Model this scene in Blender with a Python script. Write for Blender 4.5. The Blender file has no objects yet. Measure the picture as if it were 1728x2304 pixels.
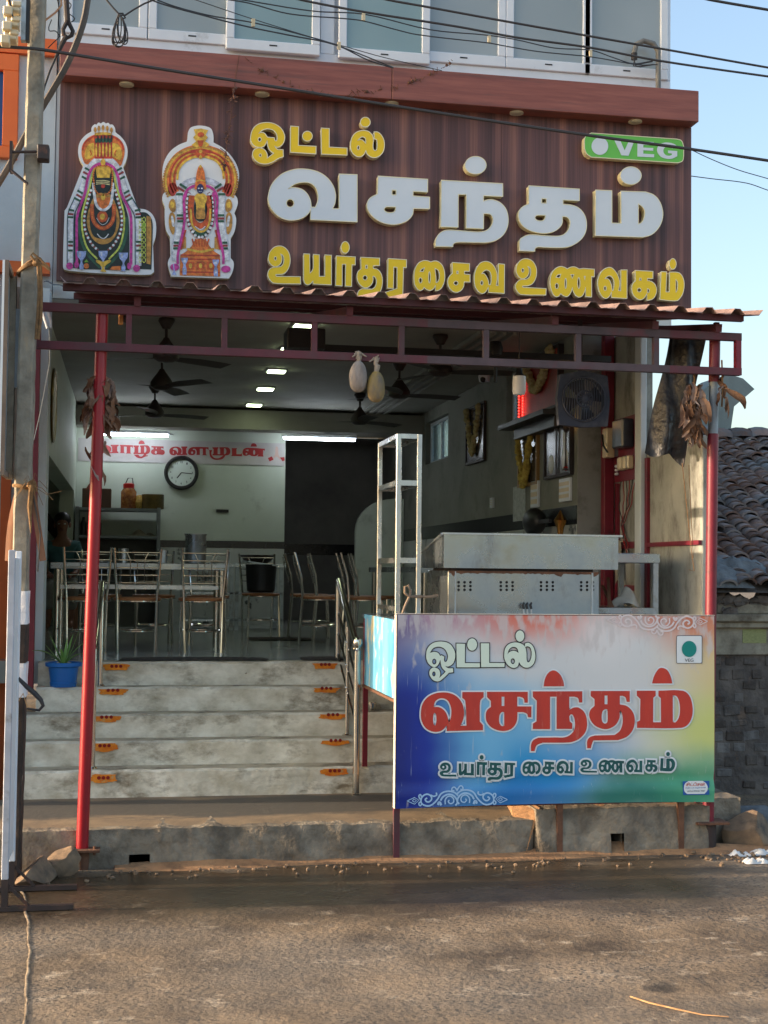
import bpy, math, random
import mathutils
from mathutils import Vector as V
R = math.radians
rnd = random.Random(7)
sc = bpy.context.scene
col = sc.collection
PI = math.pi

# ---------------------------------------------------------------- camera
F = 3100.0; CX, CY = 864.0, 1152.0           # focal length in photo pixels (1728 x 2304)
CAM = V((0, -10.5, 1.72))
_y, _p, _r = R(10.45), R(2.5), R(0.6)
FW = V((math.sin(_y)*math.cos(_p), math.cos(_y)*math.cos(_p), math.sin(_p)))
_r0 = V((math.cos(_y), -math.sin(_y), 0)); _u0 = _r0.cross(FW)
RT = _r0*math.cos(_r) + _u0*math.sin(_r); UP = _u0*math.cos(_r) - _r0*math.sin(_r)
cd = bpy.data.cameras.new('camera'); co = bpy.data.objects.new('camera', cd); col.objects.link(co)
cd.sensor_fit = 'HORIZONTAL'; cd.sensor_width = 36; cd.lens = 36*F/1728
cd.clip_start = 0.1; cd.clip_end = 2000
m4 = mathutils.Matrix.Identity(4)
for i in range(3):
    m4[i][0] = RT[i]; m4[i][1] = UP[i]; m4[i][2] = -FW[i]; m4[i][3] = CAM[i]
co.matrix_world = m4
sc.camera = co

# ---------------------------------------------------------------- sky, sun, exposure
SUN_EL, SUN_AZ = 13.0, 3.0                    # low morning sun from the left, a touch behind the front
wd = bpy.data.worlds.new('World'); sc.world = wd; wd.use_nodes = True
bg = wd.node_tree.nodes['Background']
sky = wd.node_tree.nodes.new('ShaderNodeTexSky'); sky.sky_type = 'NISHITA'; sky.sun_disc = False
sky.sun_elevation = R(SUN_EL); sky.air_density = 1.0; sky.dust_density = 3.2; sky.ozone_density = 1.0
tosun = V((-math.cos(R(SUN_EL))*math.cos(R(SUN_AZ)), math.cos(R(SUN_EL))*math.sin(R(SUN_AZ)), math.sin(R(SUN_EL))))
sky.sun_rotation = math.atan2(tosun.x, tosun.y)
wd.node_tree.links.new(sky.outputs[0], bg.inputs[0]); bg.inputs[1].default_value = 0.15
sd = bpy.data.lights.new('sun', 'SUN'); so = bpy.data.objects.new('sun', sd); col.objects.link(so)
sd.energy = 2.4; sd.angle = R(0.55); sd.color = (1.0, 0.79, 0.57)
so.rotation_euler = tosun.to_track_quat('Z', 'Y').to_euler(); so.location = tosun*40
sc.view_settings.view_transform = 'Standard'; sc.view_settings.look = 'None'
sc.view_settings.exposure = 1.5; sc.view_settings.gamma = 1.0

# ---------------------------------------------------------------- pixel -> point on a real plane
def ray(px, py): return FW + RT*((px-CX)/F) + UP*((CY-py)/F)
def at(px, py, Y):
    d = ray(px, py); return CAM + d*((Y-CAM.y)/d.y)
def atz(px, py, z):
    d = ray(px, py); return CAM + d*((z-CAM.z)/d.z)
def atx(px, py, x):
    d = ray(px, py); return CAM + d*((x-CAM.x)/d.x)

# ---------------------------------------------------------------- materials
def S(r, g, b):
    f = lambda c: (c/255/12.92) if c/255 <= 0.04045 else ((c/255+0.055)/1.055)**2.4
    return (f(r), f(g), f(b), 1)
def pm(name, c1, c2=None, scale=6, rough=0.6, metal=0.0, bump=0.0, bscale=None, stretch=(1, 1, 1), dirt=None, dscale=2.0, dlo=0.5, dhi=0.68, dstretch=(1, 1, 1), detail=6, spec=0.5, rvar=0.0, coord='Object', bdist=0.01):
    m = bpy.data.materials.new(name); m.use_nodes = True
    nt = m.node_tree; N = nt.nodes; L = nt.links; b = N['Principled BSDF']
    b.inputs['Roughness'].default_value = rough; b.inputs['Metallic'].default_value = metal
    b.inputs['Specular IOR Level'].default_value = spec
    b.inputs['Base Color'].default_value = c1
    if not (c2 or bump or dirt or rvar): return m
    tc = N.new('ShaderNodeTexCoord')
    def mp(st):
        n = N.new('ShaderNodeMapping'); n.inputs['Scale'].default_value = st; L.new(tc.outputs[coord], n.inputs[0]); return n
    mm = mp(stretch)
    nz = N.new('ShaderNodeTexNoise'); nz.inputs['Scale'].default_value = scale; nz.inputs['Detail'].default_value = detail; nz.inputs['Roughness'].default_value = 0.62
    L.new(mm.outputs[0], nz.inputs['Vector'])
    out = None
    if c2:
        cr = N.new('ShaderNodeValToRGB'); cr.color_ramp.elements[0].position = 0.33; cr.color_ramp.elements[1].position = 0.67
        cr.color_ramp.elements[0].color = c1; cr.color_ramp.elements[1].color = c2
        L.new(nz.outputs[0], cr.inputs[0]); out = cr.outputs[0]
    if dirt:
        dm = mp(dstretch); dn = N.new('ShaderNodeTexNoise'); dn.inputs['Scale'].default_value = dscale; dn.inputs['Detail'].default_value = 8; dn.inputs['Roughness'].default_value = 0.7
        L.new(dm.outputs[0], dn.inputs['Vector'])
        mr = N.new('ShaderNodeMapRange'); mr.inputs['From Min'].default_value = dlo; mr.inputs['From Max'].default_value = dhi; L.new(dn.outputs[0], mr.inputs[0])
        mx = N.new('ShaderNodeMix'); mx.data_type = 'RGBA'; L.new(mr.outputs[0], mx.inputs[0])
        if out: L.new(out, mx.inputs[6])
        else: mx.inputs[6].default_value = c1
        mx.inputs[7].default_value = dirt; out = mx.outputs[2]
    if out: L.new(out, b.inputs['Base Color'])
    if rvar:
        r2 = N.new('ShaderNodeMapRange'); r2.inputs['To Min'].default_value = max(0.02, rough-rvar); r2.inputs['To Max'].default_value = min(1, rough+rvar)
        r2.inputs['From Min'].default_value = 0.35; r2.inputs['From Max'].default_value = 0.65
        L.new(nz.outputs[0], r2.inputs[0]); L.new(r2.outputs[0], b.inputs['Roughness'])
    if bump:
        bn = N.new('ShaderNodeTexNoise'); bn.inputs['Scale'].default_value = bscale or scale*6; bn.inputs['Detail'].default_value = 6
        L.new(mm.outputs[0], bn.inputs['Vector'])
        bp = N.new('ShaderNodeBump'); bp.inputs['Strength'].default_value = bump; bp.inputs['Distance'].default_value = bdist
        L.new(bn.outputs[0], bp.inputs['Height']); L.new(bp.outputs[0], b.inputs['Normal'])
    return m
def emis(name, c, s):
    m = bpy.data.materials.new(name); m.use_nodes = True; b = m.node_tree.nodes['Principled BSDF']
    b.inputs['Base Color'].default_value = c; b.inputs['Emission Color'].default_value = c; b.inputs['Emission Strength'].default_value = s
    return m
def flat(name, r, g, b, rough=0.5, k=1.0):
    c = S(r, g, b); return pm(name, (c[0]*k, c[1]*k, c[2]*k, 1), rough=rough)

# ---------------------------------------------------------------- mesh helpers
class MB:
    def __init__(s): s.v = []; s.f = []
    def add(s, vs, fs):
        o = len(s.v); s.v += [V(p) for p in vs]; s.f += [tuple(i+o for i in f) for f in fs]; return s
    def box(s, a, b):
        x0, y0, z0 = a; x1, y1, z1 = b
        return s.add([(x0,y0,z0),(x1,y0,z0),(x1,y1,z0),(x0,y1,z0),(x0,y0,z1),(x1,y0,z1),(x1,y1,z1),(x0,y1,z1)],
                     [(0,3,2,1),(4,5,6,7),(0,1,5,4),(1,2,6,5),(2,3,7,6),(3,0,4,7)])
    def cbox(s, c, sz, rot=None):
        hx, hy, hz = sz[0]/2, sz[1]/2, sz[2]/2
        vs = [V((a*hx, b*hy, c_*hz)) for c_ in (-1, 1) for a, b in ((-1,-1),(1,-1),(1,1),(-1,1))]
        if rot is not None: vs = [rot @ v for v in vs]
        return s.add([v+V(c) for v in vs], [(0,3,2,1),(4,5,6,7),(0,1,5,4),(1,2,6,5),(2,3,7,6),(3,0,4,7)])
    def bar(s, p, q, w, h=None, up=V((0, 0, 1))):
        p = V(p); q = V(q); d = (q-p).normalized(); h = h or w
        if abs(d.dot(up)) > 0.95: up = V((0, 1, 0))
        x = d.cross(up).normalized()*w/2; y = x.cross(d).normalized()*h/2
        vs = [p-x-y, p+x-y, p+x+y, p-x+y, q-x-y, q+x-y, q+x+y, q-x+y]
        return s.add(vs, [(0,3,2,1),(4,5,6,7),(0,1,5,4),(1,2,6,5),(2,3,7,6),(3,0,4,7)])
    def tube(s, pts, r, n=10, cap=True):
        pts = [V(p) for p in pts]; rs = r if isinstance(r, (list, tuple)) else [r]*len(pts)
        rings = []; prev = None
        for i, p in enumerate(pts):
            d = (pts[min(i+1, len(pts)-1)] - pts[max(i-1, 0)])
            d = d.normalized() if d.length > 1e-9 else V((0, 0, 1))
            if prev is None:
                u = V((0, 0, 1)) if abs(d.z) < 0.9 else V((1, 0, 0))
            else: u = prev
            x = (u - d*u.dot(d)); x = x.normalized() if x.length > 1e-6 else d.orthogonal().normalized(); prev = x
            y = d.cross(x)
            rings.append([p + (x*math.cos(2*PI*k/n) + y*math.sin(2*PI*k/n))*rs[i] for k in range(n)])
        vs = [v for rg in rings for v in rg]; fs = []
        for i in range(len(pts)-1):
            for k in range(n):
                a = i*n+k; b = i*n+(k+1) % n; fs.append((a, b, b+n, a+n))
        if cap: fs.append(tuple(range(n-1, -1, -1))); fs.append(tuple((len(pts)-1)*n+k for k in range(n)))
        return s.add(vs, fs)
    def lathe(s, c, prof, n=20, axis='z', cap=True):
        c = V(c); vs = []; fs = []
        for (r, h) in prof:
            for k in range(n):
                a = 2*PI*k/n; u, w = r*math.cos(a), r*math.sin(a)
                vs.append(c + (V((u, w, h)) if axis == 'z' else V((u, -h, w)) if axis == 'y' else V((h, u, w))))
        for i in range(len(prof)-1):
            for k in range(n):
                a = i*n+k; b = i*n+(k+1) % n; fs.append((a, b, b+n, a+n))
        if cap: fs.append(tuple(range(n-1, -1, -1))); fs.append(tuple((len(prof)-1)*n+k for k in range(n)))
        return s.add(vs, fs)
    def prism(s, poly, y0, y1):           # polygon in XZ extruded along Y
        n = len(poly); vs = [(x, y0, z) for x, z in poly] + [(x, y1, z) for x, z in poly]
        fs = [tuple(range(n)), tuple(range(2*n-1, n-1, -1))] + [(i, i+n, (i+1) % n + n, (i+1) % n) for i in range(n)]
        return s.add(vs, fs)
    def prismx(s, poly, x0, x1):          # polygon in YZ extruded along X
        n = len(poly); vs = [(x0, y, z) for y, z in poly] + [(x1, y, z) for y, z in poly]
        fs = [tuple(range(n)), tuple(range(2*n-1, n-1, -1))] + [(i, i+n, (i+1) % n + n, (i+1) % n) for i in range(n)]
        return s.add(vs, fs)
    def grid(s, fn, nu, nv):
        vs = [fn(i/nu, j/nv) for j in range(nv+1) for i in range(nu+1)]
        fs = [(j*(nu+1)+i, j*(nu+1)+i+1, (j+1)*(nu+1)+i+1, (j+1)*(nu+1)+i) for j in range(nv) for i in range(nu)]
        return s.add(vs, fs)
    def ball(s, c, rx, ry=None, rz=None, nu=16, nv=10, jit=0.0):
        ry = ry or rx; rz = rz or rx; c = V(c); vs = []; fs = []
        for j in range(nv+1):
            t = PI*j/nv
            for i in range(nu):
                a = 2*PI*i/nu; k = 1 + (rnd.random()-.5)*jit
                vs.append(c + V((rx*math.sin(t)*math.cos(a)*k, ry*math.sin(t)*math.sin(a)*k, -rz*math.cos(t)*k)))
        for j in range(nv):
            for i in range(nu):
                a = j*nu+i; b = j*nu+(i+1) % nu; fs.append((a, b, b+nu, a+nu))
        return s.add(vs, fs)
    def build(s, name, mat, parent=None, smooth=False, bevel=0.0, angle=40):
        me = bpy.data.meshes.new(name); off = V((0, 0, 0)); p = parent
        while p is not None: off += p.location; p = p.parent
        me.from_pydata([tuple(v-off) for v in s.v], [], s.f)
        import bmesh
        bm = bmesh.new(); bm.from_mesh(me); bmesh.ops.recalc_face_normals(bm, faces=bm.faces)
        if bevel:
            es = [e for e in bm.edges if len(e.link_faces) == 2 and e.calc_face_angle(0) > R(35)]
            bmesh.ops.bevel(bm, geom=es, offset=bevel, segments=1, affect='EDGES', profile=0.5)
        bm.to_mesh(me); bm.free()
        if smooth:
            me.polygons.foreach_set('use_smooth', [True]*len(me.polygons))
            try: me.set_sharp_from_angle(angle=R(angle))
            except Exception: pass
        o = bpy.data.objects.new(name, me); col.objects.link(o)
        for m in (mat if isinstance(mat, (list, tuple)) else [mat]): me.materials.append(m)
        if parent is not None: o.parent = parent
        return o
def thing(name, label, cat, loc=(0, 0, 0), group=None):
    o = bpy.data.objects.new(name, None); col.objects.link(o); o.location = loc; o.empty_display_size = 0.1
    o['label'] = label; o['category'] = cat
    if group: o['group'] = group
    return o
def tag(o, label, cat, group=None):
    o['label'] = label; o['category'] = cat
    if group: o['group'] = group
    return o
def struct(o): o['kind'] = 'structure'; return o
def lab(o, l): o['label'] = l; return o
def copy_tree(o, parent=None):
    c = o.copy(); col.objects.link(c); c.parent = parent
    for ch in [x for x in bpy.data.objects if x.parent == o]: copy_tree(ch, c)
    return c

# ---------------------------------------------------------------- outlines: "x,y" smooth, "x,yc" corner, "O cx,cy,rx,ry"
def parse(txt, ox=0, oy=0, k=1.0):
    out = []
    for part in txt.split('|'):
        part = part.strip()
        if part.startswith('O'):
            cx, cy, rx, ry = [float(t) for t in part[1:].split(',')]
            pts = [(ox+(cx+rx*math.cos(2*PI*i/28))/k, oy+(cy+ry*math.sin(2*PI*i/28))/k) for i in range(28)]
            out.append(pts); continue
        P = []; C = []
        for t in part.split():
            c = t.endswith('c'); x, y = t.rstrip('c').split(','); P.append((ox+float(x)/k, oy+float(y)/k)); C.append(c)
        out.append(smooth_loop(P, C))
    return out
from mathutils import noise as MN
def nz(x, y, z, s): return MN.noise(V((x*s, y*s, z*s)))+0.5*MN.noise(V((x*s*2.3+7, y*s*2.3, z*s*2.3)))+0.25*MN.noise(V((x*s*5.1+3, y*s*5.1, z*s*5.1)))
def smooth_loop(P, C, closed=True, seg=6):
    n = len(P); out = []
    def tan(i, ch, other):
        if C[i] or (not closed and i in (0, n-1)): return ch
        a = V(P[(i+1) % n]) - V(P[(i-1) % n]); L = V(ch).length
        return a.normalized()*L if a.length > 1e-9 else V(ch)
    for i in range(n if closed else n-1):
        j = (i+1) % n; p = V(P[i]); q = V(P[j]); ch = q-p
        if ch.length < 1e-9: continue
        if C[i] and C[j]: out.append(tuple(p)); continue
        t0 = tan(i, ch, j); t1 = tan(j, ch, i)
        for s in range(seg):
            u = s/seg
            h = p*(2*u**3-3*u**2+1) + t0*(u**3-2*u**2+u) + q*(-2*u**3+3*u**2) + t1*(u**3-u**2)
            out.append(tuple(h))
    if not closed: out.append(tuple(P[-1]))
    return out
def bbox(cs):
    xs = [p[0] for c in cs for p in c]; ys = [p[1] for c in cs for p in c]; return min(xs), min(ys), max(xs), max(ys)
def fit(cs, box):
    a = bbox(cs); sx = (box[2]-box[0])/(a[2]-a[0]); sy = (box[3]-box[1])/(a[3]-a[1])
    return [[(box[0]+(x-a[0])*sx, box[1]+(y-a[1])*sy) for x, y in c] for c in cs]
def poly_mesh(cs, Yf, depth=0.0, offset=0.0):
    """contours in world XZ -> MB filled (even-odd) with its front at Yf, going back by depth"""
    cu = bpy.data.curves.new('tmp', 'CURVE'); cu.dimensions = '2D'; cu.fill_mode = 'BOTH'
    cu.extrude = depth/2; cu.offset = offset
    for c in cs:
        sp = cu.splines.new('POLY'); sp.points.add(len(c)-1); sp.use_cyclic_u = True
        for i, (x, z) in enumerate(c): sp.points[i].co = (x, z, 0, 1)
    ob = bpy.data.objects.new('tmp', cu); col.objects.link(ob)
    dg = bpy.context.evaluated_depsgraph_get(); me = bpy.data.meshes.new_from_object(ob.evaluated_get(dg))
    mb = MB(); mb.add([(v.co.x, Yf + depth/2 - v.co.z, v.co.y) for v in me.vertices], [tuple(p.vertices) for p in me.polygons])
    bpy.data.objects.remove(ob); bpy.data.curves.remove(cu); bpy.data.meshes.remove(me)
    return mb
def edge_strip(mb, cs, Y, w):
    """flat band of width w following each closed outline (world XZ)"""
    for c in cs:
        n = len(c); o = len(mb.v)
        for i in range(n):
            a = V(c[i-1]); b = V(c[i]); d = V(c[(i+1) % n]); e1 = (b-a); e2 = (d-b)
            e1 = e1.normalized() if e1.length > 1e-9 else V((1, 0)); e2 = e2.normalized() if e2.length > 1e-9 else e1
            n1 = V((-e1.y, e1.x)); n2 = V((-e2.y, e2.x)); m = n1+n2
            m = m.normalized() if m.length > 0.2 else n1
            k = w/2/max(0.55, m.dot(n1)); p = b+m*k; q = b-m*k
            mb.v += [V((p.x, Y, p.y)), V((q.x, Y, q.y))]
        for i in range(n):
            j = (i+1) % n; mb.f.append((o+2*i, o+2*i+1, o+2*j+1, o+2*j))
    return mb
def px2w(cs, Y): return [[(lambda w: (w.x, w.z))(at(x, y, Y)) for x, y in c] for c in cs]
def ribbon(pts, w, closed=False, sm=True):
    if sm: pts = smooth_loop(pts, [False]*len(pts), closed)
    n = len(pts); L = []; Rr = []
    for i in range(n):
        a = V(pts[max(i-1, 0)]); b = V(pts[min(i+1, n-1)]); d = b-a
        d = d.normalized() if d.length > 1e-9 else V((1, 0)); nrm = V((-d.y, d.x)); wi = w*0.5
        L.append(tuple(V(pts[i])+nrm*wi)); Rr.append(tuple(V(pts[i])-nrm*wi))
    return L + Rr[::-1]
def bfont(txt, height, x0, zb, Y, mat, name, parent, bold=0.0, width=None):
    cu = bpy.data.curves.new('tmp', 'FONT'); cu.body = txt; cu.size = 1.0; cu.offset = bold
    ob = bpy.data.objects.new('tmp', cu); col.objects.link(ob)
    dg = bpy.context.evaluated_depsgraph_get(); me = bpy.data.meshes.new_from_object(ob.evaluated_get(dg))
    xs = [v.co.x for v in me.vertices]; ys = [v.co.y for v in me.vertices]
    s = height/(max(ys)-min(ys)); sx = (width/(max(xs)-min(xs))) if width else s
    mb = MB(); mb.add([(x0+(v.co.x-min(xs))*sx, Y, zb+(v.co.y-min(ys))*s) for v in me.vertices], [tuple(p.vertices) for p in me.polygons])
    bpy.data.objects.remove(ob); bpy.data.curves.remove(cu); bpy.data.meshes.remove(me)
    return mb.build(name, mat, parent)
# ================================================================ materials
M = {}
M['white_frame'] = pm('white_upvc', S(226,230,236), S(214,219,226), scale=3, rough=0.35, dirt=S(150,150,145), dscale=3, dlo=0.62, dhi=0.8)
M['pane'] = pm('frosted_pane', S(160,170,174), S(140,153,158), scale=0.8, rough=0.22, detail=2)
M['pane_teal'] = pm('teal_tinted_pane', S(146,170,174), S(128,154,160), scale=0.8, rough=0.2, detail=2)
M['fascia'] = pm('wood_laminate', S(156,92,78), S(128,70,60), scale=5, rough=0.45, stretch=(0.35,1,5), dirt=S(100,70,62), dscale=6, dlo=0.55, dhi=0.75, dstretch=(0.2,1,4))
def wood_panel():
    m = bpy.data.materials.new('brown_cladding'); m.use_nodes = True; nt = m.node_tree; N = nt.nodes; L = nt.links; b = N['Principled BSDF']
    tc = N.new('ShaderNodeTexCoord'); mp = N.new('ShaderNodeMapping'); mp.inputs['Scale'].default_value = (1,1,0.012); L.new(tc.outputs['Object'], mp.inputs[0])
    a = N.new('ShaderNodeTexNoise'); a.inputs['Scale'].default_value = 13; a.inputs['Detail'].default_value = 5; L.new(mp.outputs[0], a.inputs['Vector'])
    c = N.new('ShaderNodeValToRGB'); e = c.color_ramp.elements; e[0].position = 0.32; e[0].color = S(76,50,50); e[1].position = 0.68; e[1].color = S(142,96,84)
    e2 = e.new(0.5); e2.color = S(105,70,68)
    L.new(a.outputs[0], c.inputs[0])
    d = N.new('ShaderNodeTexNoise'); d.inputs['Scale'].default_value = 95; L.new(mp.outputs[0], d.inputs['Vector'])
    mx = N.new('ShaderNodeMix'); mx.data_type = 'RGBA'; mx.blend_type = 'OVERLAY'; mx.inputs[0].default_value = 0.6; L.new(c.outputs[0], mx.inputs[6]); L.new(d.outputs[0], mx.inputs[7])
    L.new(mx.outputs[2], b.inputs['Base Color']); b.inputs['Roughness'].default_value = 0.5
    return m
M['panel'] = wood_panel()
M['cream_edge'] = pm('acrylic_edge', S(240,228,186), S(226,210,160), scale=8, rough=0.45)
M['acr_white'] = pm('white_acrylic', S(222,229,235), S(212,220,228), scale=2, rough=0.35)
M['acr_yellow'] = pm('yellow_acrylic', S(252,212,12), S(242,202,10), scale=2, rough=0.35)
M['acr_green'] = flat('green_acrylic', 108,196,76, 0.35)
M['wall'] = pm('plaster_white', S(214,220,222), S(198,204,205), scale=2.2, rough=0.8, bump=0.25, bscale=14, dirt=S(150,150,142), dscale=1.6, dlo=0.58, dhi=0.85, dstretch=(2,2,0.5))
M['darkwall2'] = pm('shaded_hall_wall', S(138,138,128), S(120,121,112), scale=1.6, rough=0.8, dirt=S(92,92,84), dscale=2.4, dlo=0.52, dhi=0.75)  # right hall wall: its weak light is put into a darker paint
M['pillar'] = pm('grey_pillar', S(150,150,146), S(134,134,130), scale=3, rough=0.85, bump=0.3, dirt=S(104,102,96), dscale=3, dlo=0.52, dhi=0.7)
M['inwall'] = pm('interior_wall', S(196,204,190), S(184,193,178), scale=1.4, rough=0.7, dirt=S(120,122,108), dscale=2.2, dlo=0.58, dhi=0.85)
M['tile_wall'] = pm('marble_tile', S(198,200,196), S(176,180,176), scale=2, rough=0.3, dirt=S(70,74,74), dscale=2.6, dlo=0.6, dhi=0.64)
M['ceil'] = pm('ceiling_paint', S(150,148,140), S(136,134,126), scale=2, rough=0.8)
M['dark_band'] = pm('black_granite', S(36,36,40), S(26,26,30), scale=8, rough=0.25)
M['dark_wall'] = pm('sooty_wall', S(120,118,112), S(98,96,92), scale=2, rough=0.8)
M['floor'] = pm('vitrified_floor', S(168,172,168), S(150,155,152), scale=2, rough=0.18)
M['sidewall'] = pm('stained_plaster', S(180,180,170), S(154,154,146), scale=3, rough=0.85, bump=0.4, bscale=18, dirt=S(90,88,80), dscale=3.5, dlo=0.47, dhi=0.7, dstretch=(1,1.2,0.6))
M['conc'] = pm('cement_plaster', S(150,142,124), S(116,108,93), scale=4, rough=0.9, bump=0.7, bscale=22, dirt=S(80,70,58), dscale=3, dlo=0.5, dhi=0.72)
M['conc_dark'] = pm('damp_cement', S(164,150,130), S(108,98,86), scale=5, rough=0.9, bump=1.0, bscale=20, dirt=S(84,74,62), dscale=2.2, dlo=0.46, dhi=0.66, bdist=0.02)
def step_mat():
    m = pm('whitewashed_riser', S(178,168,146), S(238,232,216), scale=5, rough=0.9, bump=0.6, bscale=30, dirt=S(124,112,92), dscale=4.2, dlo=0.5, dhi=0.68, dstretch=(0.7,1,1.3), stretch=(0.8,1,1.2), detail=9)
    return m
M['riser'] = step_mat()
M['tread'] = pm('worn_tread', S(206,194,170), S(172,160,138), scale=6, rough=0.85, bump=0.3, dirt=S(96,86,72), dscale=4, dlo=0.5, dhi=0.7)
M['plat'] = pm('shaded_platform', S(150,128,102), S(126,108,88), scale=5, rough=0.75, bump=0.35, bscale=25)
def paint_shade(m):  # darkens the back of the platform: shade painted into the colour
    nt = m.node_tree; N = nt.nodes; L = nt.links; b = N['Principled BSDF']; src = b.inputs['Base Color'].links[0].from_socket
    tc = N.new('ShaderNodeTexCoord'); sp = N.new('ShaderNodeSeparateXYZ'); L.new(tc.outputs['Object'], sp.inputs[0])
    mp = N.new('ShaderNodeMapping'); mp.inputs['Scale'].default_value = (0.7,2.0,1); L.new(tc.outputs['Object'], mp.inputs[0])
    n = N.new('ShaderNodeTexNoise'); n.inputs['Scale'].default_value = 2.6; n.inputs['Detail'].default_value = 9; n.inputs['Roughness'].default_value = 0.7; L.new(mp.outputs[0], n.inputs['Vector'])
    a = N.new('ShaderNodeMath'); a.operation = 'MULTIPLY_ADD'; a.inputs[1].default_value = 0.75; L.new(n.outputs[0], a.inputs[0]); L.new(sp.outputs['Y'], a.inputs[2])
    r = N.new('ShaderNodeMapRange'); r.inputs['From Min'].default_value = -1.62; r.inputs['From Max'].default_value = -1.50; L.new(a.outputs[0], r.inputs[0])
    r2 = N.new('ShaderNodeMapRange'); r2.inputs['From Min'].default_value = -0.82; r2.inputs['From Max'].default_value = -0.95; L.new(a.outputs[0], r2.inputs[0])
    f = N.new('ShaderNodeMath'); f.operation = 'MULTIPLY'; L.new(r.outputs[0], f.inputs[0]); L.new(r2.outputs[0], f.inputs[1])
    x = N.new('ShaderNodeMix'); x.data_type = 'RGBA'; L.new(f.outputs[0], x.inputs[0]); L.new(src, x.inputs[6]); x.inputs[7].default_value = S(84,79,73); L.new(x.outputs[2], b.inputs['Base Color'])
paint_shade(M['plat'])
M['maroon'] = pm('maroon_paint', S(128,30,48), S(112,26,42), scale=6, rough=0.45, dirt=S(70,30,34), dscale=9, dlo=0.58, dhi=0.72)
M['maroon_dusty'] = pm('dusty_maroon', S(106,46,58), S(84,38,48), scale=5, rough=0.6, dirt=S(74,58,60), dscale=4, dlo=0.45, dhi=0.7)
M['red_pole'] = pm('red_gloss_paint', S(160,22,36), S(142,20,36), scale=5, rough=0.35, dirt=S(186,120,110), dscale=36, dlo=0.67, dhi=0.71, dstretch=(1,1,0.4))
M['rust'] = pm('rusty_iron', S(122,84,62), S(84,58,46), scale=10, rough=0.9, bump=0.4)
M['dark_iron'] = pm('dark_iron', S(60,46,44), S(40,34,34), scale=10, rough=0.6, dirt=S(110,70,50), dscale=8, dlo=0.58, dhi=0.7)
M['steel'] = pm('brushed_steel', S(206,208,208), S(186,188,188), scale=6, rough=0.3, metal=0.9, rvar=0.08, dirt=S(150,130,104), dscale=5, dlo=0.6, dhi=0.85)
M['chrome'] = pm('chrome_tube', S(214,212,206), rough=0.14, metal=1.0)
M['sheet'] = pm('stainless_sheet', S(184,190,194), S(154,161,166), scale=2.5, rough=0.28, metal=0.9, rvar=0.14, dirt=S(96,78,64), dscale=5, dlo=0.56, dhi=0.95, dstretch=(1,1,0.45))
M['alum'] = pm('dull_aluminium', S(190,196,198), S(164,170,172), scale=8, rough=0.45, metal=0.6, dirt=S(120,110,92), dscale=9, dlo=0.52, dhi=0.75)
M['black'] = pm('black_plastic', S(22,22,24), S(34,33,35), scale=8, rough=0.45)
M['wire'] = pm('cable_black', S(58,54,54), rough=0.55)
M['pole'] = pm('pole_concrete', S(166,158,142), S(124,117,104), scale=9, rough=0.95, bump=0.9, bscale=24, dirt=S(176,156,128), dscale=6, dlo=0.6, dhi=0.68, dstretch=(1,1,0.3))
M['paint_white'] = pm('pole_white_band', S(232,232,236), S(214,214,220), scale=8, rough=0.8, bump=0.6, bscale=24)
M['paint_black'] = pm('pole_black_band', S(44,36,32), S(70,56,48), scale=12, rough=0.8, bump=0.9, bscale=24)
M['orange'] = pm('orange_paint', S(232,112,46), S(222,102,42), scale=3, rough=0.55)
M['blue_pane'] = flat('blue_glass', 22,62,130, 0.2)
M['brick'] = pm('sooty_masonry', S(128,117,109), S(80,74,72), scale=5, rough=0.95, bump=1.0, bscale=12, bdist=0.03, dirt=S(134,112,96), dscale=5, dlo=0.6, dhi=0.72)
M['stone'] = pm('broken_stone', S(150,124,98), S(112,94,78), scale=8, rough=0.9, bump=0.7, bscale=16, dirt=S(84,74,64), dscale=5, dlo=0.5, dhi=0.65)
M['roof'] = pm('clay_tile', S(154,118,102), S(112,100,96), scale=9, rough=0.9, bump=0.5, bscale=30, dirt=S(122,124,126), dscale=2.4, dlo=0.48, dhi=0.64)
M['mortar'] = pm('grey_mortar', S(128,132,134), S(96,98,100), scale=7, rough=0.95, bump=0.9, bscale=14, bdist=0.03)
M['jute'] = pm('jute_rope', S(146,112,74), S(104,78,52), scale=40, rough=0.9)
M['card'] = pm('brown_board', S(150,104,76), S(120,82,60), scale=4, rough=0.8)
M['dry_leaf'] = pm('dry_leaf', S(166,130,106), S(108,78,62), scale=7, rough=0.8, dirt=S(98,62,46), dscale=7, dlo=0.5, dhi=0.65)
M['ceramic'] = pm('cream_ceramic', S(222,206,172), S(206,188,152), scale=5, rough=0.35)
def per_piece(m, lo=0.6, hi=1.3):
    nt = m.node_tree; N = nt.nodes; L = nt.links; b = N['Principled BSDF']; s = b.inputs['Base Color'].links[0].from_socket
    g = N.new('ShaderNodeNewGeometry'); r = N.new('ShaderNodeMapRange'); r.inputs['To Min'].default_value = lo; r.inputs['To Max'].default_value = hi; L.new(g.outputs['Random Per Island'], r.inputs[0])
    h = N.new('ShaderNodeHueSaturation'); L.new(s, h.inputs['Color']); L.new(r.outputs[0], h.inputs['Value']); r2 = N.new('ShaderNodeMapRange'); r2.inputs['To Min'].default_value = 1.25; r2.inputs['To Max'].default_value = 0.5; L.new(g.outputs['Random Per Island'], r2.inputs[0]); L.new(r2.outputs[0], h.inputs['Saturation']); L.new(h.outputs[0], b.inputs['Base Color'])
per_piece(M['roof'], 0.55, 1.35); per_piece(M['dry_leaf'], 0.55, 1.35)
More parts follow.
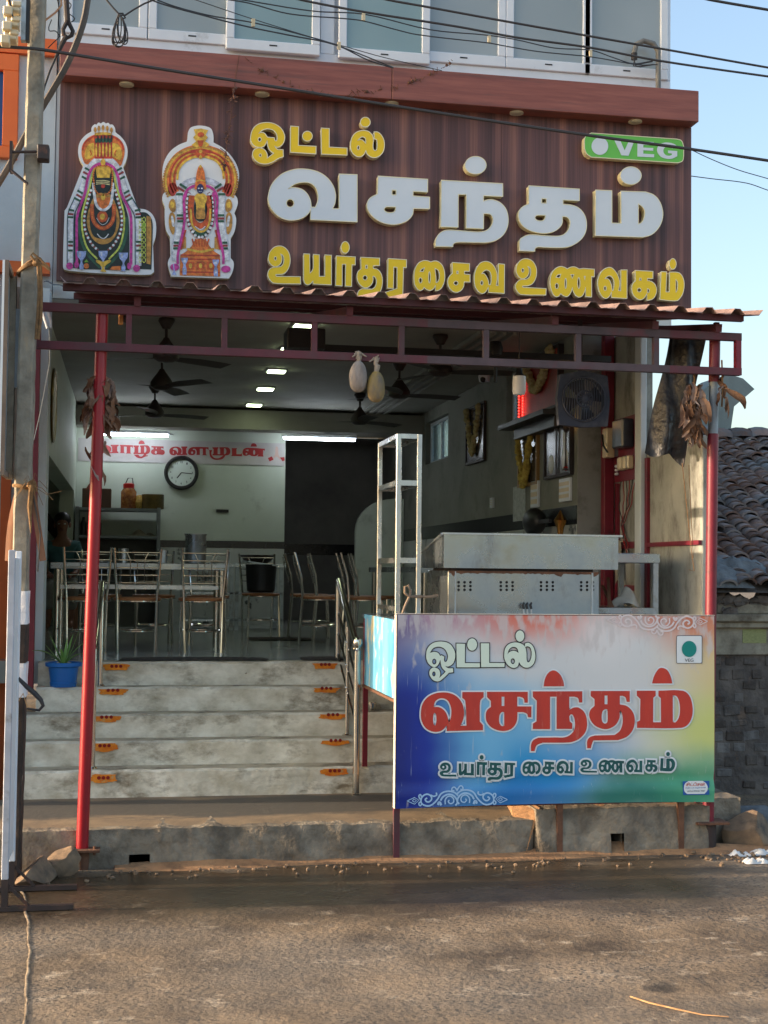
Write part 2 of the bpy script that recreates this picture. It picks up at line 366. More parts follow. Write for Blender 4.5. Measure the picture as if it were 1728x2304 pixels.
M['brick_piece'] = pm('sooty_block', S(128,117,109), S(80,74,72), scale=5, rough=0.95, bump=1.0, bscale=12, bdist=0.03, dirt=S(134,112,96), dscale=5, dlo=0.6, dhi=0.72); per_piece(M['brick_piece'], 0.6, 1.3)
M['led'] = emis('led_panel', S(236,255,206), 6.0)
M['tube'] = emis('tube_light', S(236,246,255), 13.0)

def road_mat():
    m = bpy.data.materials.new('road_surface'); m.use_nodes = True; nt = m.node_tree; N = nt.nodes; L = nt.links; b = N['Principled BSDF']
    tc = N.new('ShaderNodeTexCoord')
    def noise(s, det=7, st=(1,1,1), ro=0.62):
        mp = N.new('ShaderNodeMapping'); mp.inputs['Scale'].default_value = st; L.new(tc.outputs['Object'], mp.inputs[0])
        n = N.new('ShaderNodeTexNoise'); n.inputs['Scale'].default_value = s; n.inputs['Detail'].default_value = det; n.inputs['Roughness'].default_value = ro
        L.new(mp.outputs[0], n.inputs['Vector']); return n
    def ramp(src, p0, c0, p1, c1):
        r = N.new('ShaderNodeValToRGB'); r.color_ramp.elements[0].position = p0; r.color_ramp.elements[1].position = p1
        r.color_ramp.elements[0].color = c0; r.color_ramp.elements[1].color = c1; L.new(src, r.inputs[0]); return r.outputs[0]
    def mix(f, a, c, t='MIX'):
        x = N.new('ShaderNodeMix'); x.data_type = 'RGBA'; x.blend_type = t; L.new(f, x.inputs[0]) if not isinstance(f, float) else setattr(x.inputs[0], 'default_value', f)
        for i, v in ((6, a), (7, c)):
            if isinstance(v, tuple): x.inputs[i].default_value = v
            else: L.new(v, x.inputs[i])
        return x.outputs[2]
    base = ramp(noise(2.2, 8).outputs[0], 0.32, S(70,57,45), 0.66, S(150,128,102))
    pale = ramp(noise(5, 9, (0.9,1.2,1), 0.72).outputs[0], 0.56, (0,0,0,1), 0.66, (1,1,1,1))
    base = mix(pale, base, S(184,166,142))
    vo = N.new('ShaderNodeTexVoronoi'); vo.inputs['Scale'].default_value = 52; vo.inputs['Randomness'].default_value = 1.0
    mpv = N.new('ShaderNodeMapping'); mpv.inputs['Scale'].default_value = (0.8,0.9,1); L.new(tc.outputs['Object'], mpv.inputs[0]); L.new(mpv.outputs[0], vo.inputs['Vector'])
    peb = ramp(vo.outputs['Distance'], 0.26, (1,1,1,1), 0.40, (0,0,0,1))
    where = ramp(noise(1.6, 5, (0.7,1.1,1)).outputs[0], 0.36, (0,0,0,1), 0.6, (1,1,1,1))
    pm_ = mix(1.0, peb, where, 'MULTIPLY')
    base = mix(pm_, base, S(36,29,25))
    # splashed water strip along the kerb: a stain with its own ragged outline
    sp = N.new('ShaderNodeSeparateXYZ'); L.new(tc.outputs['Object'], sp.inputs[0])
    wn = noise(1.5, 9, (0.8,1.6,1), 0.66)
    ad = N.new('ShaderNodeMath'); ad.operation = 'MULTIPLY_ADD'; ad.inputs[1].default_value = 1.1; L.new(wn.outputs[0], ad.inputs[0]); L.new(sp.outputs['Y'], ad.inputs[2])
    ca = N.new('ShaderNodeMapRange'); ca.inputs['From Min'].default_value = -3.35; ca.inputs['From Max'].default_value = -2.66; L.new(ad.outputs[0], ca.inputs[0])
    cb = N.new('ShaderNodeMapRange'); cb.inputs['From Min'].default_value = -1.78; cb.inputs['From Max'].default_value = -1.95; L.new(ad.outputs[0], cb.inputs[0])
    cx = N.new('ShaderNodeMapRange'); cx.inputs['From Min'].default_value = 3.6; cx.inputs['From Max'].default_value = 3.0; L.new(sp.outputs['X'], cx.inputs[0])
    w1 = N.new('ShaderNodeMath'); w1.operation = 'MULTIPLY'; L.new(ca.outputs[0], w1.inputs[0]); L.new(cb.outputs[0], w1.inputs[1])
    wet = N.new('ShaderNodeMath'); wet.operation = 'MULTIPLY'; L.new(w1.outputs[0], wet.inputs[0]); L.new(cx.outputs[0], wet.inputs[1])
    dk = mix(0.78, base, S(54,43,29))
    # a small dark oil spot on the road
    om = N.new('ShaderNodeVectorMath'); om.operation = 'MULTIPLY_ADD'; om.inputs[1].default_value = (0.16,0.16,0); L.new(noise(9, 4).outputs['Color'], om.inputs[0]); L.new(tc.outputs['Object'], om.inputs[2])
    od = N.new('ShaderNodeVectorMath'); od.operation = 'DISTANCE'; p_ = atz(1488, 2224, 0); od.inputs[1].default_value = (p_.x+.08, p_.y+.08, 0); L.new(om.outputs[0], od.inputs[0])
    orr = N.new('ShaderNodeMapRange'); orr.inputs['From Min'].default_value = 0.10; orr.inputs['From Max'].default_value = 0.05; orr.inputs['To Max'].default_value = 0.8; L.new(od.outputs['Value'], orr.inputs[0])
    base = mix(orr.outputs[0], base, S(44,38,34))
    big = ramp(noise(0.55, 6, (1,1.6,1)).outputs[0], 0.42, (0,0,0,1), 0.62, (1,1,1,1)); bm_ = N.new('ShaderNodeMath'); bm_.operation = 'MULTIPLY'; bm_.inputs[1].default_value = 0.4; L.new(big, bm_.inputs[0])
    base = mix(bm_.outputs[0], base, S(128,120,110), 'MIX')
    outc = mix(wet.outputs[0], base, dk)
    L.new(outc, b.inputs['Base Color'])
    rr = N.new('ShaderNodeMapRange'); rr.inputs['To Min'].default_value = 0.85; rr.inputs['To Max'].default_value = 0.24; L.new(wet.outputs[0], rr.inputs[0]); L.new(rr.outputs[0], b.inputs['Roughness'])
    bn = noise(26, 8); bp = N.new('ShaderNodeBump'); bp.inputs['Distance'].default_value = 0.02
    bs = N.new('ShaderNodeMapRange'); bs.inputs['To Min'].default_value = 0.9; bs.inputs['To Max'].default_value = 0.35; L.new(wet.outputs[0], bs.inputs[0]); L.new(bs.outputs[0], bp.inputs['Strength'])
    L.new(bn.outputs[0], bp.inputs['Height']); L.new(bp.outputs[0], b.inputs['Normal'])
    return m
M['road'] = road_mat()
M['sand'] = pm('swept_sand', S(182,138,98), S(150,110,76), scale=5, rough=0.95, bump=0.6, bscale=40, dirt=S(110,84,62), dscale=6, dlo=0.5, dhi=0.7)

# ================================================================ ground, kerb, platform, steps
ZF = 1.06
struct(MB().box((-150,-120,-0.5),(150,150,0)).build('road', M['road']))
# sandy fillet heaped against the kerb
def sandf(u, v):
    x = -0.05 + u*4.15; h = 0.018 + 0.022*math.sin(x*3.1)**2 + (0.05 if 2.4 < x < 3.7 else 0)*math.sin((x-2.4)/1.3*PI)**2
    w = 0.10 + 0.07*math.sin(x*1.7+1)**2
    return V((x, -2.30 - w*v, 0.004 + h*(1-v)**1.6 if v < 1 else -0.004))
struct(MB().grid(sandf, 60, 6).build('sand_drift', M['sand'], smooth=True))
jr = random.Random(17)
struct(MB().grid(lambda u, v: V((-0.60+0.27*u**0.45+0.012*nz(u*3,0,0,2.5)+(v-.5)*0.014*(1+.6*nz(u*5,1,0,3)), -2.75-2.9*u, 0.003+0.0022*math.sin(PI*v))), 160, 3).build('road_joint', pm('joint_mortar', S(176,154,126), S(128,108,86), scale=14, rough=0.95, bump=0.5, dirt=S(96,80,62), dscale=9, dlo=0.48, dhi=0.6), smooth=True))
def rough_block(name, x0, x1, y0, y1, z0, z1, mat, parent=None, amp=0.02, hole=None, n=26, top=None):
    """kerb block with a broken, uneven front face; hole = (xa, xb, za, zb) gives a drain mouth"""
    mb = MB(); n = int((x1-x0)/0.022); nzs = 9
    xs = sorted(set([x0+(x1-x0)*i/n for i in range(n+1)] + ([hole[0], hole[1]] if hole else [])))
    zs = sorted(set([z0+(z1-z0)*i/nzs for i in range(nzs+1)] + ([hole[2], hole[3]] if hole else [])))
    ids = {}; J = len(zs)-1
    for j, z in enumerate(zs):
        for i, x in enumerate(xs):
            e = nz(x,0.3,z,3.2); f = nz(x,4.4,z,14); u = (z-z0)/(z1-z0)
            dy = -0.03*(1-u) + amp*1.1*e + 0.006*f + (0.03*max(0, nz(x,8,0,4)-.25) if u > .75 else 0)
            ids[i, j] = len(mb.v); mb.v.append(V((x, y0 + dy*(1 if 0 < i < len(xs)-1 else .2), z + ((0.010*nz(x,2,0,7)-0.012*max(0, nz(x,8,0,4)-.25)) if j == J else 0))))
    for j in range(J):
        for i in range(len(xs)-1):
            cx, cz = (xs[i]+xs[i+1])/2, (zs[j]+zs[j+1])/2
            if hole and hole[0] < cx < hole[1] and hole[2] < cz < hole[3]: continue
            mb.f.append((ids[i,j], ids[i+1,j], ids[i+1,j+1], ids[i,j+1]))
    back = []
    for i, x in enumerate(xs): back.append(len(mb.v)); mb.v.append(V((x, y1, z1)))
    for i in range(len(xs)-1): mb.f.append((ids[i,J], ids[i+1,J], back[i+1], back[i]))
    for i in (0, len(xs)-1):
        b0 = len(mb.v); mb.v.append(V((xs[i], y1, z0))); mb.f.append(tuple([ids[i,j] for j in range(J+1)] + [back[i], b0]))
    if hole:
        a, b, c, d = hole; mb.add([(a,y0+.01,c),(b,y0+.01,c),(b,y0+.01,d),(a,y0+.01,d),(a,y0+.4,c),(b,y0+.4,c),(b,y0+.4,d),(a,y0+.4,d)], [(0,1,5,4),(1,2,6,5),(2,3,7,6),(3,0,4,7),(4,5,6,7)])
    return mb.build(name, mat, parent, smooth=True, angle=60)
kp = struct(rough_block('kerb_platform', -1.3, 2.46, -2.305, -1.2, -0.02, 0.215, [M['conc_dark']], hole=(0.03,0.15,0.0,0.07)))
# smooth skim on top of the platform
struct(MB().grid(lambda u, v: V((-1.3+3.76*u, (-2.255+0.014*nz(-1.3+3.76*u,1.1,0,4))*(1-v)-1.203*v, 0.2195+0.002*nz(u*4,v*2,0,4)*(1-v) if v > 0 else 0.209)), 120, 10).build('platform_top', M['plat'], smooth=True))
kp2 = struct(rough_block('raised_slab', 2.47, 3.60, -2.33, 0.3, -0.02, 0.285, M['conc_dark'], hole=(2.94,3.025,0.012,0.13), n=18))
struct(rough_block('raised_slab', 3.601, 3.915, -2.09, 0.3, -0.02, 0.285, M['conc_dark'], n=6))
struct(MB().grid(lambda u, v: V((2.49+1.11*u, (-2.275+0.025*nz(2.49+1.1*u,1.3,0,5))*(1-v)-0.05*v, 0.290+0.002*nz(u*2,v*2,0,4)*(1-v) if v > 0 else 0.278)), 60, 10).build('slab_top', M['sand'], smooth=True))
struct(MB().add([(2.46,-2.31,0.0),(2.46,-2.31,0.215),(2.47,-1.6,0.215),(2.36,-2.2,0.219),(2.50,-2.31,0.289),(2.50,-1.6,0.289),(2.40,-2.34,0.0)],[(3,4,5,2),(1,4,3),(1,6,4),(3,2,1)]).build('mortar_ramp', M['sand']))
ST = [(-1.202,0.215,0.400),(-0.989,0.400,0.563),(-0.802,0.563,0.725),(-0.603,0.725,0.893),(-0.449,0.893,1.06)]
steps = thing('concrete_steps', 'five whitewashed concrete steps with orange turmeric patches climbing to the hall', 'steps', (0.9,-1.2,0.215))
for i, (y, za, zb) in enumerate(ST):
    yn = ST[i+1][0] if i < 4 else -0.3
    mb = MB(); r = random.Random(i); n = 150; x0, x1 = -0.62 - 0.1*(i < 3), 2.4
    for k in range(n+1):
        x = x0+(x1-x0)*k/n
        for (dy, z) in ((0.0,za),(0.004,(za+zb)/2),(0.0,zb-0.016),(0.016,zb)): e_ = nz(x,i*3.1,z,6); mb.v.append(V((x, y+dy+0.006*e_+(0.012*max(0,e_-.35) if dy > .01 or z > zb-.02 else 0), z+(0.006*nz(x,i*1.7,9,5) if z > za+.05 else 0))))
        mb.v.append(V((x, yn+0.01, zb)))
    for k in range(n):
        for q in range(4): a = k*5+q; mb.f.append((a, a+5, a+6, a+1))
    o = mb.build('step', [M['riser'], M['tread']], steps, smooth=True, angle=35)
    for p in o.data.polygons:
        if p.normal.z > 0.8: p.material_index = 1
M['turm'] = pm('turmeric_paste', S(226,142,40), S(200,98,20), scale=26, rough=0.9, dirt=S(190,150,98), dscale=22, dlo=0.56, dhi=0.66)
M['kumkum'] = flat('kumkum', 128,22,14, 0.9)
marks = [((232,1492,290,1508),(705,1487,757,1505)),((222,1545,285,1563),(705,1541,762,1558)),((208,1605,270,1624),(718,1600,778,1618)),((205,1668,264,1690),(724,1658,784,1676)),((202,1742,262,1760),(722,1726,782,1744))]
for (i, pr_) in enumerate(marks):
    y = ST[4-i][0]
    for q in pr_:
        a = at(q[0], q[1], y); b = at(q[2], q[3], y); cx, cz = (a.x+b.x)/2, (a.z+b.z)/2; rx, rz = (b.x-a.x)/2, (a.z-b.z)/2
        zt = ST[4-i][2]-0.012
        pts = []
        for k in range(36):
            t = 2*PI*k/36; w = 1+0.1*math.sin(5*t+i)+0.05*math.sin(11*t)
            pts.append((cx+rx*w*(abs(math.cos(t))**0.6)*(1 if math.cos(t) > 0 else -1), min(zt, cz+rz*w*(abs(math.sin(t))**0.7)*(1 if math.sin(t) > 0 else -1))))
        mk = poly_mesh([pts], y-0.009, 0.004).build('turmeric_mark', M['turm'], steps)
        for d in (-0.32, 0.02, 0.36):
            MB().lathe((cx+rx*d, y-0.010, cz+rz*0.15), [(0.012,0.0),(0.011,0.002)], 10, axis='y').build('kumkum_dot', M['kumkum'], mk)

# ================================================================ the hall (building shell)
bl = thing('restaurant_building', 'two storey restaurant with open dim dining hall below and white framed windows above', 'building', (1.9,0,0))
fl = struct(MB().box((-2.6,-0.30,0.9),(3.5,9.2,ZF-0.001)).build('hall_floor', M['floor']))
struct(MB().box((-0.62,-0.44,0.9),(2.42,-0.3005,ZF-0.003)).build('threshold', M['tread']))
BY = 6.2
MB().box((-0.64,BY,2.076),(1.85,BY+.15,3.62)).build('back_wall', M['inwall'], bl)
MB().box((-0.64,BY-.004,1.991),(1.85,BY+.14,2.074)).build('dado_band', M['dark_band'], bl)
MB().box((-0.64,BY-.002,ZF),(1.85,BY+.13,1.989)).build('tiled_dado', M['tile_wall'], bl)
MB().box((-0.66,BY-.35,3.40),(3.5,BY+.2,3.63)).build('ceiling_beam', M['ceil'], bl)
MB().box((1.85,8.6,ZF),(3.5,8.75,3.6)).build('kitchen_wall', M['dark_wall'], bl)
MB().box((1.85,8.595,1.95),(3.5,8.599,2.1)).build('kitchen_band', M['dark_band'], bl)
MB().box((1.80,BY+.16,ZF),(1.86,8.6,3.6)).build('kitchen_side_wall', M['dark_wall'], bl)
# rounded white partition at the back right
pts = [(2.86,ZF),(2.86,2.25)] + [(2.86+0.5*(1-math.cos(t)), 2.25+0.42*math.sin(t)) for t in [PI/2*k/8 for k in range(1,9)]] + [(3.49,2.67),(3.49,ZF)]
MB().prism(pts, 7.0, 7.1).build('partition', M['inwall'], bl)
# right wall with two window openings
def wall_x(x0, x1, ya, yb, z0, z1, holes, name, mat):
    mb = MB(); ys = sorted(set([ya, yb] + [h[0] for h in holes] + [h[1] for h in holes])); zs = sorted(set([z0, z1] + [h[2] for h in holes] + [h[3] for h in holes]))
    for i in range(len(ys)-1):
        for j in range(len(zs)-1):
            cy, cz = (ys[i]+ys[i+1])/2, (zs[j]+zs[j+1])/2
            if any(h[0] < cy < h[1] and h[2] < cz < h[3] for h in holes): continue
            mb.box((x0, ys[i], zs[j]), (x1, ys[i+1], zs[j+1]))
    return mb.build(name, mat, bl)
W1 = (4.55,5.75,3.02,3.52); W2 = (1.62,2.12,3.08,3.62)
wall_x(3.5, 3.68, 0.0, 9.0, 2.27, 3.66, [W1, W2], 'right_wall', M['darkwall2'])
MB().box((3.496,0.0,2.12),(3.67,9.0,2.268)).build('dado_band', M['dark_band'], bl)
MB().box((3.498,0.0,0.9),(3.66,9.0,2.118)).build('tiled_dado', M['tile_wall'], bl)
M['glass'] = pm('frosted_window_glass', S(206,228,236), rough=0.12); M['glass'].node_tree.nodes['Principled BSDF'].inputs['Transmission Weight'].default_value = 0.9
for W in (W1, W2):
    w = MB(); y0, y1, z0, z1 = W; t = 0.035
    for a, b in (((y0,z0),(y1,z0+t)),((y0,z1-t),(y1,z1)),((y0,z0+t),(y0+t,z1-t)),((y1-t,z0+t),(y1,z1-t)),(((y0+y1)/2-t/2,z0+t),((y0+y1)/2+t/2,z1-t))):
        w.box((3.56,a[0]+.001,a[1]+.001),(3.60,b[0]-.001,b[1]-.001))
    wf = w.build('hall_window', M['white_frame'], bl)
    MB().box((3.576,y0+t,z0+t),(3.584,y1-t,z1-t)).build('pane', M['glass'], wf)
# left wall with side opening
MB().box((-0.80,0.0,ZF),(-0.64,0.45,3.66)).build('left_wall', M['inwall'], bl)
MB().box((-0.80,5.7,ZF),(-0.64,6.36,3.66)).build('left_wall_end', M['inwall'], bl)
MB().box((-0.80,0.45,2.62),(-0.64,5.7,3.66)).build('left_lintel', M['inwall'], bl)
MB().box((-2.6,0.0,ZF),(-2.5,6.36,3.66)).build('side_room_wall', M['inwall'], bl)
MB().box((-2.5,6.22,ZF),(-0.8,6.36,3.66)).build('side_room_back', M['inwall'], bl)
MB().box((-2.6,0.012,ZF),(-0.8,0.05,3.66)).build('side_room_front', M['inwall'], bl)
MB().box((-2.7,0.02,3.66),(3.68,9.2,3.74)).build('ceiling', M['ceil'], bl)
g = MB()
for dx in (0.0,0.09,0.18,0.27): g.box((2.72+dx,0.1,3.628),(2.755+dx,6.0,3.659))
g.build('cornice_ribs', M['ceil'], bl)
# slab over the opening and upper storey
MB().box((-0.60,0.02,3.745),(4.30,9.0,5.37)).build('upper_wall', M['wall'], bl)
MB().box((-0.60,0.05,5.37),(4.30,9.0,8.4)).build('upper_storey_wall', M['wall'], bl)
MB().box((-0.72,-0.34,ZF-.16),(-0.60,0.0,3.745)).build('left_jamb', M['wall'], bl)
MB().box((3.5,-0.02,0.3),(3.735,-0.001,3.745)).build('pillar_face', M['pillar'], bl)
MB().box((3.735,-0.06,0.3),(3.80,0.0,3.745)).build('pillar_return', M['pillar'], bl)
# yard wall on the right, facing the stall
MB().box((3.75,-0.80,0.28),(3.82,-0.06,3.60)).build('side_wall', M['sidewall'], bl, bevel=0.006)
MB().box((3.75,-1.86,0.28),(3.81,-0.801,2.66)).build('low_side_wall', M['sidewall'], bl, bevel=0.008)
MB().box((3.70,-0.86,0.28),(3.749,-0.74,3.62)).build('pilaster', M['wall'], bl, bevel=0.006)
# upper windows
PX = [(163,312,'a'),(353,512,'a'),(528,702,'b'),(781,950,'b'),(966,1121,'a'),(1157,1312,'a'),(1333,1487,'a')]
for i, (a, b, kd) in enumerate(PX):
    yf = -0.02 if kd == 'a' else -0.06
    xa, xb = at(a, 60, yf).x, at(b, 60, yf).x
    z0 = 5.84 if kd == 'a' else 5.80
    t = 0.065; zb = z0 - 0.085; zt = 7.2
    w = MB(); w.box((xa-t,yf,zb),(xb+t,yf+.045,z0)); w.box((xa-t,yf,zt),(xb+t,yf+.045,zt+.08)); w.box((xa-t,yf,z0),(xa,yf+.045,zt)); w.box((xb,yf,z0),(xb+t,yf+.045,zt))
    wf = w.build('window', M['white_frame'], bl, bevel=0.006)
    MB().box((xa,yf+.018,z0),(xb,yf+.026,zt)).build('pane', M['pane' if kd == 'a' else 'pane_teal'], wf)
    MB().box(((xa+xb)/2-.03,yf-.003,z0-.04),((xa+xb)/2+.03,yf+.002,z0-.03)).build('drain_slot', M['black'], wf)
MB().box((-0.58,0.030,5.761),(4.28,0.048,7.6)).build('window_backing', M['white_frame'], bl)
MB().box((-0.58,0.0,5.62),(4.28,0.049,5.76)).build('window_sill', M['white_frame'], bl, bevel=0.006)
for (a, b) in ((1.395,1.50),(-0.55,-0.30),(4.18,4.28)): MB().box((a,0.0,5.76),(b,0.049,7.4)).build('mullion', M['white_frame'], bl)

# ================================================================ fascia box
fa = thing('fascia_box', 'reddish wood grain fascia box with round downlights along the top of the sign', 'fascia', (1.94,-0.1,5.37))
f = MB(); f.box((-0.573,-0.18,5.372),(1.93,-0.001,5.626)); f.box((1.934,-0.18,5.372),(4.45,-0.001,5.626))
f.build('fascia_panel', M['fascia'], fa, bevel=0.004)
M['lamp_rim'] = flat('downlight_cream', 214,206,178, 0.5)
for q in ((285,188),(590,212),(880,235),(1160,256),(1428,274)):
    p = atz(*q, 5.37); d = MB().lathe((p.x,-0.09,5.3725), [(0.055,0.0),(0.055,-0.012),(0.042,-0.014)], 24).build('downlight', M['lamp_rim'], fa, smooth=True)
    MB().lathe((p.x,-0.09,5.3585), [(0.041,0.0),(0.040,-0.003)], 20).build('diffuser', flat('diffuser', 196,188,160, 0.4), d)
# ================================================================ sign board
sb = thing('sign_board', 'large dark brown ribbed sign board with raised yellow and white Tamil lettering over the entrance', 'sign board', (1.94,-0.02,3.87))
MB().box((-0.573,-0.03,3.87),(1.0,0.018,5.371)).build('panel', M['panel'], sb)
MB().box((1.002,-0.03,3.87),(2.85,0.018,5.371)).build('panel', M['panel'], sb)
MB().box((2.852,-0.03,3.87),(4.45,0.018,5.371)).build('panel', M['panel'], sb)
YL = -0.10; M['rim'] = pm('trim_cap', S(248,240,206), S(236,226,186), scale=8, rough=0.4)
TOP = [('555,255,10.369', "90,560 150,360 280,250 470,215 640,245 800,350 885,520 870,660 800,760 710,795 655,768c 700,830 745,850c 850,850c 855,1015c 740,1055 620,1130 500,1175 400,1185 270,1150 170,1060 135,950 165,860 240,815 310,808 400,840 460,910 482,985 478,1048c 628,935c 545,870 497,780 482,690 477,640c 440,725 380,785 300,798 190,770 110,680 | 280,470c 380,390 500,365 620,400 690,480 710,560 705,620 682,645 655,620 645,572c 490,560c 470,540 430,480 380,452 330,450 | O 303,612,36,44 | O 316,980,26,32"),
 ('555,255,10.369', "1025,300c 1212,315c 1205,750c 1620,772c 1615,950c 1015,910c | O 1415,535,116,116"),
 ('710,255,10.369', "130,345c 320,358c 318,790c 735,812c 735,978c 138,955c"),
 ('710,255,10.369', "815,720 850,560 950,445 1100,402 1230,425 1320,510 1346,610 1342,820 1385,872 1425,830 1432,700 1420,620 1385,602c 1366,602c 1362,435c 1450,440 1540,520 1600,660 1592,850 1520,970 1400,1035 1290,1020 1200,950 1172,870c 1130,960 1060,1010 980,1015 880,950 825,850 | 980,635c 1060,560 1110,555 1160,590 1170,700c 1140,670 1085,620 1030,617 | O 995,805,26,48 | O 1160,208,115,115")]
MAIN = [('590,370,6.9125', "95,480 150,310 290,160 470,85 640,70 850,110 1000,200 1100,330 1140,470 1130,600 1095,690c 1195,692c 1195,150c 1475,160c 1475,895c 750,860c 754,690c 720,760 630,830 520,863 400,865 260,810 150,700 100,590 | 405,380c 500,310 620,280 740,290 830,360 868,480 860,580 825,668c 762,665c 748,560 700,460 620,390 520,362 450,362 | O 435,603,58,62"),
 ('810,370,6.9125', "280,182c 1052,232c 1050,432c 825,418c 825,490c 1082,510c 1082,692c 830,685c 815,780 740,870 620,920 500,935 350,905 220,830 130,720 108,620 150,530 270,460c | 497,400c 560,402c 560,475c 497,472c | 555,662c 545,720 500,748 420,745 375,705 400,665 450,660"),
 ('960,340,8.295', "272,545c 1418,608c 1420,850c 1062,832c 1060,935c 1140,910 1250,912 1380,970 1480,1090 1520,1260 1500,1430 1420,1570 1290,1665 1120,1705 900,1705 600,1700 520,1715 490,1745c 488,1785c 168,1778c 170,1660 220,1560 320,1490 430,1475 650,1490 900,1508 1060,1500 1160,1450 1220,1360 1235,1270 1200,1190 1140,1168 1062,1170c 1058,1450c 735,1435c 738,810c 588,808c 585,1422c 262,1412c | O 912,265,198,165"),
 ('1150,400,8.295', "328,150c 1272,212c 1272,430c 965,415c 968,495c 1120,510 1250,560 1360,680 1405,840 1390,1000 1320,1130 1200,1230 1060,1290 900,1305 600,1295 500,1290 455,1310 440,1340c 440,1375c 160,1362c 162,1160 220,1110 310,1070 420,1065 600,1080 880,1090 980,1060 1060,980 1100,870 1085,780 1030,730 955,722c 950,850 900,930 800,1000 660,1035 520,1030 340,980 210,890 140,750 150,620 220,540 328,488c | 570,390c 655,392c 655,475c 570,472c | 638,700c 630,760 590,800 520,805 460,780 445,740 470,705 520,698"),
 ('1310,370,8.295', "248,478c 550,490c 552,1095c 725,1100c 720,500c 1180,515c 1330,570 1440,690 1500,880 1485,1050 1410,1200 1290,1310 1130,1358c 245,1330c | 1045,735c 1120,790 1165,880 1150,1000 1110,1080 1045,1112c | O 905,210,195,165")]
SUB = [('595,540,10.369', "85,430 120,290 220,175 340,140 460,170 560,280 600,440 580,610 510,740 420,800 300,805 262,814 285,848c 838,858c 845,1028c 220,1008 140,950 85,860 78,770 120,680 200,640 310,632c 390,610 440,540 450,440 425,360 375,328c 405,400 405,490 365,570 300,618c 230,622 150,575 100,500 | O 253,433,25,40"),
 ('595,540,10.369', "915,322c 1055,330c 1060,775c 1110,720 1138,650c 1138,335c 1280,348c 1280,850c 1405,848c 1408,348c 1562,358c 1562,1048c 1132,1028c 1130,960c 1070,1025 1000,1048 940,1010 912,930c"),
 ('745,540,9.2167', "105,330c 502,352c 500,520c 432,515c 425,965c 292,958c 300,505c 230,505c 228,955c 92,945c | O 292,155,86,122"),
 ('745,540,9.2167', "612,358c 1005,378c 1005,530c 872,535c 875,590c 960,610 1030,690 1062,820 1050,980 1000,1100 930,1170 850,1185 700,1180 668,1195 662,1225c 550,1222c 548,1120 575,1050 640,1012c 850,1020c 910,970 938,880 925,800 885,752 865,765c 868,850 830,930 760,985 690,990 610,940 550,850 535,740 560,650 618,600c | 715,525c 748,525c 748,590c 715,590c | O 702,785,42,45"),
 ('745,540,9.2167', "1180,385c 1562,410c 1560,575c 1500,570c 1485,1150c 1190,1250c 1125,1085c 1365,1005c 1365,570c 1300,562c 1290,1005c 1165,1000c"),
 ('920,570,11.06', "125,600 150,400 230,250 350,185 460,185 540,215c 640,190 740,215 840,320 888,500 880,700 820,850 730,925 655,930c 663,800c 620,870 540,925 470,915 410,880 380,850c 340,905 270,925 200,880 145,780 | 385,362c 355,455c 275,455c 310,400 | O 287,675,38,65 | O 510,600,22,140 | 645,378c 720,420 755,520 750,640 710,715 675,732c 672,600"),
 ('920,570,11.06', "1075,228c 1508,258c 1505,450c 1380,448c 1380,515c 1520,530c 1520,718c 1375,712c 1360,830 1290,930 1190,972 1080,940 990,830 965,690 1000,580 1080,495c | 1190,445c 1222,445c 1222,508c 1190,508c | O 1168,742,50,48"),
 ('1060,570,9.7588', "65,540 95,380 180,230 290,180 400,195 490,270 555,400 572,540 548,705c 590,712c 598,228c 732,242c 728,882c 380,860c 378,745c 350,800 290,870 220,880 140,820 85,720 | 225,450c 290,385 350,370 410,410 437,500 435,620 420,690c 390,690c 375,600 330,500 280,445 | O 232,650,26,46"),
 ('1060,570,9.7588', "985,370 1010,250 1090,150 1210,118 1330,160 1410,270 1438,400 1415,550 1350,660 1260,710 1140,718 1122,732 1150,748c 1645,775c 1640,918c 1090,905 1020,850 975,760 985,670 1040,600 1110,572c 1230,562 1295,480 1305,390 1290,320 1240,290c 1270,350 1265,440 1220,520 1160,560c 1100,555 1030,500 995,430 | O 1132,375,25,40"),
 ('1220,580,10.369', "180,560 205,400 290,265 410,205 510,220 580,258c 660,220 760,215 860,262c 960,248c 1215,268c 1212,445c 1150,440c 1150,918c 1010,910c 1010,690c 985,790 930,890 850,920 770,870 715,770 698,700c 670,800 610,890 550,910 480,880 430,840c 380,900 310,908 250,850 200,720 | 430,385c 405,465c 318,455c 360,400 | O 337,660,35,62 | O 543,600,20,120 | 665,395c 735,395c 697,480c | O 850,590,28,125 | 975,435c 1000,435c 995,520c"),
 ('1370,570,9.2167', "-236,620 -210,480 -130,350 -20,295 60,305 150,400 205,520 222,640 200,772c 242,780c 245,345c 375,345c 372,938c 52,920c 52,800c 10,890 -60,937 -140,900 -210,770 | -85,528c -30,480 20,470 75,510 102,590 98,700 80,772c 66,772c 50,660 10,560 -40,525 | O -82,728,25,45"),
 ('1370,570,9.2167', "542,355c 912,375c 910,525c 795,522c 798,565c 890,590 960,660 988,770 960,880 900,950 785,978c 785,835c 750,900 690,955 620,960 540,910 485,820 472,700 500,620 545,575c | 632,518c 665,518c 665,558c 632,558c | O 628,762,38,40 | 795,735c 830,750 835,790 815,815 795,812c"),
 ('1370,570,9.2167', "1080,380c 1195,385c 1180,800c 1250,802c 1255,390c 1440,400 1520,480 1558,620 1540,800 1480,920 1400,985 1055,960c | 1385,545c 1415,590 1422,680 1410,770 1385,810c | O 1322,222,72,112")]
def rd(e):
    ox, oy, k = [float(t) for t in e[0].split(',')]; return parse(e[1], ox, oy, k)
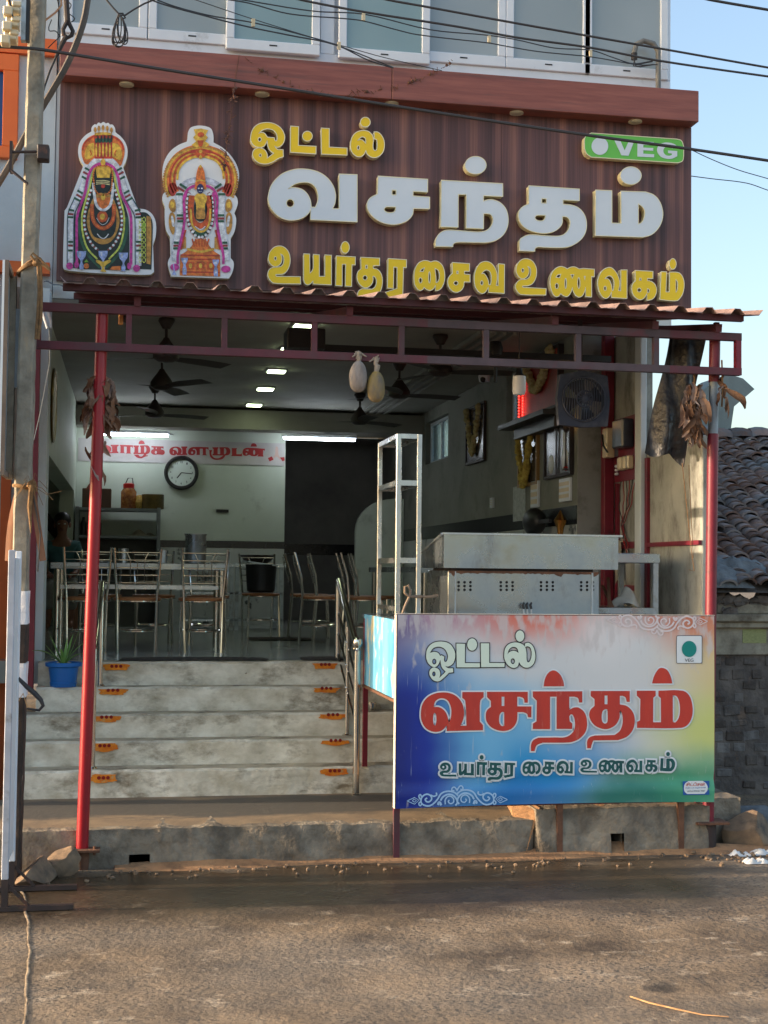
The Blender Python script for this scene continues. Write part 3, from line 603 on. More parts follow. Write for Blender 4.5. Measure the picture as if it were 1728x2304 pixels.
for row, fm, rim, colr in ((TOP, 'acr_yellow', 0.006, 'yellow'), (MAIN, 'acr_white', 0.006, 'white'), (SUB, 'acr_yellow', 0.0055, 'yellow')):
    for e in row:
        cs = px2w(rd(e), YL)
        body = poly_mesh(cs, YL, 0.069).build('letter', M['cream_edge'], sb)
        poly_mesh(cs, YL-0.0015, 0.0).build('letter_face', M[fm], body); edge_strip(MB(), cs, YL-0.0035, rim).build('letter_rim', M['rim'], body)
# VEG plate
vp = thing('veg_plate', 'green rounded plate reading VEG beside a white disc on the sign board', 'sign', (4.0,-0.03,5.0))
pl = px2w(parse("35,160 60,110 140,65c 1470,160c 1540,185 1575,270c 1575,420c 1555,500 1480,530c 140,440c 70,390 35,310c", 1310, 290, 6.9125), YL)
MB_ = poly_mesh(pl, YL, 0.069).build('plate_body', M['cream_edge'], vp)
poly_mesh(pl, YL-0.0015, 0.0).build('plate_face', M['acr_green'], vp); edge_strip(MB(), pl, YL-0.0035, 0.006).build('plate_rim', M['rim'], vp)
VG = px2w(parse("O 275,268,130,135 | 500,175c 592,180c 660,335c 725,190c 805,200c 720,418c 610,410c | 860,190c 1115,205c 1115,258c 950,246c 950,290c 1105,298c 1105,340c 950,332c 950,385c 1120,396c 1118,443c 858,430c | 1478,345c 1478,425c 1400,462 1320,465 1220,430 1165,340 1190,255 1270,215 1360,215 1440,240 1485,280c 1400,305c 1350,272 1290,285 1262,340 1290,400 1350,418 1395,405c 1395,382c 1335,375c 1335,335c", 1310, 290, 6.9125), YL-0.005)
for i, c in enumerate(VG): poly_mesh([c], YL-0.005, 0.0015).build('disc' if i == 0 else 'letter', M['acr_white'], vp)

# ================================================================ two cut-out deity pictures
class Pic:
    """printed cut-out board: layers of thin printed shapes on a white board"""
    def __init__(s, name, label, ox, oy, k, base):
        s.ox, s.oy, s.k = ox, oy, k; s.n = 0
        cs = px2w(parse(base, ox, oy, k), YL); x = sum(p[0] for p in cs[0])/len(cs[0])
        s.root = thing(name, label, 'picture', (x, -0.03, min(p[1] for p in cs[0])))
        poly_mesh(cs, YL, 0.068).build('board_edge', M['cream_edge'], s.root)
        poly_mesh(cs, YL-0.002, 0.0).build('board_face', M['pic_white'], s.root)
        s.mb = {}; s.y = YL-0.004
    def put(s, colr, pts_list, lvl):
        y = s.y - 0.0012*lvl
        w = px2w([[(s.ox+x/s.k, s.oy+yy/s.k) for x, yy in c] for c in pts_list], y)
        for c in w:
            m = poly_mesh([c], y, 0.0); s.mb.setdefault(colr, MB()).add(m.v, m.f)
    def poly(s, c, txt, l): s.put(c, parse(txt), l)
    def line(s, c, pts, w, l, sm=True): s.put(c, [ribbon(pts, w, sm=sm)], l)
    def dots(s, c, pts, step, r, l, alt=0):
        P = smooth_loop(pts, [False]*len(pts), False, 12); d = 0; q = []; last = V(P[0]); nxt = step*(0.5+alt)
        for p in P[1:]:
            a = last; b = V(p); L = (b-a).length
            while L > 0 and nxt <= d+L:
                t = (nxt-d)/L; q.append(a.lerp(b, t)); nxt += step
            d += L; last = b
        s.put(c, [[(p.x+r*math.cos(2*PI*i/10), p.y+r*math.sin(2*PI*i/10)) for i in range(10)] for p in q], l)
    def sym(s, pts, cx): return [(2*cx-x, y) for x, y in pts]
    def end(s):
        allm = MB(); idx = []; mats = []
        for c, m in s.mb.items():
            mats.append(M['pr_'+c]); allm.add(m.v, m.f); idx += [len(mats)-1]*len(m.f)
        o = allm.build('printed_picture', mats, s.root)
        o.data.polygons.foreach_set('material_index', idx)
M['pic_white'] = flat('print_white', 232,232,232, 0.4)
for n_, c_ in dict(orange=(226,120,48), gold=(240,184,64), red=(190,58,36), darkorange=(206,86,34), green=(40,88,62), dark=(20,34,30), pink=(206,60,150), purple=(150,60,140), lime=(206,214,90), white=(236,238,242), grey=(206,208,222), blue=(160,176,224), navy=(30,38,90), brick=(150,50,52), teal=(34,76,76), ochre=(196,140,60), leaf=(120,170,50), cream=(232,214,150)).items(): M['pr_'+n_] = pm('print_'+n_, S(*[min(255, int(q*1.10+6)) for q in c_]), S(*[int(q*0.78) for q in c_]), scale=34, rough=0.4, detail=3)
P = Pic('lingam_cutout', 'cut-out board of a garlanded temple idol under a five-headed golden serpent hood', 130, 260, 7.213,
  "545,215 560,175 600,140c 630,148c 660,115 700,130c 740,105 780,130c 820,120 845,148c 890,150 930,210 935,270c 1040,360 1110,470 1133,590 1110,730 1060,840c 1120,1010c 1210,1260c 1300,1508c 1430,1530 1530,1600 1590,1730 1590,1950 1545,2100c 1562,2540c 1500,2580 1200,2580 700,2560 300,2530 110,2500 85,2440 110,1545c 150,1490c 280,1160c 415,815c 350,700 330,570 360,430 450,320 545,260c")
P.poly('orange', "385,600 400,480 480,370 600,310 735,295 870,310 1000,380 1075,490 1085,600 1060,720 1005,820 800,760 600,760 460,790 400,690", 0)
P.poly('gold', "440,600 500,470 600,440c 600,640c 520,700 450,700 | 880,440c 980,470 1040,600 1010,720 940,690 870,650c", 1)
for sgn in (0, 1):
    a = [(520,560),(545,620),(530,650)]; P.line('darkorange', a if not sgn else P.sym(a, 735), 18, 2)
    e = [(400,560),(450,430),(590,330)]; P.line('red', e if not sgn else P.sym(e, 735), 26, 1)
P.poly('red', "588,318c 885,318c 880,700c 600,700c", 2)
for i in range(5):
    x = 625+i*55; P.poly('gold', f"O {x},560,17,110", 3); P.poly('green', f"{x-22},370c {x+22},370c {x+20},440c {x-20},440c", 3); P.poly('dark', f"O {x+27},375,14,55", 4)
for x, y in ((607,235),(667,212),(735,202),(803,212),(870,240)): P.poly('ochre', f"{x},{y-48} {x+24},{y} {x+8},{y+40} {x},{y+120}c {x-8},{y+40} {x-24},{y}", 3)
P.poly('gold', "600,290 735,270 870,290 860,330 735,310 610,330", 2)
P.poly('teal', "165,1560c 290,1560c 320,2480c 165,2470c", 0); P.poly('dark', "1300,1570c 1440,1580 1530,1700 1540,1900 1520,2500c 1300,2490c", 0)
P.poly('ochre', "1440,1625c 1510,1640c 1520,1900 1505,2420c 1440,2400c", 1); P.poly('leaf', "1390,1700c 1430,1800c 1400,1900c 1360,1800c", 1)
for j in range(9):
    for xx in (1340, 1400): P.line('lime', [(xx-26,1680+j*82),(xx,1650+j*82),(xx+24,1690+j*82),(xx,1730+j*82),(xx-24,1700+j*82)], 12, 2)
body = "735,780 610,830 540,1000 480,1250 380,1480 325,1700 320,2490c 1160,2510c 1150,1700 1095,1480 995,1250 930,1000 865,830"
P.poly('dark', body, 2)
wh = [(205,2420),(207,2100),(208,1750),(225,1580),(330,1340),(430,1050),(500,870),(600,745),(735,690)]
wr = [(x+ (46 if y > 1500 else 10), y+20*(y > 1500)) for x, y in P.sym(wh, 735)]
for w_ in (wh, wr): P.line('teal', w_[:5], 122, 0); P.line('grey', w_, 92, 1); P.line('white', w_, 60, 1.4)
for sgn in (0, 1):
    for (x, y, dx, dy) in ((480,870,40,22),(452,935,40,22),(430,1010,40,22),(362,1240,44,26),(345,1305,44,26),(312,1360,48,26),(220,1535,46,10),(212,1600,44,4),(210,1650,44,2),(208,2050,40,2),(206,2110,40,2),(205,2190,40,0)):
        xx = x if not sgn else 1470-x+(46 if y > 1500 else 10); d = dx if not sgn else -dx
        i_ = [870,935,1010,1240,1305,1360,1535,1600,1650,2050,2110,2190].index(y)
        P.line('brick' if i_ % 3 == 1 else 'green', [(xx-d,y-dy),(xx+d,y+dy)], 34, 2, sm=False)
pk = [(310,2420),(308,2000),(310,1700),(335,1550),(440,1260),(490,1000),(560,850),(650,790),(735,775)]
P.line('pink', pk, 42, 3); P.line('pink', [(x+(30 if y > 1500 else 0), y) for x, y in P.sym(pk, 735)], 42, 3)
ye = [(600,850),(560,950),(520,1150),(430,1450),(392,1650),(405,1900),(480,2150),(640,2330)]
P.line('lime', ye, 30, 3); P.line('lime', P.sym(ye, 735), 30, 3)
gr = [(350,1650),(365,1950),(470,2230),(690,2470)]; P.line('green', gr, 46, 3); P.line('green', P.sym(gr, 735), 46, 3)
be = [(548,1180),(480,1420),(432,1640),(442,1850),(500,2000),(580,2120),(660,2185)]
for sgn in (0, 1):
    b = be if not sgn else P.sym(be, 735); P.line('green', b, 40, 4); P.dots('white', b, 72, 22, 5); P.dots('brick', b, 72, 17, 5, 0.5)
P.poly('ochre', "490,1560c 600,1300 735,1250 870,1300 985,1560c 1000,1750 930,1960 840,2060 735,2090 630,2060 540,1960 470,1750", 3)
P.poly('dark', "520,1560c 620,1400 735,1350 850,1400 950,1560c 945,1800 880,1960 735,2000 590,1960 525,1800", 4)
og = [(555,1440),(565,1650),(620,1770),(735,1830),(850,1770),(905,1650),(910,1440)]; P.line('darkorange', og, 62, 5); P.dots('orange', og, 30, 13, 6)
P.poly('darkorange', "O 725,1640,85,92", 6); P.poly('gold', "O 725,1640,42,48", 7); P.dots('white', [(630,1660),(680,1740),(730,1770),(790,1740),(830,1660)], 20, 7, 7)
P.line('white', [(640,1920),(690,1975),(735,1995),(780,1975),(825,1920)], 16, 6)
P.poly('orange', "600,1330c 870,1330c 850,1450 735,1510 630,1450", 5)
P.line('white', [(575,1090),(600,1330),(640,1470),(735,1535),(840,1470),(880,1330),(897,1090)], 44, 6)
P.poly('gold', "620,900 640,840 735,815 840,840 860,900 840,1010c 640,1010c", 6); P.poly('dark', "610,1010c 860,1010c 850,1150 800,1220 735,1260 670,1220 620,1150", 6)
for j in range(3): P.line('cream', [(622,1060+j*26),(735,1054+j*26),(845,1070+j*26)], 13, 7)
P.poly('red', "O 735,1145,34,34", 7); P.poly('gold', "735,700 775,760 735,820 695,760", 6)
P.dots('orange', [(735,810),(620,840),(580,930),(585,1080),(620,1230),(735,1290),(850,1230),(880,1080),(885,930),(850,840),(735,810)], 36, 15, 8)
P.poly('gold', "O 735,1325,38,50", 8)
for x, y in ((385,2200),(735,2195),(1065,2225)):
    P.poly('blue', f"{x-75},{y}c {x+75},{y}c {x+66},{y+80} {x+25},{y+140} {x+14},{y+180} {x+34},{y+230} {x+30},{y+300}c {x-30},{y+300}c {x-34},{y+230} {x-14},{y+180} {x-25},{y+140} {x-66},{y+80}", 9); P.poly('grey', f"{x-48},{y+20}c {x-10},{y+20}c {x-14},{y+90} {x-34},{y+80}", 10)
P.poly('gold', "620,2350 735,2370 860,2350 780,2430 760,2480 790,2540c 690,2530c 715,2480 690,2430", 10)
P.poly('pink', "O 192,2440,56,56 | O 305,2420,36,56 | O 1278,2478,58,58 | O 1160,2440,36,56", 9)
P.poly('orange', "O 465,2440,44,44 | 880,2450c 1020,2440c 1020,2510c 840,2500c", 9); P.poly('leaf', "430,2380c 465,2330c 500,2380c", 9)
P.end()
P = Pic('throne_idol_cutout', 'cut-out board of a standing idol before a rounded golden arch, beside the yellow lettering', 350, 270, 7.9,
  "575,230 620,140 720,105 800,100 900,115 980,150 1015,215 1030,300 1030,400c 1200,500 1350,650 1450,820 1485,980 1460,1150 1400,1320c 1450,1390 1462,1480 1440,1560 1400,1653c 1430,1740 1430,1843 1400,1990 1335,2103c 1335,2453c 1385,2523 1385,2633 1350,2740 1300,2818c 280,2783c 235,2643 220,2523 265,2423c 255,2083c 190,1963 165,1773 165,1543c 120,1420 135,1320 200,1255c 150,1120 120,940 150,750 250,570 400,450 555,385c 570,300")
arc = [(320,1300),(255,1120),(285,880),(420,680),(620,570),(800,545),(980,570),(1180,670),(1310,870),(1345,1100),(1275,1310)]
P.line('orange', arc, 210, 0)
P.line('gold', [(800+(x-800)*1.13, 900+(y-900)*1.13) for x, y in arc], 34, 1); P.line('red', [(800+(x-800)*1.0, 900+(y-900)*1.0) for x, y in arc], 26, 1)
P.line('gold', [(800+(x-800)*0.92, 900+(y-900)*0.92) for x, y in arc], 22, 1); P.line('darkorange', [(800+(x-800)*0.85, 900+(y-900)*0.85) for x, y in arc], 30, 1); P.line('gold', [(800+(x-800)*0.76, 910+(y-910)*0.72) for x, y in arc[1:-1]], 40, 2)
P.line('red', [(620,570),(800,540),(980,570)], 60, 2); P.dots('ochre', [(800+(x-800)*1.2, 900+(y-900)*1.19) for x, y in arc], 46, 20, 2)
P.poly('red', "O 300,1230,80,120 | O 1290,1240,80,120", 1)
P.poly('gold', "680,165c 810,150c 935,180c 890,260c 930,310c 880,380c 960,430c 880,490 800,470 720,490 640,440c 720,380c 670,310c 710,260c", 3); P.poly('darkorange', "O 805,260,60,46 | O 800,590,92,88 | 740,360c 860,360c 830,470c 770,470c", 4); P.poly('gold', "O 800,560,32,32 | 800,610c 830,670 800,690 770,670", 5)
P.line('grey', [(450,1190),(560,1110),(700,1065),(800,1060),(900,1065),(1030,1110),(1150,1190)], 100, 3)
for sgn in (0, 1):
    f = (lambda p: p) if not sgn else (lambda p: P.sym(p, 800))
    cl = [(350,2500),(350,2250),(400,2030),(430,1850),(425,1600),(418,1300)]
    P.line('grey', f(cl), 118, 3); P.line('white', f(cl), 92, 4)
    P.line('pink', f([(395,2560),(395,2400),(450,2150),(500,1900),(515,1650),(505,1400),(560,1250),(660,1180),(800,1160)]), 46, 5)
    P.line('red', f([(450,2300),(500,2080),(530,1950)]), 40, 4)
    for (x, y, dx, dy, cc) in ((490,1175,60,40,'green'),(450,1230,60,36,'brick'),(425,1300,62,18,'green'),(436,1690,58,4,'green'),(440,1745,60,4,'brick'),(440,1795,54,4,'green'),(368,2170,44,10,'green'),(362,2225,44,8,'brick'),(354,2275,40,6,'green')): P.line(cc, f([(x-dx,y+dy*(1 if y < 1250 else -1)*-1),(x+dx,y+dy*(1 if y < 1250 else 1))]), 40, 6, sm=False)
    og = [[(300,1400),(250,1450),(240,1560),(320,1640),(360,1560),(340,1430)], [(260,1660),(300,1640),(345,1700),(340,1850),(320,2030),(260,1960),(235,1830),(240,1720)]]
    for o_ in og: P.put('ochre', [smooth_loop(f(o_), [False]*len(o_))], 2)
    P.put('gold', [smooth_loop(f([(280,1450),(330,1480),(320,1560),(270,1540)]), [False]*4)], 3)
    P.put('white', [smooth_loop(f([(275,1720),(300,1700),(330,1800),(320,1900),(285,1800)]), [False]*5)], 3)
P.line('pink', [(560,1280),(575,1500),(580,1760),(600,1900)], 60, 4); P.line('pink', [(1040,1280),(1025,1500),(1020,1760),(1000,1900)], 60, 4)
for b in ([(600,1290),(570,1400),(560,1600),(580,1800),(640,1960),(720,2060),(800,2090)], [(940,1290),(1000,1400),(1015,1600),(1010,1800),(950,1960),(880,2060),(800,2090)]):
    P.line('brick', b, 50, 5); P.dots('white', b, 76, 27, 6); P.dots('green', b, 76, 16, 6, 0.5)
P.line('darkorange', [(640,1340),(625,1650),(680,1820),(800,1880),(910,1820),(960,1650),(940,1340)], 110, 6); P.poly('dark', "690,1500 800,1400 910,1500 890,1750 800,1800 710,1750", 6)
P.line('gold', [(625,1580),(650,1850),(730,1960),(800,1985),(880,1960),(950,1850),(975,1580)], 34, 7); P.line('white', [(700,1890),(800,1945),(885,1890)], 16, 8)
P.line('green', [(690,1990),(800,2040),(910,1990)], 60, 5)
P.poly('gold', "690,1380 740,1310 860,1310 915,1390 880,1500 860,1680 800,1720 740,1680 720,1500", 8); P.poly('ochre', "740,1560c 860,1560c 880,1740 800,1760 720,1740", 9)
P.poly('orange', "795,810 860,900 885,1060 905,1230c 690,1230c 715,1060 740,900", 8); P.line('gold', [(715,1090),(800,1070),(885,1090)], 20, 9); P.poly('gold', "O 797,825,22,28", 9)
P.poly('navy', "O 795,1222,62,88", 10); P.poly('white', "O 768,1215,17,13 | O 824,1215,17,13", 11); P.line('grey', [(770,1265),(795,1277),(820,1265)], 8, 11)
P.poly('orange', "440,2400c 540,2340c 640,2240 700,2140 800,2110 900,2140 960,2240 1050,2340c 1145,2400c 1150,2780c 430,2760c", 3)
P.poly('ochre', "500,2060c 540,2080c 545,2280c 450,2290c | 1050,2080c 1090,2070c 1140,2300c 1045,2290c", 2)
for i in range(6): P.line('darkorange', [(650+i*60,2110),(690+i*44,2250)], 26, 4, sm=False)
for y in (2400,2470,2700): P.line('red', [(445,y),(1145,y+10)], 22, 4, sm=False)
P.line('gold', [(560,2290),(800,2340),(1040,2290)], 40, 4)
for x in (620,800,980): P.poly('darkorange', f"{x-70},2520c {x+70},2522c {x+70},2660c {x-70},2658c", 4); P.poly('gold', f"O {x},2590,30,46", 5)
for x, y in ((515,2450),(1070,2480)): P.poly('blue', f"{x-60},{y}c {x+60},{y}c {x+50},{y+60} {x+20},{y+120} {x+36},{y+200} {x+34},{y+300}c {x-34},{y+300}c {x-36},{y+200} {x-20},{y+120} {x-50},{y+60}", 6); P.poly('grey', f"O {x},{y+60},30,26 | O {x},{y+220},20,30", 7)
P.poly('pink', "O 340,2615,80,62 | O 1250,2650,84,62", 6); P.poly('blue', "310,2560c 330,2560c 340,2680 370,2750c 290,2750c 318,2680", 7)
P.end()
# ================================================================ awning
aw = thing('awning', 'maroon corrugated metal awning on square tube frame over the shop front', 'awning', (1.7,-2.4,3.3))
ax0, ax1 = -0.43, 3.84; ya, yb = -2.58, -0.035; za, zb = 3.335, 3.745; pitch = 0.1865; x_first = -0.245
prof = []; x = ax0
ks = [x_first + pitch*i for i in range(-1, 23)]
for k in ks:
    for dx, h in ((-0.047,0.0),(-0.018,0.036),(0.018,0.036),(0.047,0.0),(0.085,0.004),(0.1,0.0)):
        if ax0 <= k+dx <= ax1: prof.append((k+dx, h))
mb = MB(); n = len(prof); r = random.Random(3)
for (y, z) in ((ya, za), (yb, zb)):
    for (x, h) in prof: mb.v.append(V((x, y+(r.random()-.5)*0.012*(y == ya), z+h)))
for i in range(n-1): mb.f.append((i, i+1, n+i+1, n+i))
o_ = len(mb.v)
for v in list(mb.v[:2*n]): mb.v.append(v - V((0,0,0.0025)))
for i in range(n-1): mb.f.append((o_+i, o_+n+i, o_+n+i+1, o_+i+1)); mb.f.append((i, o_+i, o_+i+1, i+1))
M['awn'] = pm('corrugated_sheet', S(150,124,116), S(120,98,94), scale=4, rough=0.6, dirt=S(84,70,66), dscale=3, dlo=0.5, dhi=0.7)
mb.build('corrugated_sheet', M['awn'], aw)
def lerp_z(y): return za + (zb-za)*(y-ya)/(yb-ya)
for y in (-2.50, -1.05, -0.2): M['purlin'] = M.get('purlin') or pm('dull_dark_maroon', S(84,36,44), S(66,34,40), scale=5, rough=0.6); MB().box((ax0+.03,y-.02,lerp_z(y)-.042),(3.74,y+.02,lerp_z(y)-.004)).build('purlin', M['purlin'], aw)
for x in (0.02, 1.27, 2.55, 3.2, 3.62):
    MB().bar((x,-2.42,lerp_z(-2.42)-.085),(x,-0.1,lerp_z(-0.1)-.085),0.04,0.05).build('rafter', M['maroon_dusty'], aw)
M['sooty'] = pm('sooty_paint', S(92,76,82), S(70,60,66), scale=5, rough=0.7, dirt=S(104,50,60), dscale=4, dlo=0.55, dhi=0.75)
for nm, z0_, z1_ in (('upper_chord',3.205,3.252),('lower_chord',2.985,3.03)):
    for x0_, x1_, mt in ((-0.60,1.75,'maroon_dusty'),(1.75,3.3,'sooty'),(3.3,3.78,'maroon_dusty')): MB().box((x0_,-2.405,z0_),(x1_,-2.355,z1_)).build(nm, M[mt], aw)
for px in (290,505,707,903,1093,1300,1475): 
    x = at(px, 740, -2.38).x; MB().box((x-.017,-2.40,3.03),(x+.017,-2.36,3.205)).build('web_post', M['maroon_dusty' if x < 1.6 else 'sooty'], aw)
MB().box((3.745,-2.402,3.03),(3.779,-2.358,3.205)).build('web_post', M['maroon'], aw)
for x, y in ((0.02,-2.38),(1.27,-2.38),(2.55,-2.38),(3.62,-2.38)): MB().bar((x,y,3.25),(x,y,lerp_z(y)-.05),0.03).build('hanger', M['maroon_dusty'], aw)
rp = thing('awning_post', 'glossy red round post with bolted rusty base flange in front of the steps', 'post', (-0.2,-2.33,0))
MB().tube([(-0.236,-2.33,0.12),(-0.18,-2.345,3.22)], 0.035, 20).build('pipe', M['red_pole'], rp, smooth=True)
MB().box((-0.335,-2.41,0.105),(-0.135,-2.25,0.12)).build('flange', M['rust'], rp, bevel=0.002)
b_ = MB()
for dx in (-0.08,0.07): b_.lathe((-0.235+dx,-2.37,0.085), [(0.009,0),(0.009,0.05)], 8)
b_.build('bolt', M['rust'], rp); MB().tube([(-0.238,-2.33,-0.01),(-0.236,-2.33,0.106)], 0.042, 14).build('base_pipe', M['rust'], rp, smooth=True)
rp2 = thing('awning_post', 'dark red post with grey weathered upper length at the right end of the awning', 'post', (3.62,-2.3,0))
MB().tube([(3.60,-2.3,0.10),(3.632,-2.3,2.62)], 0.035, 18).build('pipe', M['maroon'], rp2, smooth=True)
M['galv'] = pm('galvanised_grey', S(150,158,164), S(128,134,140), scale=8, rough=0.55, metal=0.3)
MB().tube([(3.632,-2.3,2.62),(3.64,-2.3,2.95)], 0.031, 18).build('galvanised_length', M['galv'], rp2, smooth=True)
MB().tube([(3.64,-2.3,2.95),(3.645,-2.3,3.22)], 0.035, 18).build('cap_pipe', M['maroon'], rp2, smooth=True)
MB().box((3.50,-2.38,0.17),(3.71,-2.22,0.185)).build('flange', M['rust'], rp2, bevel=0.002)
MB().tube([(3.60,-2.3,0.0),(3.60,-2.3,0.17)], 0.05, 14).build('base_pipe', M['dark_iron'], rp2, smooth=True)
lp = thing('shopfront_post', 'deep maroon square post at the left jamb of the hall', 'post', (-0.665,-0.5,ZF-.2))
MB().box((-0.735,-0.54,0.86),(-0.645,-0.46,3.55)).build('square_tube', M['maroon'], lp, bevel=0.003)
lp2 = thing('shopfront_post', 'dark maroon square post standing by the pillar at the right jamb', 'post', (3.76,-0.16,0.29))
MB().box((3.655,-0.20,0.29),(3.735,-0.12,3.62)).build('square_tube', M['maroon'], lp2, bevel=0.003)

# ================================================================ street banner on its frame
bx0, bx1, bz0, bz1, BYF = 1.588, 3.607, 0.312, 1.466, -2.37
bn = thing('street_banner', 'large rainbow printed flex banner with red and green Tamil lettering on an iron frame', 'banner', (bx0,BYF,bz0))
def banner_mat():
    m = bpy.data.materials.new('printed_flex'); m.use_nodes = True; nt = m.node_tree; N = nt.nodes; L = nt.links; b = N['Principled BSDF']
    tc = N.new('ShaderNodeTexCoord'); cur = None
    wob = N.new('ShaderNodeTexNoise'); wob.inputs['Scale'].default_value = 2.2; wob.inputs['Detail'].default_value = 3; L.new(tc.outputs['Object'], wob.inputs['Vector'])
    wv = N.new('ShaderNodeVectorMath'); wv.operation = 'MULTIPLY_ADD'; wv.inputs[1].default_value = (0.3,0.3,0.3); L.new(wob.outputs['Color'], wv.inputs[0]); L.new(tc.outputs['Object'], wv.inputs[2])
    def blob(c, x, z, rx, rz, hi=1.0, p=(1.0,0.15)):
        nonlocal cur
        mp = N.new('ShaderNodeMapping'); mp.vector_type = 'POINT'; mp.inputs['Scale'].default_value = (1/rx,0,1/rz); mp.inputs['Location'].default_value = (-(x+.15)/rx,0,-(z+.15)/rz); L.new(wv.outputs[0], mp.inputs[0])
        ln = N.new('ShaderNodeVectorMath'); ln.operation = 'LENGTH'; L.new(mp.outputs[0], ln.inputs[0])
        mr = N.new('ShaderNodeMapRange'); mr.interpolation_type = 'SMOOTHSTEP'; mr.inputs['From Min'].default_value = p[0]; mr.inputs['From Max'].default_value = p[1]; mr.inputs['To Max'].default_value = hi; L.new(ln.outputs['Value'], mr.inputs[0])
        mx = N.new('ShaderNodeMix'); mx.data_type = 'RGBA'; L.new(mr.outputs[0], mx.inputs[0])
        if cur is None: mx.inputs[6].default_value = S(216,218,220)
        else: L.new(cur, mx.inputs[6])
        mx.inputs[7].default_value = c; cur = mx.outputs[2]
    blob(S(226,200,140), 2.15, 0.85, 0.62, 0.55, 0.9); blob(S(206,214,120), 2.05, 0.45, 0.65, 0.42, 0.9)
    blob(S(222,104,76), 1.0, 1.24, 1.0, 0.36, 1.0); blob(S(214,120,84), 1.9, 1.2, 0.55, 0.36, 0.95); blob(S(226,226,228), 1.3, 1.05, 0.34, 0.3, 0.85)
    blob(S(130,196,228), 0.75, 0.45, 0.5, 0.42, 0.8); blob(S(20,150,214), 0.85, 0.2, 1.0, 0.38, 0.98); blob(S(0,110,186), 0.6, 0.02, 0.9, 0.3, 0.9)
    blob(S(60,160,120), 1.85, 0.1, 0.8, 0.33, 0.95); blob(S(20,118,104), 1.45, 0.03, 0.6, 0.16, 0.9)
    blob(S(176,126,150), 0.28, 1.2, 0.5, 0.26, 0.8); blob(S(110,186,230), 0.15, 0.45, 0.82, 0.62, 1.0, (1.0,0.3)); blob(S(22,52,160), -0.02, 0.35, 0.56, 0.95, 1.0, (1.0,0.35)); blob(S(90,64,130), 0.0, 1.12, 0.26, 0.3, 0.7); blob(S(24,36,110), -0.05, 0.3, 0.28, 0.7, 0.7)
    # peeling and grime along the top edge, faded vertical scratches
    dn = N.new('ShaderNodeTexNoise'); dn.inputs['Scale'].default_value = 22; dn.inputs['Detail'].default_value = 8; mp = N.new('ShaderNodeMapping'); mp.inputs['Scale'].default_value = (1,1,0.35); L.new(tc.outputs['Object'], mp.inputs[0]); L.new(mp.outputs[0], dn.inputs['Vector'])
    sp = N.new('ShaderNodeSeparateXYZ'); L.new(tc.outputs['Object'], sp.inputs[0])
    tp = N.new('ShaderNodeMapRange'); tp.inputs['From Min'].default_value = 0.7; tp.inputs['From Max'].default_value = 1.154; tp.inputs['To Max'].default_value = 0.24; L.new(sp.outputs['Z'], tp.inputs[0])
    ad = N.new('ShaderNodeMath'); ad.operation = 'ADD'; L.new(dn.outputs[0], ad.inputs[0]); L.new(tp.outputs[0], ad.inputs[1])
    f1 = N.new('ShaderNodeMapRange'); f1.inputs['From Min'].default_value = 0.66; f1.inputs['From Max'].default_value = 0.8; f1.inputs['To Max'].default_value = 0.75; L.new(ad.outputs[0], f1.inputs[0])
    mx = N.new('ShaderNodeMix'); mx.data_type = 'RGBA'; L.new(f1.outputs[0], mx.inputs[0]); L.new(cur, mx.inputs[6]); mx.inputs[7].default_value = S(206,200,200)
    sn = N.new('ShaderNodeTexNoise'); sn.inputs['Scale'].default_value = 90; sn.inputs['Detail'].default_value = 2; mp2 = N.new('ShaderNodeMapping'); mp2.inputs['Scale'].default_value = (1,1,0.05); L.new(tc.outputs['Object'], mp2.inputs[0]); L.new(mp2.outputs[0], sn.inputs['Vector'])
    f2 = N.new('ShaderNodeMapRange'); f2.inputs['From Min'].default_value = 0.68; f2.inputs['From Max'].default_value = 0.78; f2.inputs['To Max'].default_value = 0.45; L.new(sn.outputs[0], f2.inputs[0])
    m2 = N.new('ShaderNodeMix'); m2.data_type = 'RGBA'; L.new(f2.outputs[0], m2.inputs[0]); L.new(mx.outputs[2], m2.inputs[6]); m2.inputs[7].default_value = S(200,210,220)
    L.new(m2.outputs[2], b.inputs['Base Color']); b.inputs['Roughness'].default_value = 0.42
    return m
def flexf(u, v):
    x = bx0+(bx1-bx0)*u; z = bz0+(bz1-bz0)*v
    return V((x, BYF-0.006 + 0.012*math.exp(-((v-0.13)/0.03)**2)*(0.4+0.6*u) - 0.008*math.exp(-((v-0.07)/0.03)**2) + 0.0025*math.sin(u*9+v*4), z + (0.012*math.sin(u*PI)*(1-v) if v < .02 else 0)))
fx = MB().grid(flexf, 60, 40).build('flex_sheet', banner_mat(), bn, smooth=True)
M['flexback'] = pm('flex_white', S(216,206,196), S(196,180,166), scale=5, rough=0.6)
fr = MB(); fr.box((bx0-.004,BYF+.014,bz0),(bx0+.04,BYF+.05,bz1)); fr.box((bx1-.04,BYF+.014,bz0),(bx1+.003,BYF+.05,bz1)); fr.box((bx0+.04,BYF+.014,bz1-.04),(bx1-.04,BYF+.05,bz1+.003)); fr.box((bx0+.04,BYF+.014,bz0),(bx1-.04,BYF+.05,bz0+.04)); fr.box((2.59,BYF+.014,bz0+.04),(2.63,BYF+.05,bz1-.04))
fr.build('frame', M['maroon_dusty'], bn)
hem = MB(); hem.box((bx0-.007,BYF-.008,bz0),(bx0-.0045,BYF+.05,bz1)); hem.box((bx0-.007,BYF-.009,bz1+.0035),(bx1+.004,BYF+.05,bz1+.007))
hem.build('hem', M['flexback'], bn)
for x in (1.60, 2.615, 3.40): MB().box((x-.018,BYF+.015,0.0),(x+.018,BYF+.05,bz0-.001)).build('leg', M['rust'] if x > 2 else M['maroon_dusty'], bn)
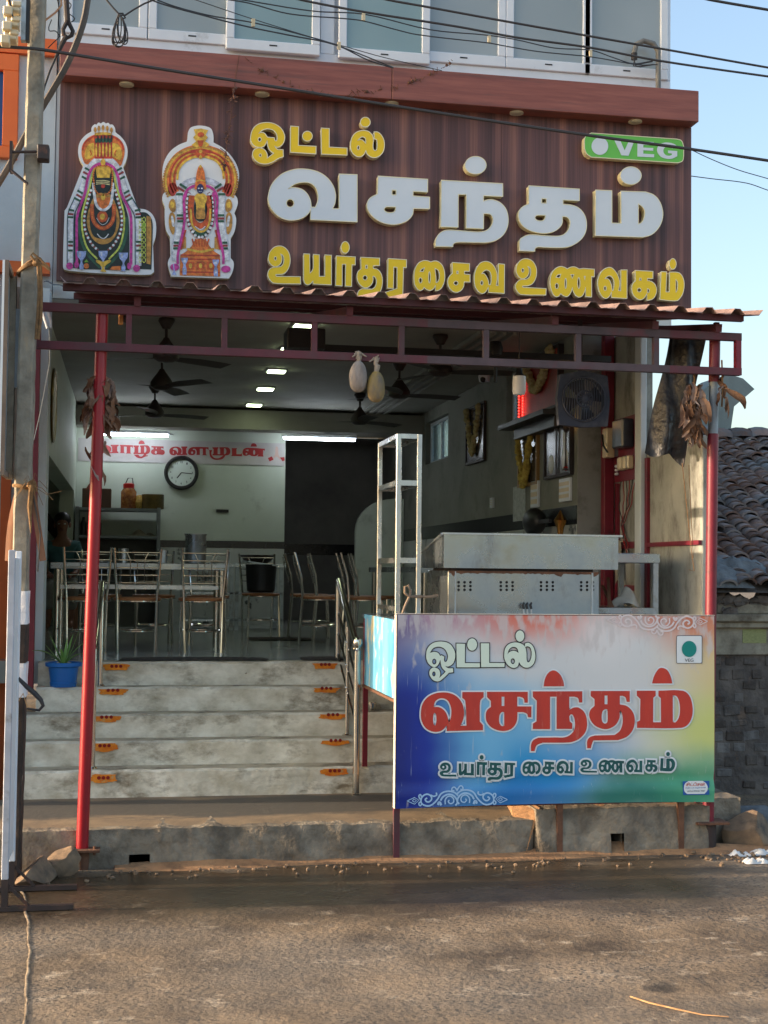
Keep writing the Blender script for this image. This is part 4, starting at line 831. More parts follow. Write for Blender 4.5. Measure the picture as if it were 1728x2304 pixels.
M['p_red'] = pm('print_red', S(206,62,46), S(186,56,48), scale=8, rough=0.45, stretch=(1,1,0.3), dirt=S(206,120,104), dscale=26, dlo=0.6, dhi=0.74, dstretch=(1,1,0.15))
M['p_white'] = flat('print_white_line', 226,232,236, 0.45); M['p_mint'] = flat('print_mint', 222,236,220, 0.45); M['p_black'] = flat('print_black', 30,26,40, 0.45); M['p_green'] = pm('print_green', S(20,92,92), S(16,76,78), scale=10, rough=0.45); M['p_teal'] = flat('print_teal', 0,134,128, 0.4)
M['p_blueline'] = flat('print_paleblue', 170,206,240, 0.45); M['p_pinkwhite'] = flat('print_palepink', 226,214,216, 0.45); M['p_grey'] = flat('print_grey', 96,98,104, 0.45); M['p_cobalt'] = flat('print_cobalt', 30,90,170, 0.45)
def on_banner(name, cs, lvl, mat, off=0.0, parent=None):
    if off:
        Y = BYF-0.012-0.0012*lvl; return edge_strip(MB(), px2w(cs, Y), Y, 2*off).build(name, mat, parent or bn)
    w = px2w(cs, BYF-0.012-0.0012*lvl); return poly_mesh(w, BYF-0.012-0.0012*lvl, 0.0, off).build(name, mat, parent or bn)
BR = [('930,1500,5.184', "88,550 110,430 190,340 330,300 470,325 560,410 592,520 580,620 550,688c 620,688c 605,400 570,362c 572,295c 820,295c 820,355c 785,390 775,450c 775,640c 812,682c 812,740c 390,752c 392,685c 330,745 240,760 150,720 100,640 | 236,470c 260,400 330,368 400,395 440,480 440,580 415,660c 395,570 360,510 300,472 | O 250,612,20,74"),
 ('930,1500,5.184', "860,293c 1335,293c 1335,420c 1298,420c 1285,370 1240,350c 1212,352c 1212,462c 1378,464c 1376,592c 1340,590c 1325,550 1280,530c 1215,530c 1205,640 1150,720 1050,750 930,720 860,650 845,570 860,510 905,468c 905,400c 860,355c | 1030,350c 1062,350c 1062,458c 1030,458c | 1060,530c 1060,690c 1030,692 1003,650 1005,570 1030,530"),
 ('1250,1490,5.184', "-266,340c 312,338c 312,470c 275,470c 262,420 220,402c 160,402c 160,555c 210,530 270,530 340,590 368,700 350,810 280,890 190,930 100,938c -150,938c -220,970 -245,1037c -287,1037c -284,960 -260,910 -200,880c 0,877 110,875 180,840 220,780 225,690 205,620 180,608 160,630c 165,690c 195,715c 195,778c 12,778c 12,402c -64,402c -64,780c -266,780c -264,715c -222,690c -218,450c -264,405c | -139,282c -125,200 -85,125 -20,95 50,140 90,220 100,280c"),
 ('1250,1490,5.184', "410,335c 866,335c 866,463c 830,462c 815,410 780,392c 750,392c 750,492c 830,510 900,580 925,680 900,790 830,870 730,908c 440,912c 425,950 410,1003c 370,1003c 370,920 400,875 460,855c 690,848c 750,800 780,720 782,640 765,575 748,562c 745,650 700,730 620,775 540,775 450,730 395,640 405,560 455,510c 455,430c 410,395c | 572,388c 606,388c 606,490c 572,490c | 606,550c 606,690 585,715 550,700 538,640 550,570 580,548"),
 ('1250,1490,5.184', "948,332c 1168,332c 1168,390c 1140,415c 1138,700c 1230,700c 1228,420c 1200,395c 1200,332c 1480,332 1560,390 1598,520 1590,640 1540,730 1460,765 950,766c 950,695c 985,680c 990,430c 948,390c | 1368,385c 1410,395 1440,450 1452,540 1440,640 1400,700 1368,698c | 1125,247c 1150,160 1200,80 1240,65 1300,90 1345,170 1362,247c")]
for e in BR:
    cs = rd(e); o = on_banner('letter_outline', cs, 0, M['p_white'], 0.009); on_banner('letter', cs, 2, M['p_red'], 0, bn)
BH = ["112,380 130,290 200,220 310,198 420,225 485,310 498,400 470,490 410,530 365,525c 400,550 470,555c 472,608c 415,615c 350,680 280,728 210,715 160,650 158,590 190,550 225,545 280,570 300,630 285,684c 372,600c 320,540 300,440c 270,510 220,540 150,500 118,440 | 160,350c 210,285 290,268 360,300 400,380 395,440 370,470 350,450 355,400c 318,380c 300,390c 270,350 220,335 | O 220,465,28,38 | O 215,630,22,32",
 "515,225c 630,228c 628,485c 828,487c 828,542c 520,542c | O 725,238,65,82", "840,222c 952,222c 952,483c 1158,485c 1155,538c 845,540c",
 "1152,380 1170,280 1230,225 1330,212 1420,255 1448,340 1452,440 1470,475 1500,450 1518,370 1505,290 1470,262 1430,270c 1428,225c 1480,215 1540,270 1567,380 1550,480 1500,535 1430,545 1375,510 1350,470c 1330,530 1270,550 1200,510 1160,440 | 1195,370c 1220,300 1270,270 1320,285 1345,350c 1300,325 1250,325 1215,345 | O 1267,460,28,38 | O 1362,125,58,75"]
for t in BH:
    cs = parse(t, 940, 1410, 5.925); on_banner('letter_outline', cs, 0, M['p_black'], 0.0055); on_banner('letter', cs, 2, M['p_mint'])
S_ = [rd(e) for e in SUB]
GL = [(0,(988.3,1714.7,1028,1748.5)),(1,(1031,1716.5,1067.2,1746)),(2,(1071.4,1697.8,1096.8,1745.5)),(3,(1095.5,1714.7,1132.3,1757.5)),(4,(1131,1714.7,1160,1751.5)),(5,(1174.6,1712.3,1217.4,1743)),(6,(1219.2,1712.3,1248.2,1743)),(7,(1251.2,1711,1289.8,1741.8)),(8,(1304.8,1708,1344,1739.4)),(9,(1346,1708.6,1405,1739.5)),(10,(1407.8,1708,1446.2,1739)),(11,(1450.8,1708.6,1480.6,1738.4)),(12,(1484,1690.9,1520,1736.7))]
for i, box in GL:
    cs = fit(S_[i], box); on_banner('letter_outline', cs, 0, M['p_white'], 0.0085); o = on_banner('letter', cs, 2, M['p_green']); on_banner('letter_inline', cs, 3, M['p_white'], 0.0024)
# veg mark, printer's sticker and the two scrolls
on_banner('veg_box', parse("1075,345 1095,330 1115,328c 1430,328c 1455,332 1462,350c 1462,725c 1455,748 1430,750c 1105,750c 1080,745 1072,725c", 1360, 1380, 6.636), 0, M['p_grey'], 0.0)
on_banner('veg_box_face', parse("1083,350 1100,340 1115,338c 1430,338c 1445,342 1452,355c 1452,722c 1445,738 1430,742c 1105,742c 1085,738 1080,722c", 1360, 1380, 6.636), 2, M['p_white'])
on_banner('veg_disc', parse("O 1265,532,110,121", 1360, 1380, 6.636), 4, M['p_teal'])
a = at(1360+1200/6.636, 1380+722/6.636, BYF-.018); b2 = at(1360+1330/6.636, 1380+675/6.636, BYF-.018)
bfont('VEG', b2.z-a.z, a.x, a.z, BYF-.018, M['p_grey'], 'veg_text', bn, 0.006, b2.x-a.x)
on_banner('sticker', [[(1536,1758),(1596,1757),(1596,1788),(1537,1789)]], 0, M['p_cobalt'])
on_banner('sticker_face', parse("540,320c 1120,312c 1250,400 1330,560 1310,720 1200,850c 480,858c 380,760 345,600 400,420", 1520, 1740, 18.43), 2, M['p_white'])
for tx, xx, yy, ww, hh, mt in (('சிட்டிசன்',1543.5,1768.5,43,8.5,'p_red'),('டிஜிட்டல் வந்தவாசி',1541.5,1775,46.5,4.6,'p_cobalt'),('செல்:99442 3987',1546.5,1782,40,5,'p_grey')):
    a = at(xx, yy, BYF-.017); b2 = at(xx+ww, yy-hh, BYF-.017); bfont(tx, b2.z-a.z, a.x, a.z, BYF-.017, M[mt], 'sticker_text', bn, 0.012, b2.x-a.x)
def scroll(ox, oy, k, flip, mat, cy):
    T = lambda p: (ox+p[0]/k, oy+(p[1] if not flip else 2*cy-p[1])/k)
    L = []
    def ln(pts, w): L.append((pts, w))
    for sg in (1, -1):
        m = lambda x, y: (790+(x-790)*sg, y-(0 if sg == 1 else 22)*0.9)
        ln([m(x, y) for x, y in ((800,200),(740,150),(640,135),(550,170),(490,260),(420,330),(350,355),(260,320),(250,250),(290,195),(350,180),(400,215),(400,265),(350,295),(310,260),(340,235))], 24)
        ln([m(x, y) for x, y in ((390,190),(440,210),(480,190),(475,155))], 22); ln([m(x, y) for x, y in ((540,275),(570,225),(640,185),(710,190),(770,240),(790,310),(760,345))], 26)
        ln([m(x, y) for x, y in ((610,330),(610,260),(660,210),(720,230),(735,290),(690,320),(655,290),(670,265))], 20); ln([m(x, y) for x, y in ((250,270),(215,215),(235,185),(255,215))], 20); ln([m(x, y) for x, y in ((250,280),(215,320),(235,350),(255,330))], 20)
        ln([m(x, y) for x, y in ((790,130),(750,75),(715,85),(710,125),(745,125))], 20); ln([m(x, y) for x, y in ((500,340),(520,300),(550,345))], 34)
        for d in (((40,280),(150,228),(215,268),(150,328),(40,280)),((115,276),(148,252),(178,272),(148,298),(115,276))): L.append(([m(x, y) for x, y in d], 12, False))
    mb = MB()
    for i, t in enumerate(L):
        c = ribbon([T(p) for p in t[0]], t[1]/k, sm=len(t) == 2)
        w = px2w([c], BYF-0.0122-0.00006*i)[0]; n2 = len(w)//2; Y = BYF-0.0122-0.00006*i
        mb.add([(x, Y, z) for x, z in w], [(q, q+1, 2*n2-2-q, 2*n2-1-q) for q in range(n2-1)])
    return mb.build('scroll_ornament', mat, bn)
scroll(910, 1760, 6.636, False, M['p_blueline'], 0)
scroll(1360+0, 1380+10/6.6, 6.636, True, M['p_pinkwhite'], 185)

# ================================================================ stall counter behind the banner
ct = thing('stall_counter', 'iron stall counter with flaking blue painted side plate behind the banner', 'counter', (2.6,-1.7,0.3))
M['bluepaint'] = pm('flaking_blue', S(70,150,206), S(120,186,214), scale=2.4, rough=0.5, stretch=(0.6,2.4,0.4), dirt=S(206,196,166), dscale=5, dlo=0.54, dhi=0.6, dstretch=(1,1.6,0.7))
sp_ = MB().box((1.588,-2.30,0.955),(1.60,-1.165,1.432)).build('side_plate', M['bluepaint'], ct, bevel=0.003)
MB().box((1.60,-2.28,1.405),(3.60,-1.0,1.43)).build('top_plate', M['sheet'], ct)
MB().box((1.584,-2.30,0.935),(1.612,-1.16,0.953)).build('edge_angle', M['rust'], ct)
for (x, y, zb_) in ((1.60,-1.20,0.40),(3.55,-1.2,0.29),(3.55,-2.25,0.29)): MB().box((x-.016,y-.016,zb_),(x+.016,y+.016,1.404)).build('leg', M['maroon'], ct)
rk = thing('steel_rack', 'tall narrow stainless rack with glass shelves standing on the stall counter', 'rack', (1.77,-1.45,1.43))
xa, xb, y0, y1 = 1.684, 1.851, -1.80, -1.10; t = 0.03
for (x, y) in ((xa,y0),(xb-t,y0),(xa,y1-t),(xb-t,y1-t)): MB().box((x,y,1.431),(x+t,y+t,2.615)).build('post', M['steel'], rk, bevel=0.002)
for z in (2.585, 2.28, 1.78):
    s_ = MB(); h = 0.034 if z < 2.5 else 0.03
    s_.box((xa+t,y0+.002,z),(xb-t,y0+t-.002,z+h)); s_.box((xa+t,y1-t+.002,z),(xb-t,y1-.002,z+h)); s_.box((xa+.002,y0+t,z),(xa+t-.002,y1-t,z+h)); s_.box((xb-t+.002,y0+t,z),(xb-.002,y1-t,z+h))
    s_.build('shelf_frame', M['steel'], rk)
    MB().box((xa+t,y0+t,z+.012),(xb-t,y1-t,z+.018)).build('shelf', pm('smoked_shelf', S(70,74,74), rough=0.2), rk)
MB().box((xa+.003,y0+t,1.47),(xa+t-.003,y1-t,1.50)).build('stretcher', M['steel'], rk)
tw = thing('griddle_stove', 'stainless griddle stove with vented cabinet and flared tray on the stall counter', 'stove', (2.55,-1.5,1.431))
yf = -1.8
cb = MB(); cb.box((2.03,yf,1.432),(3.055,yf+.62,1.735))
cab = cb.build('cabinet', M['sheet'], tw, bevel=0.004)
MB().box((2.075,yf-.004,1.432),(2.083,yf-.001,1.73)).build('seam', M['alum'], tw); MB().box((3.0,yf-.006,1.432),(3.012,yf-.001,1.73)).build('seam', M['alum'], tw)
ru = [(2.032,1.7345)]
for k in range(64): ru.append((2.034+1.016*k/63, 1.722-0.014*abs(nz(k*.13,0,0,2.2))-(0.05*max(0,nz(k*.31,5,0,1.5)-.45))))
ru.append((3.053,1.7345)); MB().prism(ru, yf-.0025, yf-.0005).build('rust_edge', M['rust'], tw)
M['hole'] = flat('vent_dark', 16,14,14, 0.9)
for gx in (305,620,920,1220):
    v = MB()
    for i in range(3):
        for j in range(3):
            p = at(940+(gx+(i)*44)/3.318, 950+(1195+j*28)/3.318, yf-.001); v.lathe((p.x,yf-.0015,p.z), [(0.009,0),(0.008,0.001)], 10, axis='y')
    v.build('vent_holes', M['hole'], tw)
ty = yf-.03
tr = MB(); zt, zl = 1.968, 1.752; dz = 0.112
tr.add([(1.995,ty,zl),(3.175,ty,zl),(3.175,ty,zt),(1.995,ty,zt),(1.995,ty+.66,zl),(3.175,ty+.66,zl),(3.175,ty+.66,zt-dz),(1.995,ty+.66,zt-dz)], [(0,1,2,3),(1,5,6,2),(5,4,7,6),(4,0,3,7),(0,4,5,1)])
tr.build('tray', M['sheet'], tw)
rm_ = MB(); rm_.box((1.985,ty-.016,zt),(3.20,ty+.012,zt+.012)); rm_.bar((1.992,ty+.012,zt+.004),(1.992,ty+.66,zt-dz+.004),0.026,0.012); rm_.bar((3.185,ty+.012,zt+.004),(3.185,ty+.66,zt-dz+.004),0.026,0.012)
rm_.build('rim', M['steel'], tw)
MB().add([(2.0,ty+.03,zt-.05),(3.16,ty+.03,zt-.05),(3.16,ty+.64,zt-dz-.04),(2.0,ty+.64,zt-dz-.04)], [(0,1,2,3)]).build('griddle_plate', M['dark_iron'], tw)
MB().box((2.06,yf+.03,1.7352),(3.02,yf+.58,1.7515)).build('burner_gap', M['dark_iron'], tw)
for px in (1176,1184,1193):
    p = at(px, 1356, yf-.02); MB().tube([(p.x+.006,yf-.03,p.z),(p.x-.004,yf-.036,p.z-.015),(p.x+.004,yf-.034,p.z-.04)], [0.006,0.009,0.008], 8).build('valve_handle', M['black'], tw, smooth=True)
    MB().tube([(p.x+.004,yf-.03,p.z-.04),(p.x+.008,yf-.025,p.z-.085)], 0.005, 8).build('valve_pipe', M['steel'], tw, smooth=True)
hk = thing('gas_hose', 'curled brown gas hose looping beside the stove', 'hose', (1.86,-1.75,1.43))
hp = [at(X_, Y_, -1.85) for X_, Y_ in ((905,1382),(912,1362),(920,1345),(924,1330),(918,1316),(911,1320),(911,1334),(920,1342),(940,1342),(965,1343),(985,1340))]
MB().tube([(p.x,p.y,p.z) for p in hp], 0.009, 10).build('hose', pm('hose_rubber', S(150,128,104), S(112,94,80), scale=60, rough=0.6), hk, smooth=True)
# steel side table right of the stove
sdt = thing('steel_table', 'low steel side table right of the griddle stove by the stained wall', 'table', (3.35,-1.2,0.29))
MB().box((3.06,-1.60,1.80),(3.56,-0.9,1.865)).build('tabletop', M['sheet'], sdt, bevel=0.004)
for (x, y) in ((3.53,-1.58),(3.10,-1.58),(3.53,-0.92),(3.10,-0.92)): MB().box((x-.018,y-.018,0.29),(x+.018,y+.018,1.799)).build('leg', M['alum'], sdt)
MB().box((3.08,-1.598,1.455),(3.512,-0.93,1.495)).build('shelf', M['sheet'], sdt)
cl = tag(MB().grid(lambda u, v: V((3.30+0.16*u+0.02*math.sin(9*v), -1.45+0.2*v, 1.497+0.07*abs(math.sin(PI*u))*(0.4+0.6*math.sin(PI*v))+0.10*math.exp(-((u-.8)/.16)**2)*math.sin(PI*v))), 18, 14).build('cloth', pm('white_cloth', S(226,220,206), S(206,196,180), scale=9, rough=0.9), smooth=True), 'crumpled white cloth on the lower shelf of the steel side table', 'cloth')
for q in (((1385,1300),(1360,1378)),((1372,1318),(1368,1378))):
    a = at(*q[0], -1.35); b2 = at(*q[1], -1.35); tag(MB().bar((a.x,-1.2,a.z),(b2.x,-1.45,1.49),0.022,0.008).build('wooden_lath', M['card']), 'flatter leaning brown wooden lath behind the stove cabinet' if q[0][0] > 1380 else 'steeper brown wooden lath standing behind the stove cabinet', 'stick')
# ================================================================ dining hall
def make_chair():
    t = thing('dining_chair', 'chair', 'chair', (0,0,0), 'steel dining chairs in the hall')
    # faces +Y, back at -Y; seat 0.43 m
    for s in (-1, 1):
        p = [(s*0.145,-0.20,0.0),(s*0.150,-0.19,0.2),(s*0.155,-0.17,0.43),(s*0.170,-0.19,0.62),(s*0.182,-0.25,0.83)]
        MB().tube(p, 0.0105, 8).build('back_leg', M['chrome'], t, smooth=True)
        MB().tube([(s*0.16,0.19,0.0),(s*0.15,0.17,0.42)], 0.0105, 8).build('front_leg', M['chrome'], t, smooth=True)
    b = MB()
    for z, y in ((0.795,-.24),(0.735,-.225),(0.675,-.21),(0.615,-.19),(0.555,-.18)):
        w = 0.155+0.03*(z-.43)/.4; b.tube([(-w,y,z),(-w*.5,y-.022,z),(0,y-.03,z),(w*.5,y-.022,z),(w,y,z)], 0.0045, 6)
    for x in (-0.055,0.0,0.055): b.tube([(x,-.257,0.735),(x,-.20,0.555)], 0.0035, 6)
    for s in (-1, 1): b.tube([(s*0.055,-.255,0.735),(s*0.085,-.262,0.795)], 0.0035, 6)
    b.build('back_grid', M['chrome'], t, smooth=True)
    MB().lathe((0,0,0.415), [(0.185,0),(0.19,0.006),(0.19,0.018),(0.18,0.024),(0.0,0.026)], 24).build('seat', M['seat'], t, smooth=True)
    MB().tube([(0.187*math.cos(a),0.187*math.sin(a),0.408) for a in [2*PI*k/24 for k in range(25)]], 0.008, 6).build('seat_ring', M['chrome'], t, smooth=True)
    MB().tube([(0.165*math.cos(a),0.165*math.sin(a)*1.05,0.17) for a in [2*PI*k/24 for k in range(25)]], 0.007, 6).build('foot_ring', M['chrome'], t, smooth=True)
    return t
M['seat'] = pm('plywood_seat', S(176,116,72), S(150,94,58), scale=6, rough=0.5, stretch=(1,4,1))
ch0 = make_chair(); used = [False]
def chair(x, y, rz, label):
    o = ch0 if not used[0] else copy_tree(ch0); used[0] = True
    o.location = (x, y, ZF); o.rotation_euler = (0,0,R(rz)); o['label'] = label
for x, rz, l in ((-0.33,2,'chrome dining chair behind the red post, its back to the street'),(0.07,-1,'chrome dining chair at the middle of the near table, back to the street'),(0.585,2,'chrome dining chair nearest the right end of the near table, back to the street')): chair(x, 0.80, rz, l)
for x, rz, l in ((-0.25,178,'chrome dining chair across the near table behind the red post'),(0.22,181,'chrome dining chair across the near table, between two front chairs'),(0.70,176,'chrome dining chair across the near table at its right end')): chair(x, 1.95, rz, l)
for x, y, rz, l in ((1.72,1.9,-98,'chrome dining chair in profile just left of the handrail top'),(1.92,2.45,-95,'chrome dining chair in profile right behind the handrail top'),(2.10,1.75,-92,'chrome dining chair in profile beside the left leg of the steel rack'),(1.75,3.0,-95,'chrome dining chair in profile furthest back at the right hand table'),(2.28,2.25,-95,'chrome dining chair in profile seen through the steel rack legs')): chair(x, y, rz, l)
chair(1.30, 3.3, 185, 'chrome dining chair with a black steel bucket standing on its seat')
bk = thing('bucket', 'black lidded bucket with papers on top standing on a dining chair', 'bucket', (1.30,3.3,ZF+.445))
MB().lathe((1.30,3.3,ZF+.445), [(0.12,0),(0.14,0.02),(0.155,0.26),(0.16,0.28)], 18).build('pail', M['black'], bk, smooth=True)
MB().cbox((1.29,3.28,ZF+.735), (0.30,0.24,0.012), mathutils.Euler((0.05,0.12,0.2)).to_matrix()).build('papers', M['acr_white'], bk)
tb = thing('dining_table', 'long steel topped dining table behind the front row of chairs', 'table', (0.09,1.3,ZF))
MB().box((-0.625,0.90,ZF+.66),(0.81,1.65,ZF+.715)).build('tabletop', M['sheet'], tb, bevel=0.004)
for (x, y) in ((-0.57,0.95),(0.755,0.95),(-0.57,1.6),(0.755,1.6)): MB().tube([(x,y,ZF),(x,y,ZF+.659)], 0.028, 12).build('leg', M['chrome'], tb, smooth=True)
MB().box((-0.57,0.955,ZF+.50),(0.75,0.985,ZF+.53)).build('rail', M['steel'], tb); MB().box((-0.5,1.56,ZF+.50),(0.7,1.59,ZF+.53)).build('rail', M['steel'], tb)
tb2 = thing('dining_table', 'long dining table along the right wall beyond the handrail', 'table', (2.85,2.5,ZF))
MB().box((2.55,1.5,ZF+.66),(3.2,4.2,ZF+.71)).build('tabletop', M['sheet'], tb2)
for (x, y) in ((2.6,1.55),(3.15,1.55),(2.6,4.15),(3.15,4.15)): MB().tube([(x,y,ZF),(x,y,ZF+.659)], 0.026, 10).build('leg', M['chrome'], tb2, smooth=True)
ws = thing('serving_table', 'two tier steel serving table against the tiled back wall', 'table', (1.1,5.2,ZF))
MB().box((0.55,4.8,ZF+.70),(1.72,5.5,ZF+.74)).build('tabletop', M['sheet'], ws)
MB().box((0.58,4.83,ZF+.40),(1.69,5.47,ZF+.42)).build('shelf', M['sheet'], ws); MB().box((0.58,4.83,ZF+.10),(1.69,5.47,ZF+.12)).build('shelf', M['sheet'], ws)
for (x, y) in ((0.60,4.85),(1.12,4.85),(1.18,4.85),(1.67,4.85),(0.6,5.45),(1.67,5.45)): MB().box((x-.02,y-.02,ZF),(x+.02,y+.02,ZF+.699)).build('leg', M['alum'], ws)
tag(MB().lathe((1.42,5.0,ZF+.742), [(0.10,0),(0.15,0.03),(0.20,0.09),(0.205,0.095)], 24).build('steel_bowl', M['dark_iron'], smooth=True), 'wide dark metal bowl on the serving table by the back wall', 'bowl')
tag(MB().lathe((0.56,1.45,ZF+.716), [(0.085,0),(0.09,0.01),(0.09,0.24),(0.098,0.25),(0.098,0.256)], 24).build('steel_vessel', M['steel'], smooth=True), 'tall round steel vessel standing on the near dining table', 'pot')
for i, (x, r_, h_, l) in enumerate(((-0.05,0.045,0.12,'left of two steel tumblers on the near dining table'),(0.28,0.045,0.11,'right of two steel tumblers on the near dining table'))): tag(MB().lathe((x,1.35,ZF+.716), [(r_*.8,0),(r_,h_),(r_*.95,h_)], 16).build('tumbler', M['steel'], smooth=True), l, 'tumbler')
# wall shelf unit with jars
su = thing('shelf_unit', 'grey metal shelf unit with jars and pots against the back wall', 'shelf', (0,6.0,ZF))
for x in (-0.60, 0.33): MB().box((x-.02,5.72,ZF),(x+.02,6.15,2.44)).build('side_frame', M['galv'], su)
for z in (2.40, 2.08, 1.72): MB().box((-0.58,5.73,z),(0.31,6.15,z+.03)).build('shelf', M['galv'], su)
MB().box((-0.58,6.151,ZF),(0.31,6.17,2.07)).build('back_sheet', M['dark_wall'], su)
j = thing('snack_jar', 'plastic snack jar with red lid and handle on top of the shelf unit', 'jar', (-0.02,5.9,2.432))
MB().lathe((-0.02,5.9,2.432), [(0.085,0),(0.09,0.01),(0.09,0.2),(0.06,0.24)], 20).build('jar_body', pm('snack_jar', S(170,110,50), S(120,60,30), scale=30, rough=0.25), j, smooth=True)
MB().lathe((-0.02,5.9,2.672), [(0.065,0),(0.065,0.05),(0.03,0.06)], 20).build('lid', flat('lid_red', 206,28,22, 0.35), j, smooth=True)
MB().tube([(-0.06,5.9,2.72),(-0.03,5.9,2.79),(0.02,5.9,2.79),(0.03,5.9,2.72)], 0.006, 6).build('handle', M['black'], j, smooth=True)
tag(MB().ball((0.10,5.9,2.51), 0.06, 0.05, 0.08, jit=0.25).build('snack_bag', pm('puffed_snack', S(206,170,80), S(170,130,50), scale=30, rough=0.6), smooth=False), 'clear bag of yellow puffed snacks beside the red lidded jar', 'bag')
tag(MB().lathe((0.26,5.9,2.432), [(0.13,0),(0.13,0.17),(0.12,0.17),(0.12,0.03)], 20).build('brass_tub', pm('old_brass', S(120,100,50), S(70,60,40), scale=7, rough=0.45, metal=0.5), smooth=True), 'dark brass tub at the right end of the shelf unit top', 'tub')
tag(MB().box((-0.55,5.85,2.432),(-0.22,6.1,2.66)).build('carton', pm('brown_carton', S(96,70,52), S(80,58,44), scale=5, rough=0.8), bevel=0.006), 'plain brown carton at the left end of the shelf unit top', 'carton')
tag(MB().grid(lambda u, v: V((-0.05+0.36*u, 5.8+0.3*v, 2.112+0.05*math.sin(PI*u)*(1+0.7*math.sin(13*u+5*v))*math.sin(PI*v))), 24, 10).build('paper_heap', pm('old_paper', S(190,180,160), S(140,130,116), scale=20, rough=0.9)), 'untidy heap of papers on the middle shelf of the unit', 'papers')
for i, x in enumerate((-0.53,-0.45,-0.36)): tag(MB().lathe((x,5.85,2.112), [(0.035,0),(0.035,0.14),(0.015,0.18),(0.015,0.21)], 12).build('bottle', M['black'], smooth=True), ['tall dark bottle at the left edge of the middle shelf','tall dark bottle in the middle of three on the middle shelf','tall dark bottle closest to the red post on the middle shelf'][i], 'bottle', 'bottles on the middle shelf')
# clock
ck = thing('wall_clock', 'round black rimmed wall clock under the red wall lettering', 'clock', (0.6,6.19,2.68))
MB().lathe((0.597,6.165,2.887), [(0.205,-0.03),(0.205,0.01),(0.19,0.035),(0.165,0.03),(0.16,0.0)], 40, axis='y').build('rim', M['black'], ck, smooth=True)
MB().lathe((0.597,6.168,2.887), [(0.162,-0.01),(0.162,0.006)], 36, axis='y').build('dial', flat('dial', 206,216,206, 0.4), ck)
hd = MB()
for ang, ln_, w in ((-142,0.085,0.012),(95,0.125,0.009)):
    a = R(ang); hd.bar((0.597,6.158,2.887),(0.597+ln_*math.sin(a),6.158,2.887+ln_*math.cos(a)),0.003,w)
hd.build('hands', M['black'], ck)
for h in range(1, 13):
    a = R(30*h); s_ = str(h); wid = 0.014*len(s_); bfont(s_, 0.026, 0.597+0.128*math.sin(a)-wid/2, 2.887+0.128*math.cos(a)-.013, 6.160, M['black'], 'numeral', ck, 0.01, wid)
# painted lettering band over the clock
wl = thing('wall_banner', 'pale wall banner with red Tamil lettering across the top of the back wall', 'banner', (0.6,6.19,3.0))
MB().box((-0.62,6.188,3.0),(1.84,6.196,3.275)).build('sheet', pm('wall_sheet', S(190,184,182), S(172,168,166), scale=3, rough=0.5), wl)
M['wl_red'] = flat('wall_red', 160,30,36, 0.5)
def on_wall(cs): poly_mesh(px2w(cs, 6.184), 6.184, 0.002).build('letter', M['wl_red'], wl)
va = rd(BR[0]); ma = rd(BR[4])[:2]
on_wall(fit(va, (214,1000.5,267,1020.3)))
k5 = (220,980,7.541); k6 = (420,980,6.9125)
on_wall(parse("370,155c 598,165c 595,215c 575,190c 555,190c 555,290c 570,305c 475,305c 490,290c 490,190c 445,188c 445,285c 470,300c 370,298c 385,285c 385,180c", *k5))
on_wall(fit(ma, (300.2,1001.8,338,1021.7)))
on_wall(parse("610,325c 690,322c 710,350 750,352 790,308c 835,312c 810,335c 850,335c 850,350c 800,360 740,386 670,375 | 690,145c 705,100 740,82 780,100 798,145c", *k5))
on_wall(parse("910,178c 1118,185c 1115,225c 1090,210c 1075,210c 1075,235c 1120,250 1138,290 1110,325 1055,322 1010,320 950,325 905,290 915,245 945,230c 945,205c 910,200c | O 985,285,18,25 | 985,205c 1000,205c 1000,228c 985,228c", *k5))
on_wall(fit(va, (381,1004.5,421.5,1024.5)))
on_wall(parse("22,250 45,200 100,178 340,182c 340,225c 320,205c 298,205c 300,290c 318,308c 240,305c 252,290c 250,205c 205,205c 205,302c 150,302c 155,285c 150,230 120,205 95,218 125,225 138,255 120,295 70,305 30,290 | O 85,265,16,18", *k6))
on_wall(fit(ma, (477.9,1006,518.4,1024.8))); on_wall(parse("350,225c 395,225c 385,290 430,345 500,350 570,310c 605,310c 560,362 490,378 420,372 365,325", *k6))
on_wall(parse("700,195c 785,195c 775,215c 775,290c 845,290c 860,270c 860,322c 690,318c 705,300c 705,215c", *k6))
on_wall(parse("868,265 890,208 950,190 1218,205c 1212,240c 1190,222c 1188,300c 1195,328c 1100,325c 1115,290c 1080,318 1010,318 975,300 930,315 885,305 | O 1050,262,16,36 | O 930,282,14,14 | 910,225c 960,215c 960,245c | 995,172c 1010,130 1045,120 1080,135 1092,172c", *k6))
M['wl_skin'] = flat('print_hands', 190,160,150, 0.5)
for ox_ in (420,):
    poly_mesh(px2w(parse("1395,170 1420,190 1430,300 1480,370c 1450,380c 1395,330 1340,385c 1300,380c 1370,300 1380,200", *k6), 6.184), 6.184, 0.002).build('folded_hands', M['wl_skin'], wl)
    poly_mesh(px2w(parse("1262,350c 1325,322c 1350,375c 1290,402c", *k6) + parse("1450,340c 1520,335c 1528,385c 1490,402c", *k6), 6.183), 6.182, 0.002).build('bangle', M['wl_red'], wl)
tag(MB().box((1.02,6.186,2.42),(1.17,6.196,2.455)).build('door_plate', M['black']), 'small dark name plate on the back wall below the clock', 'plate')
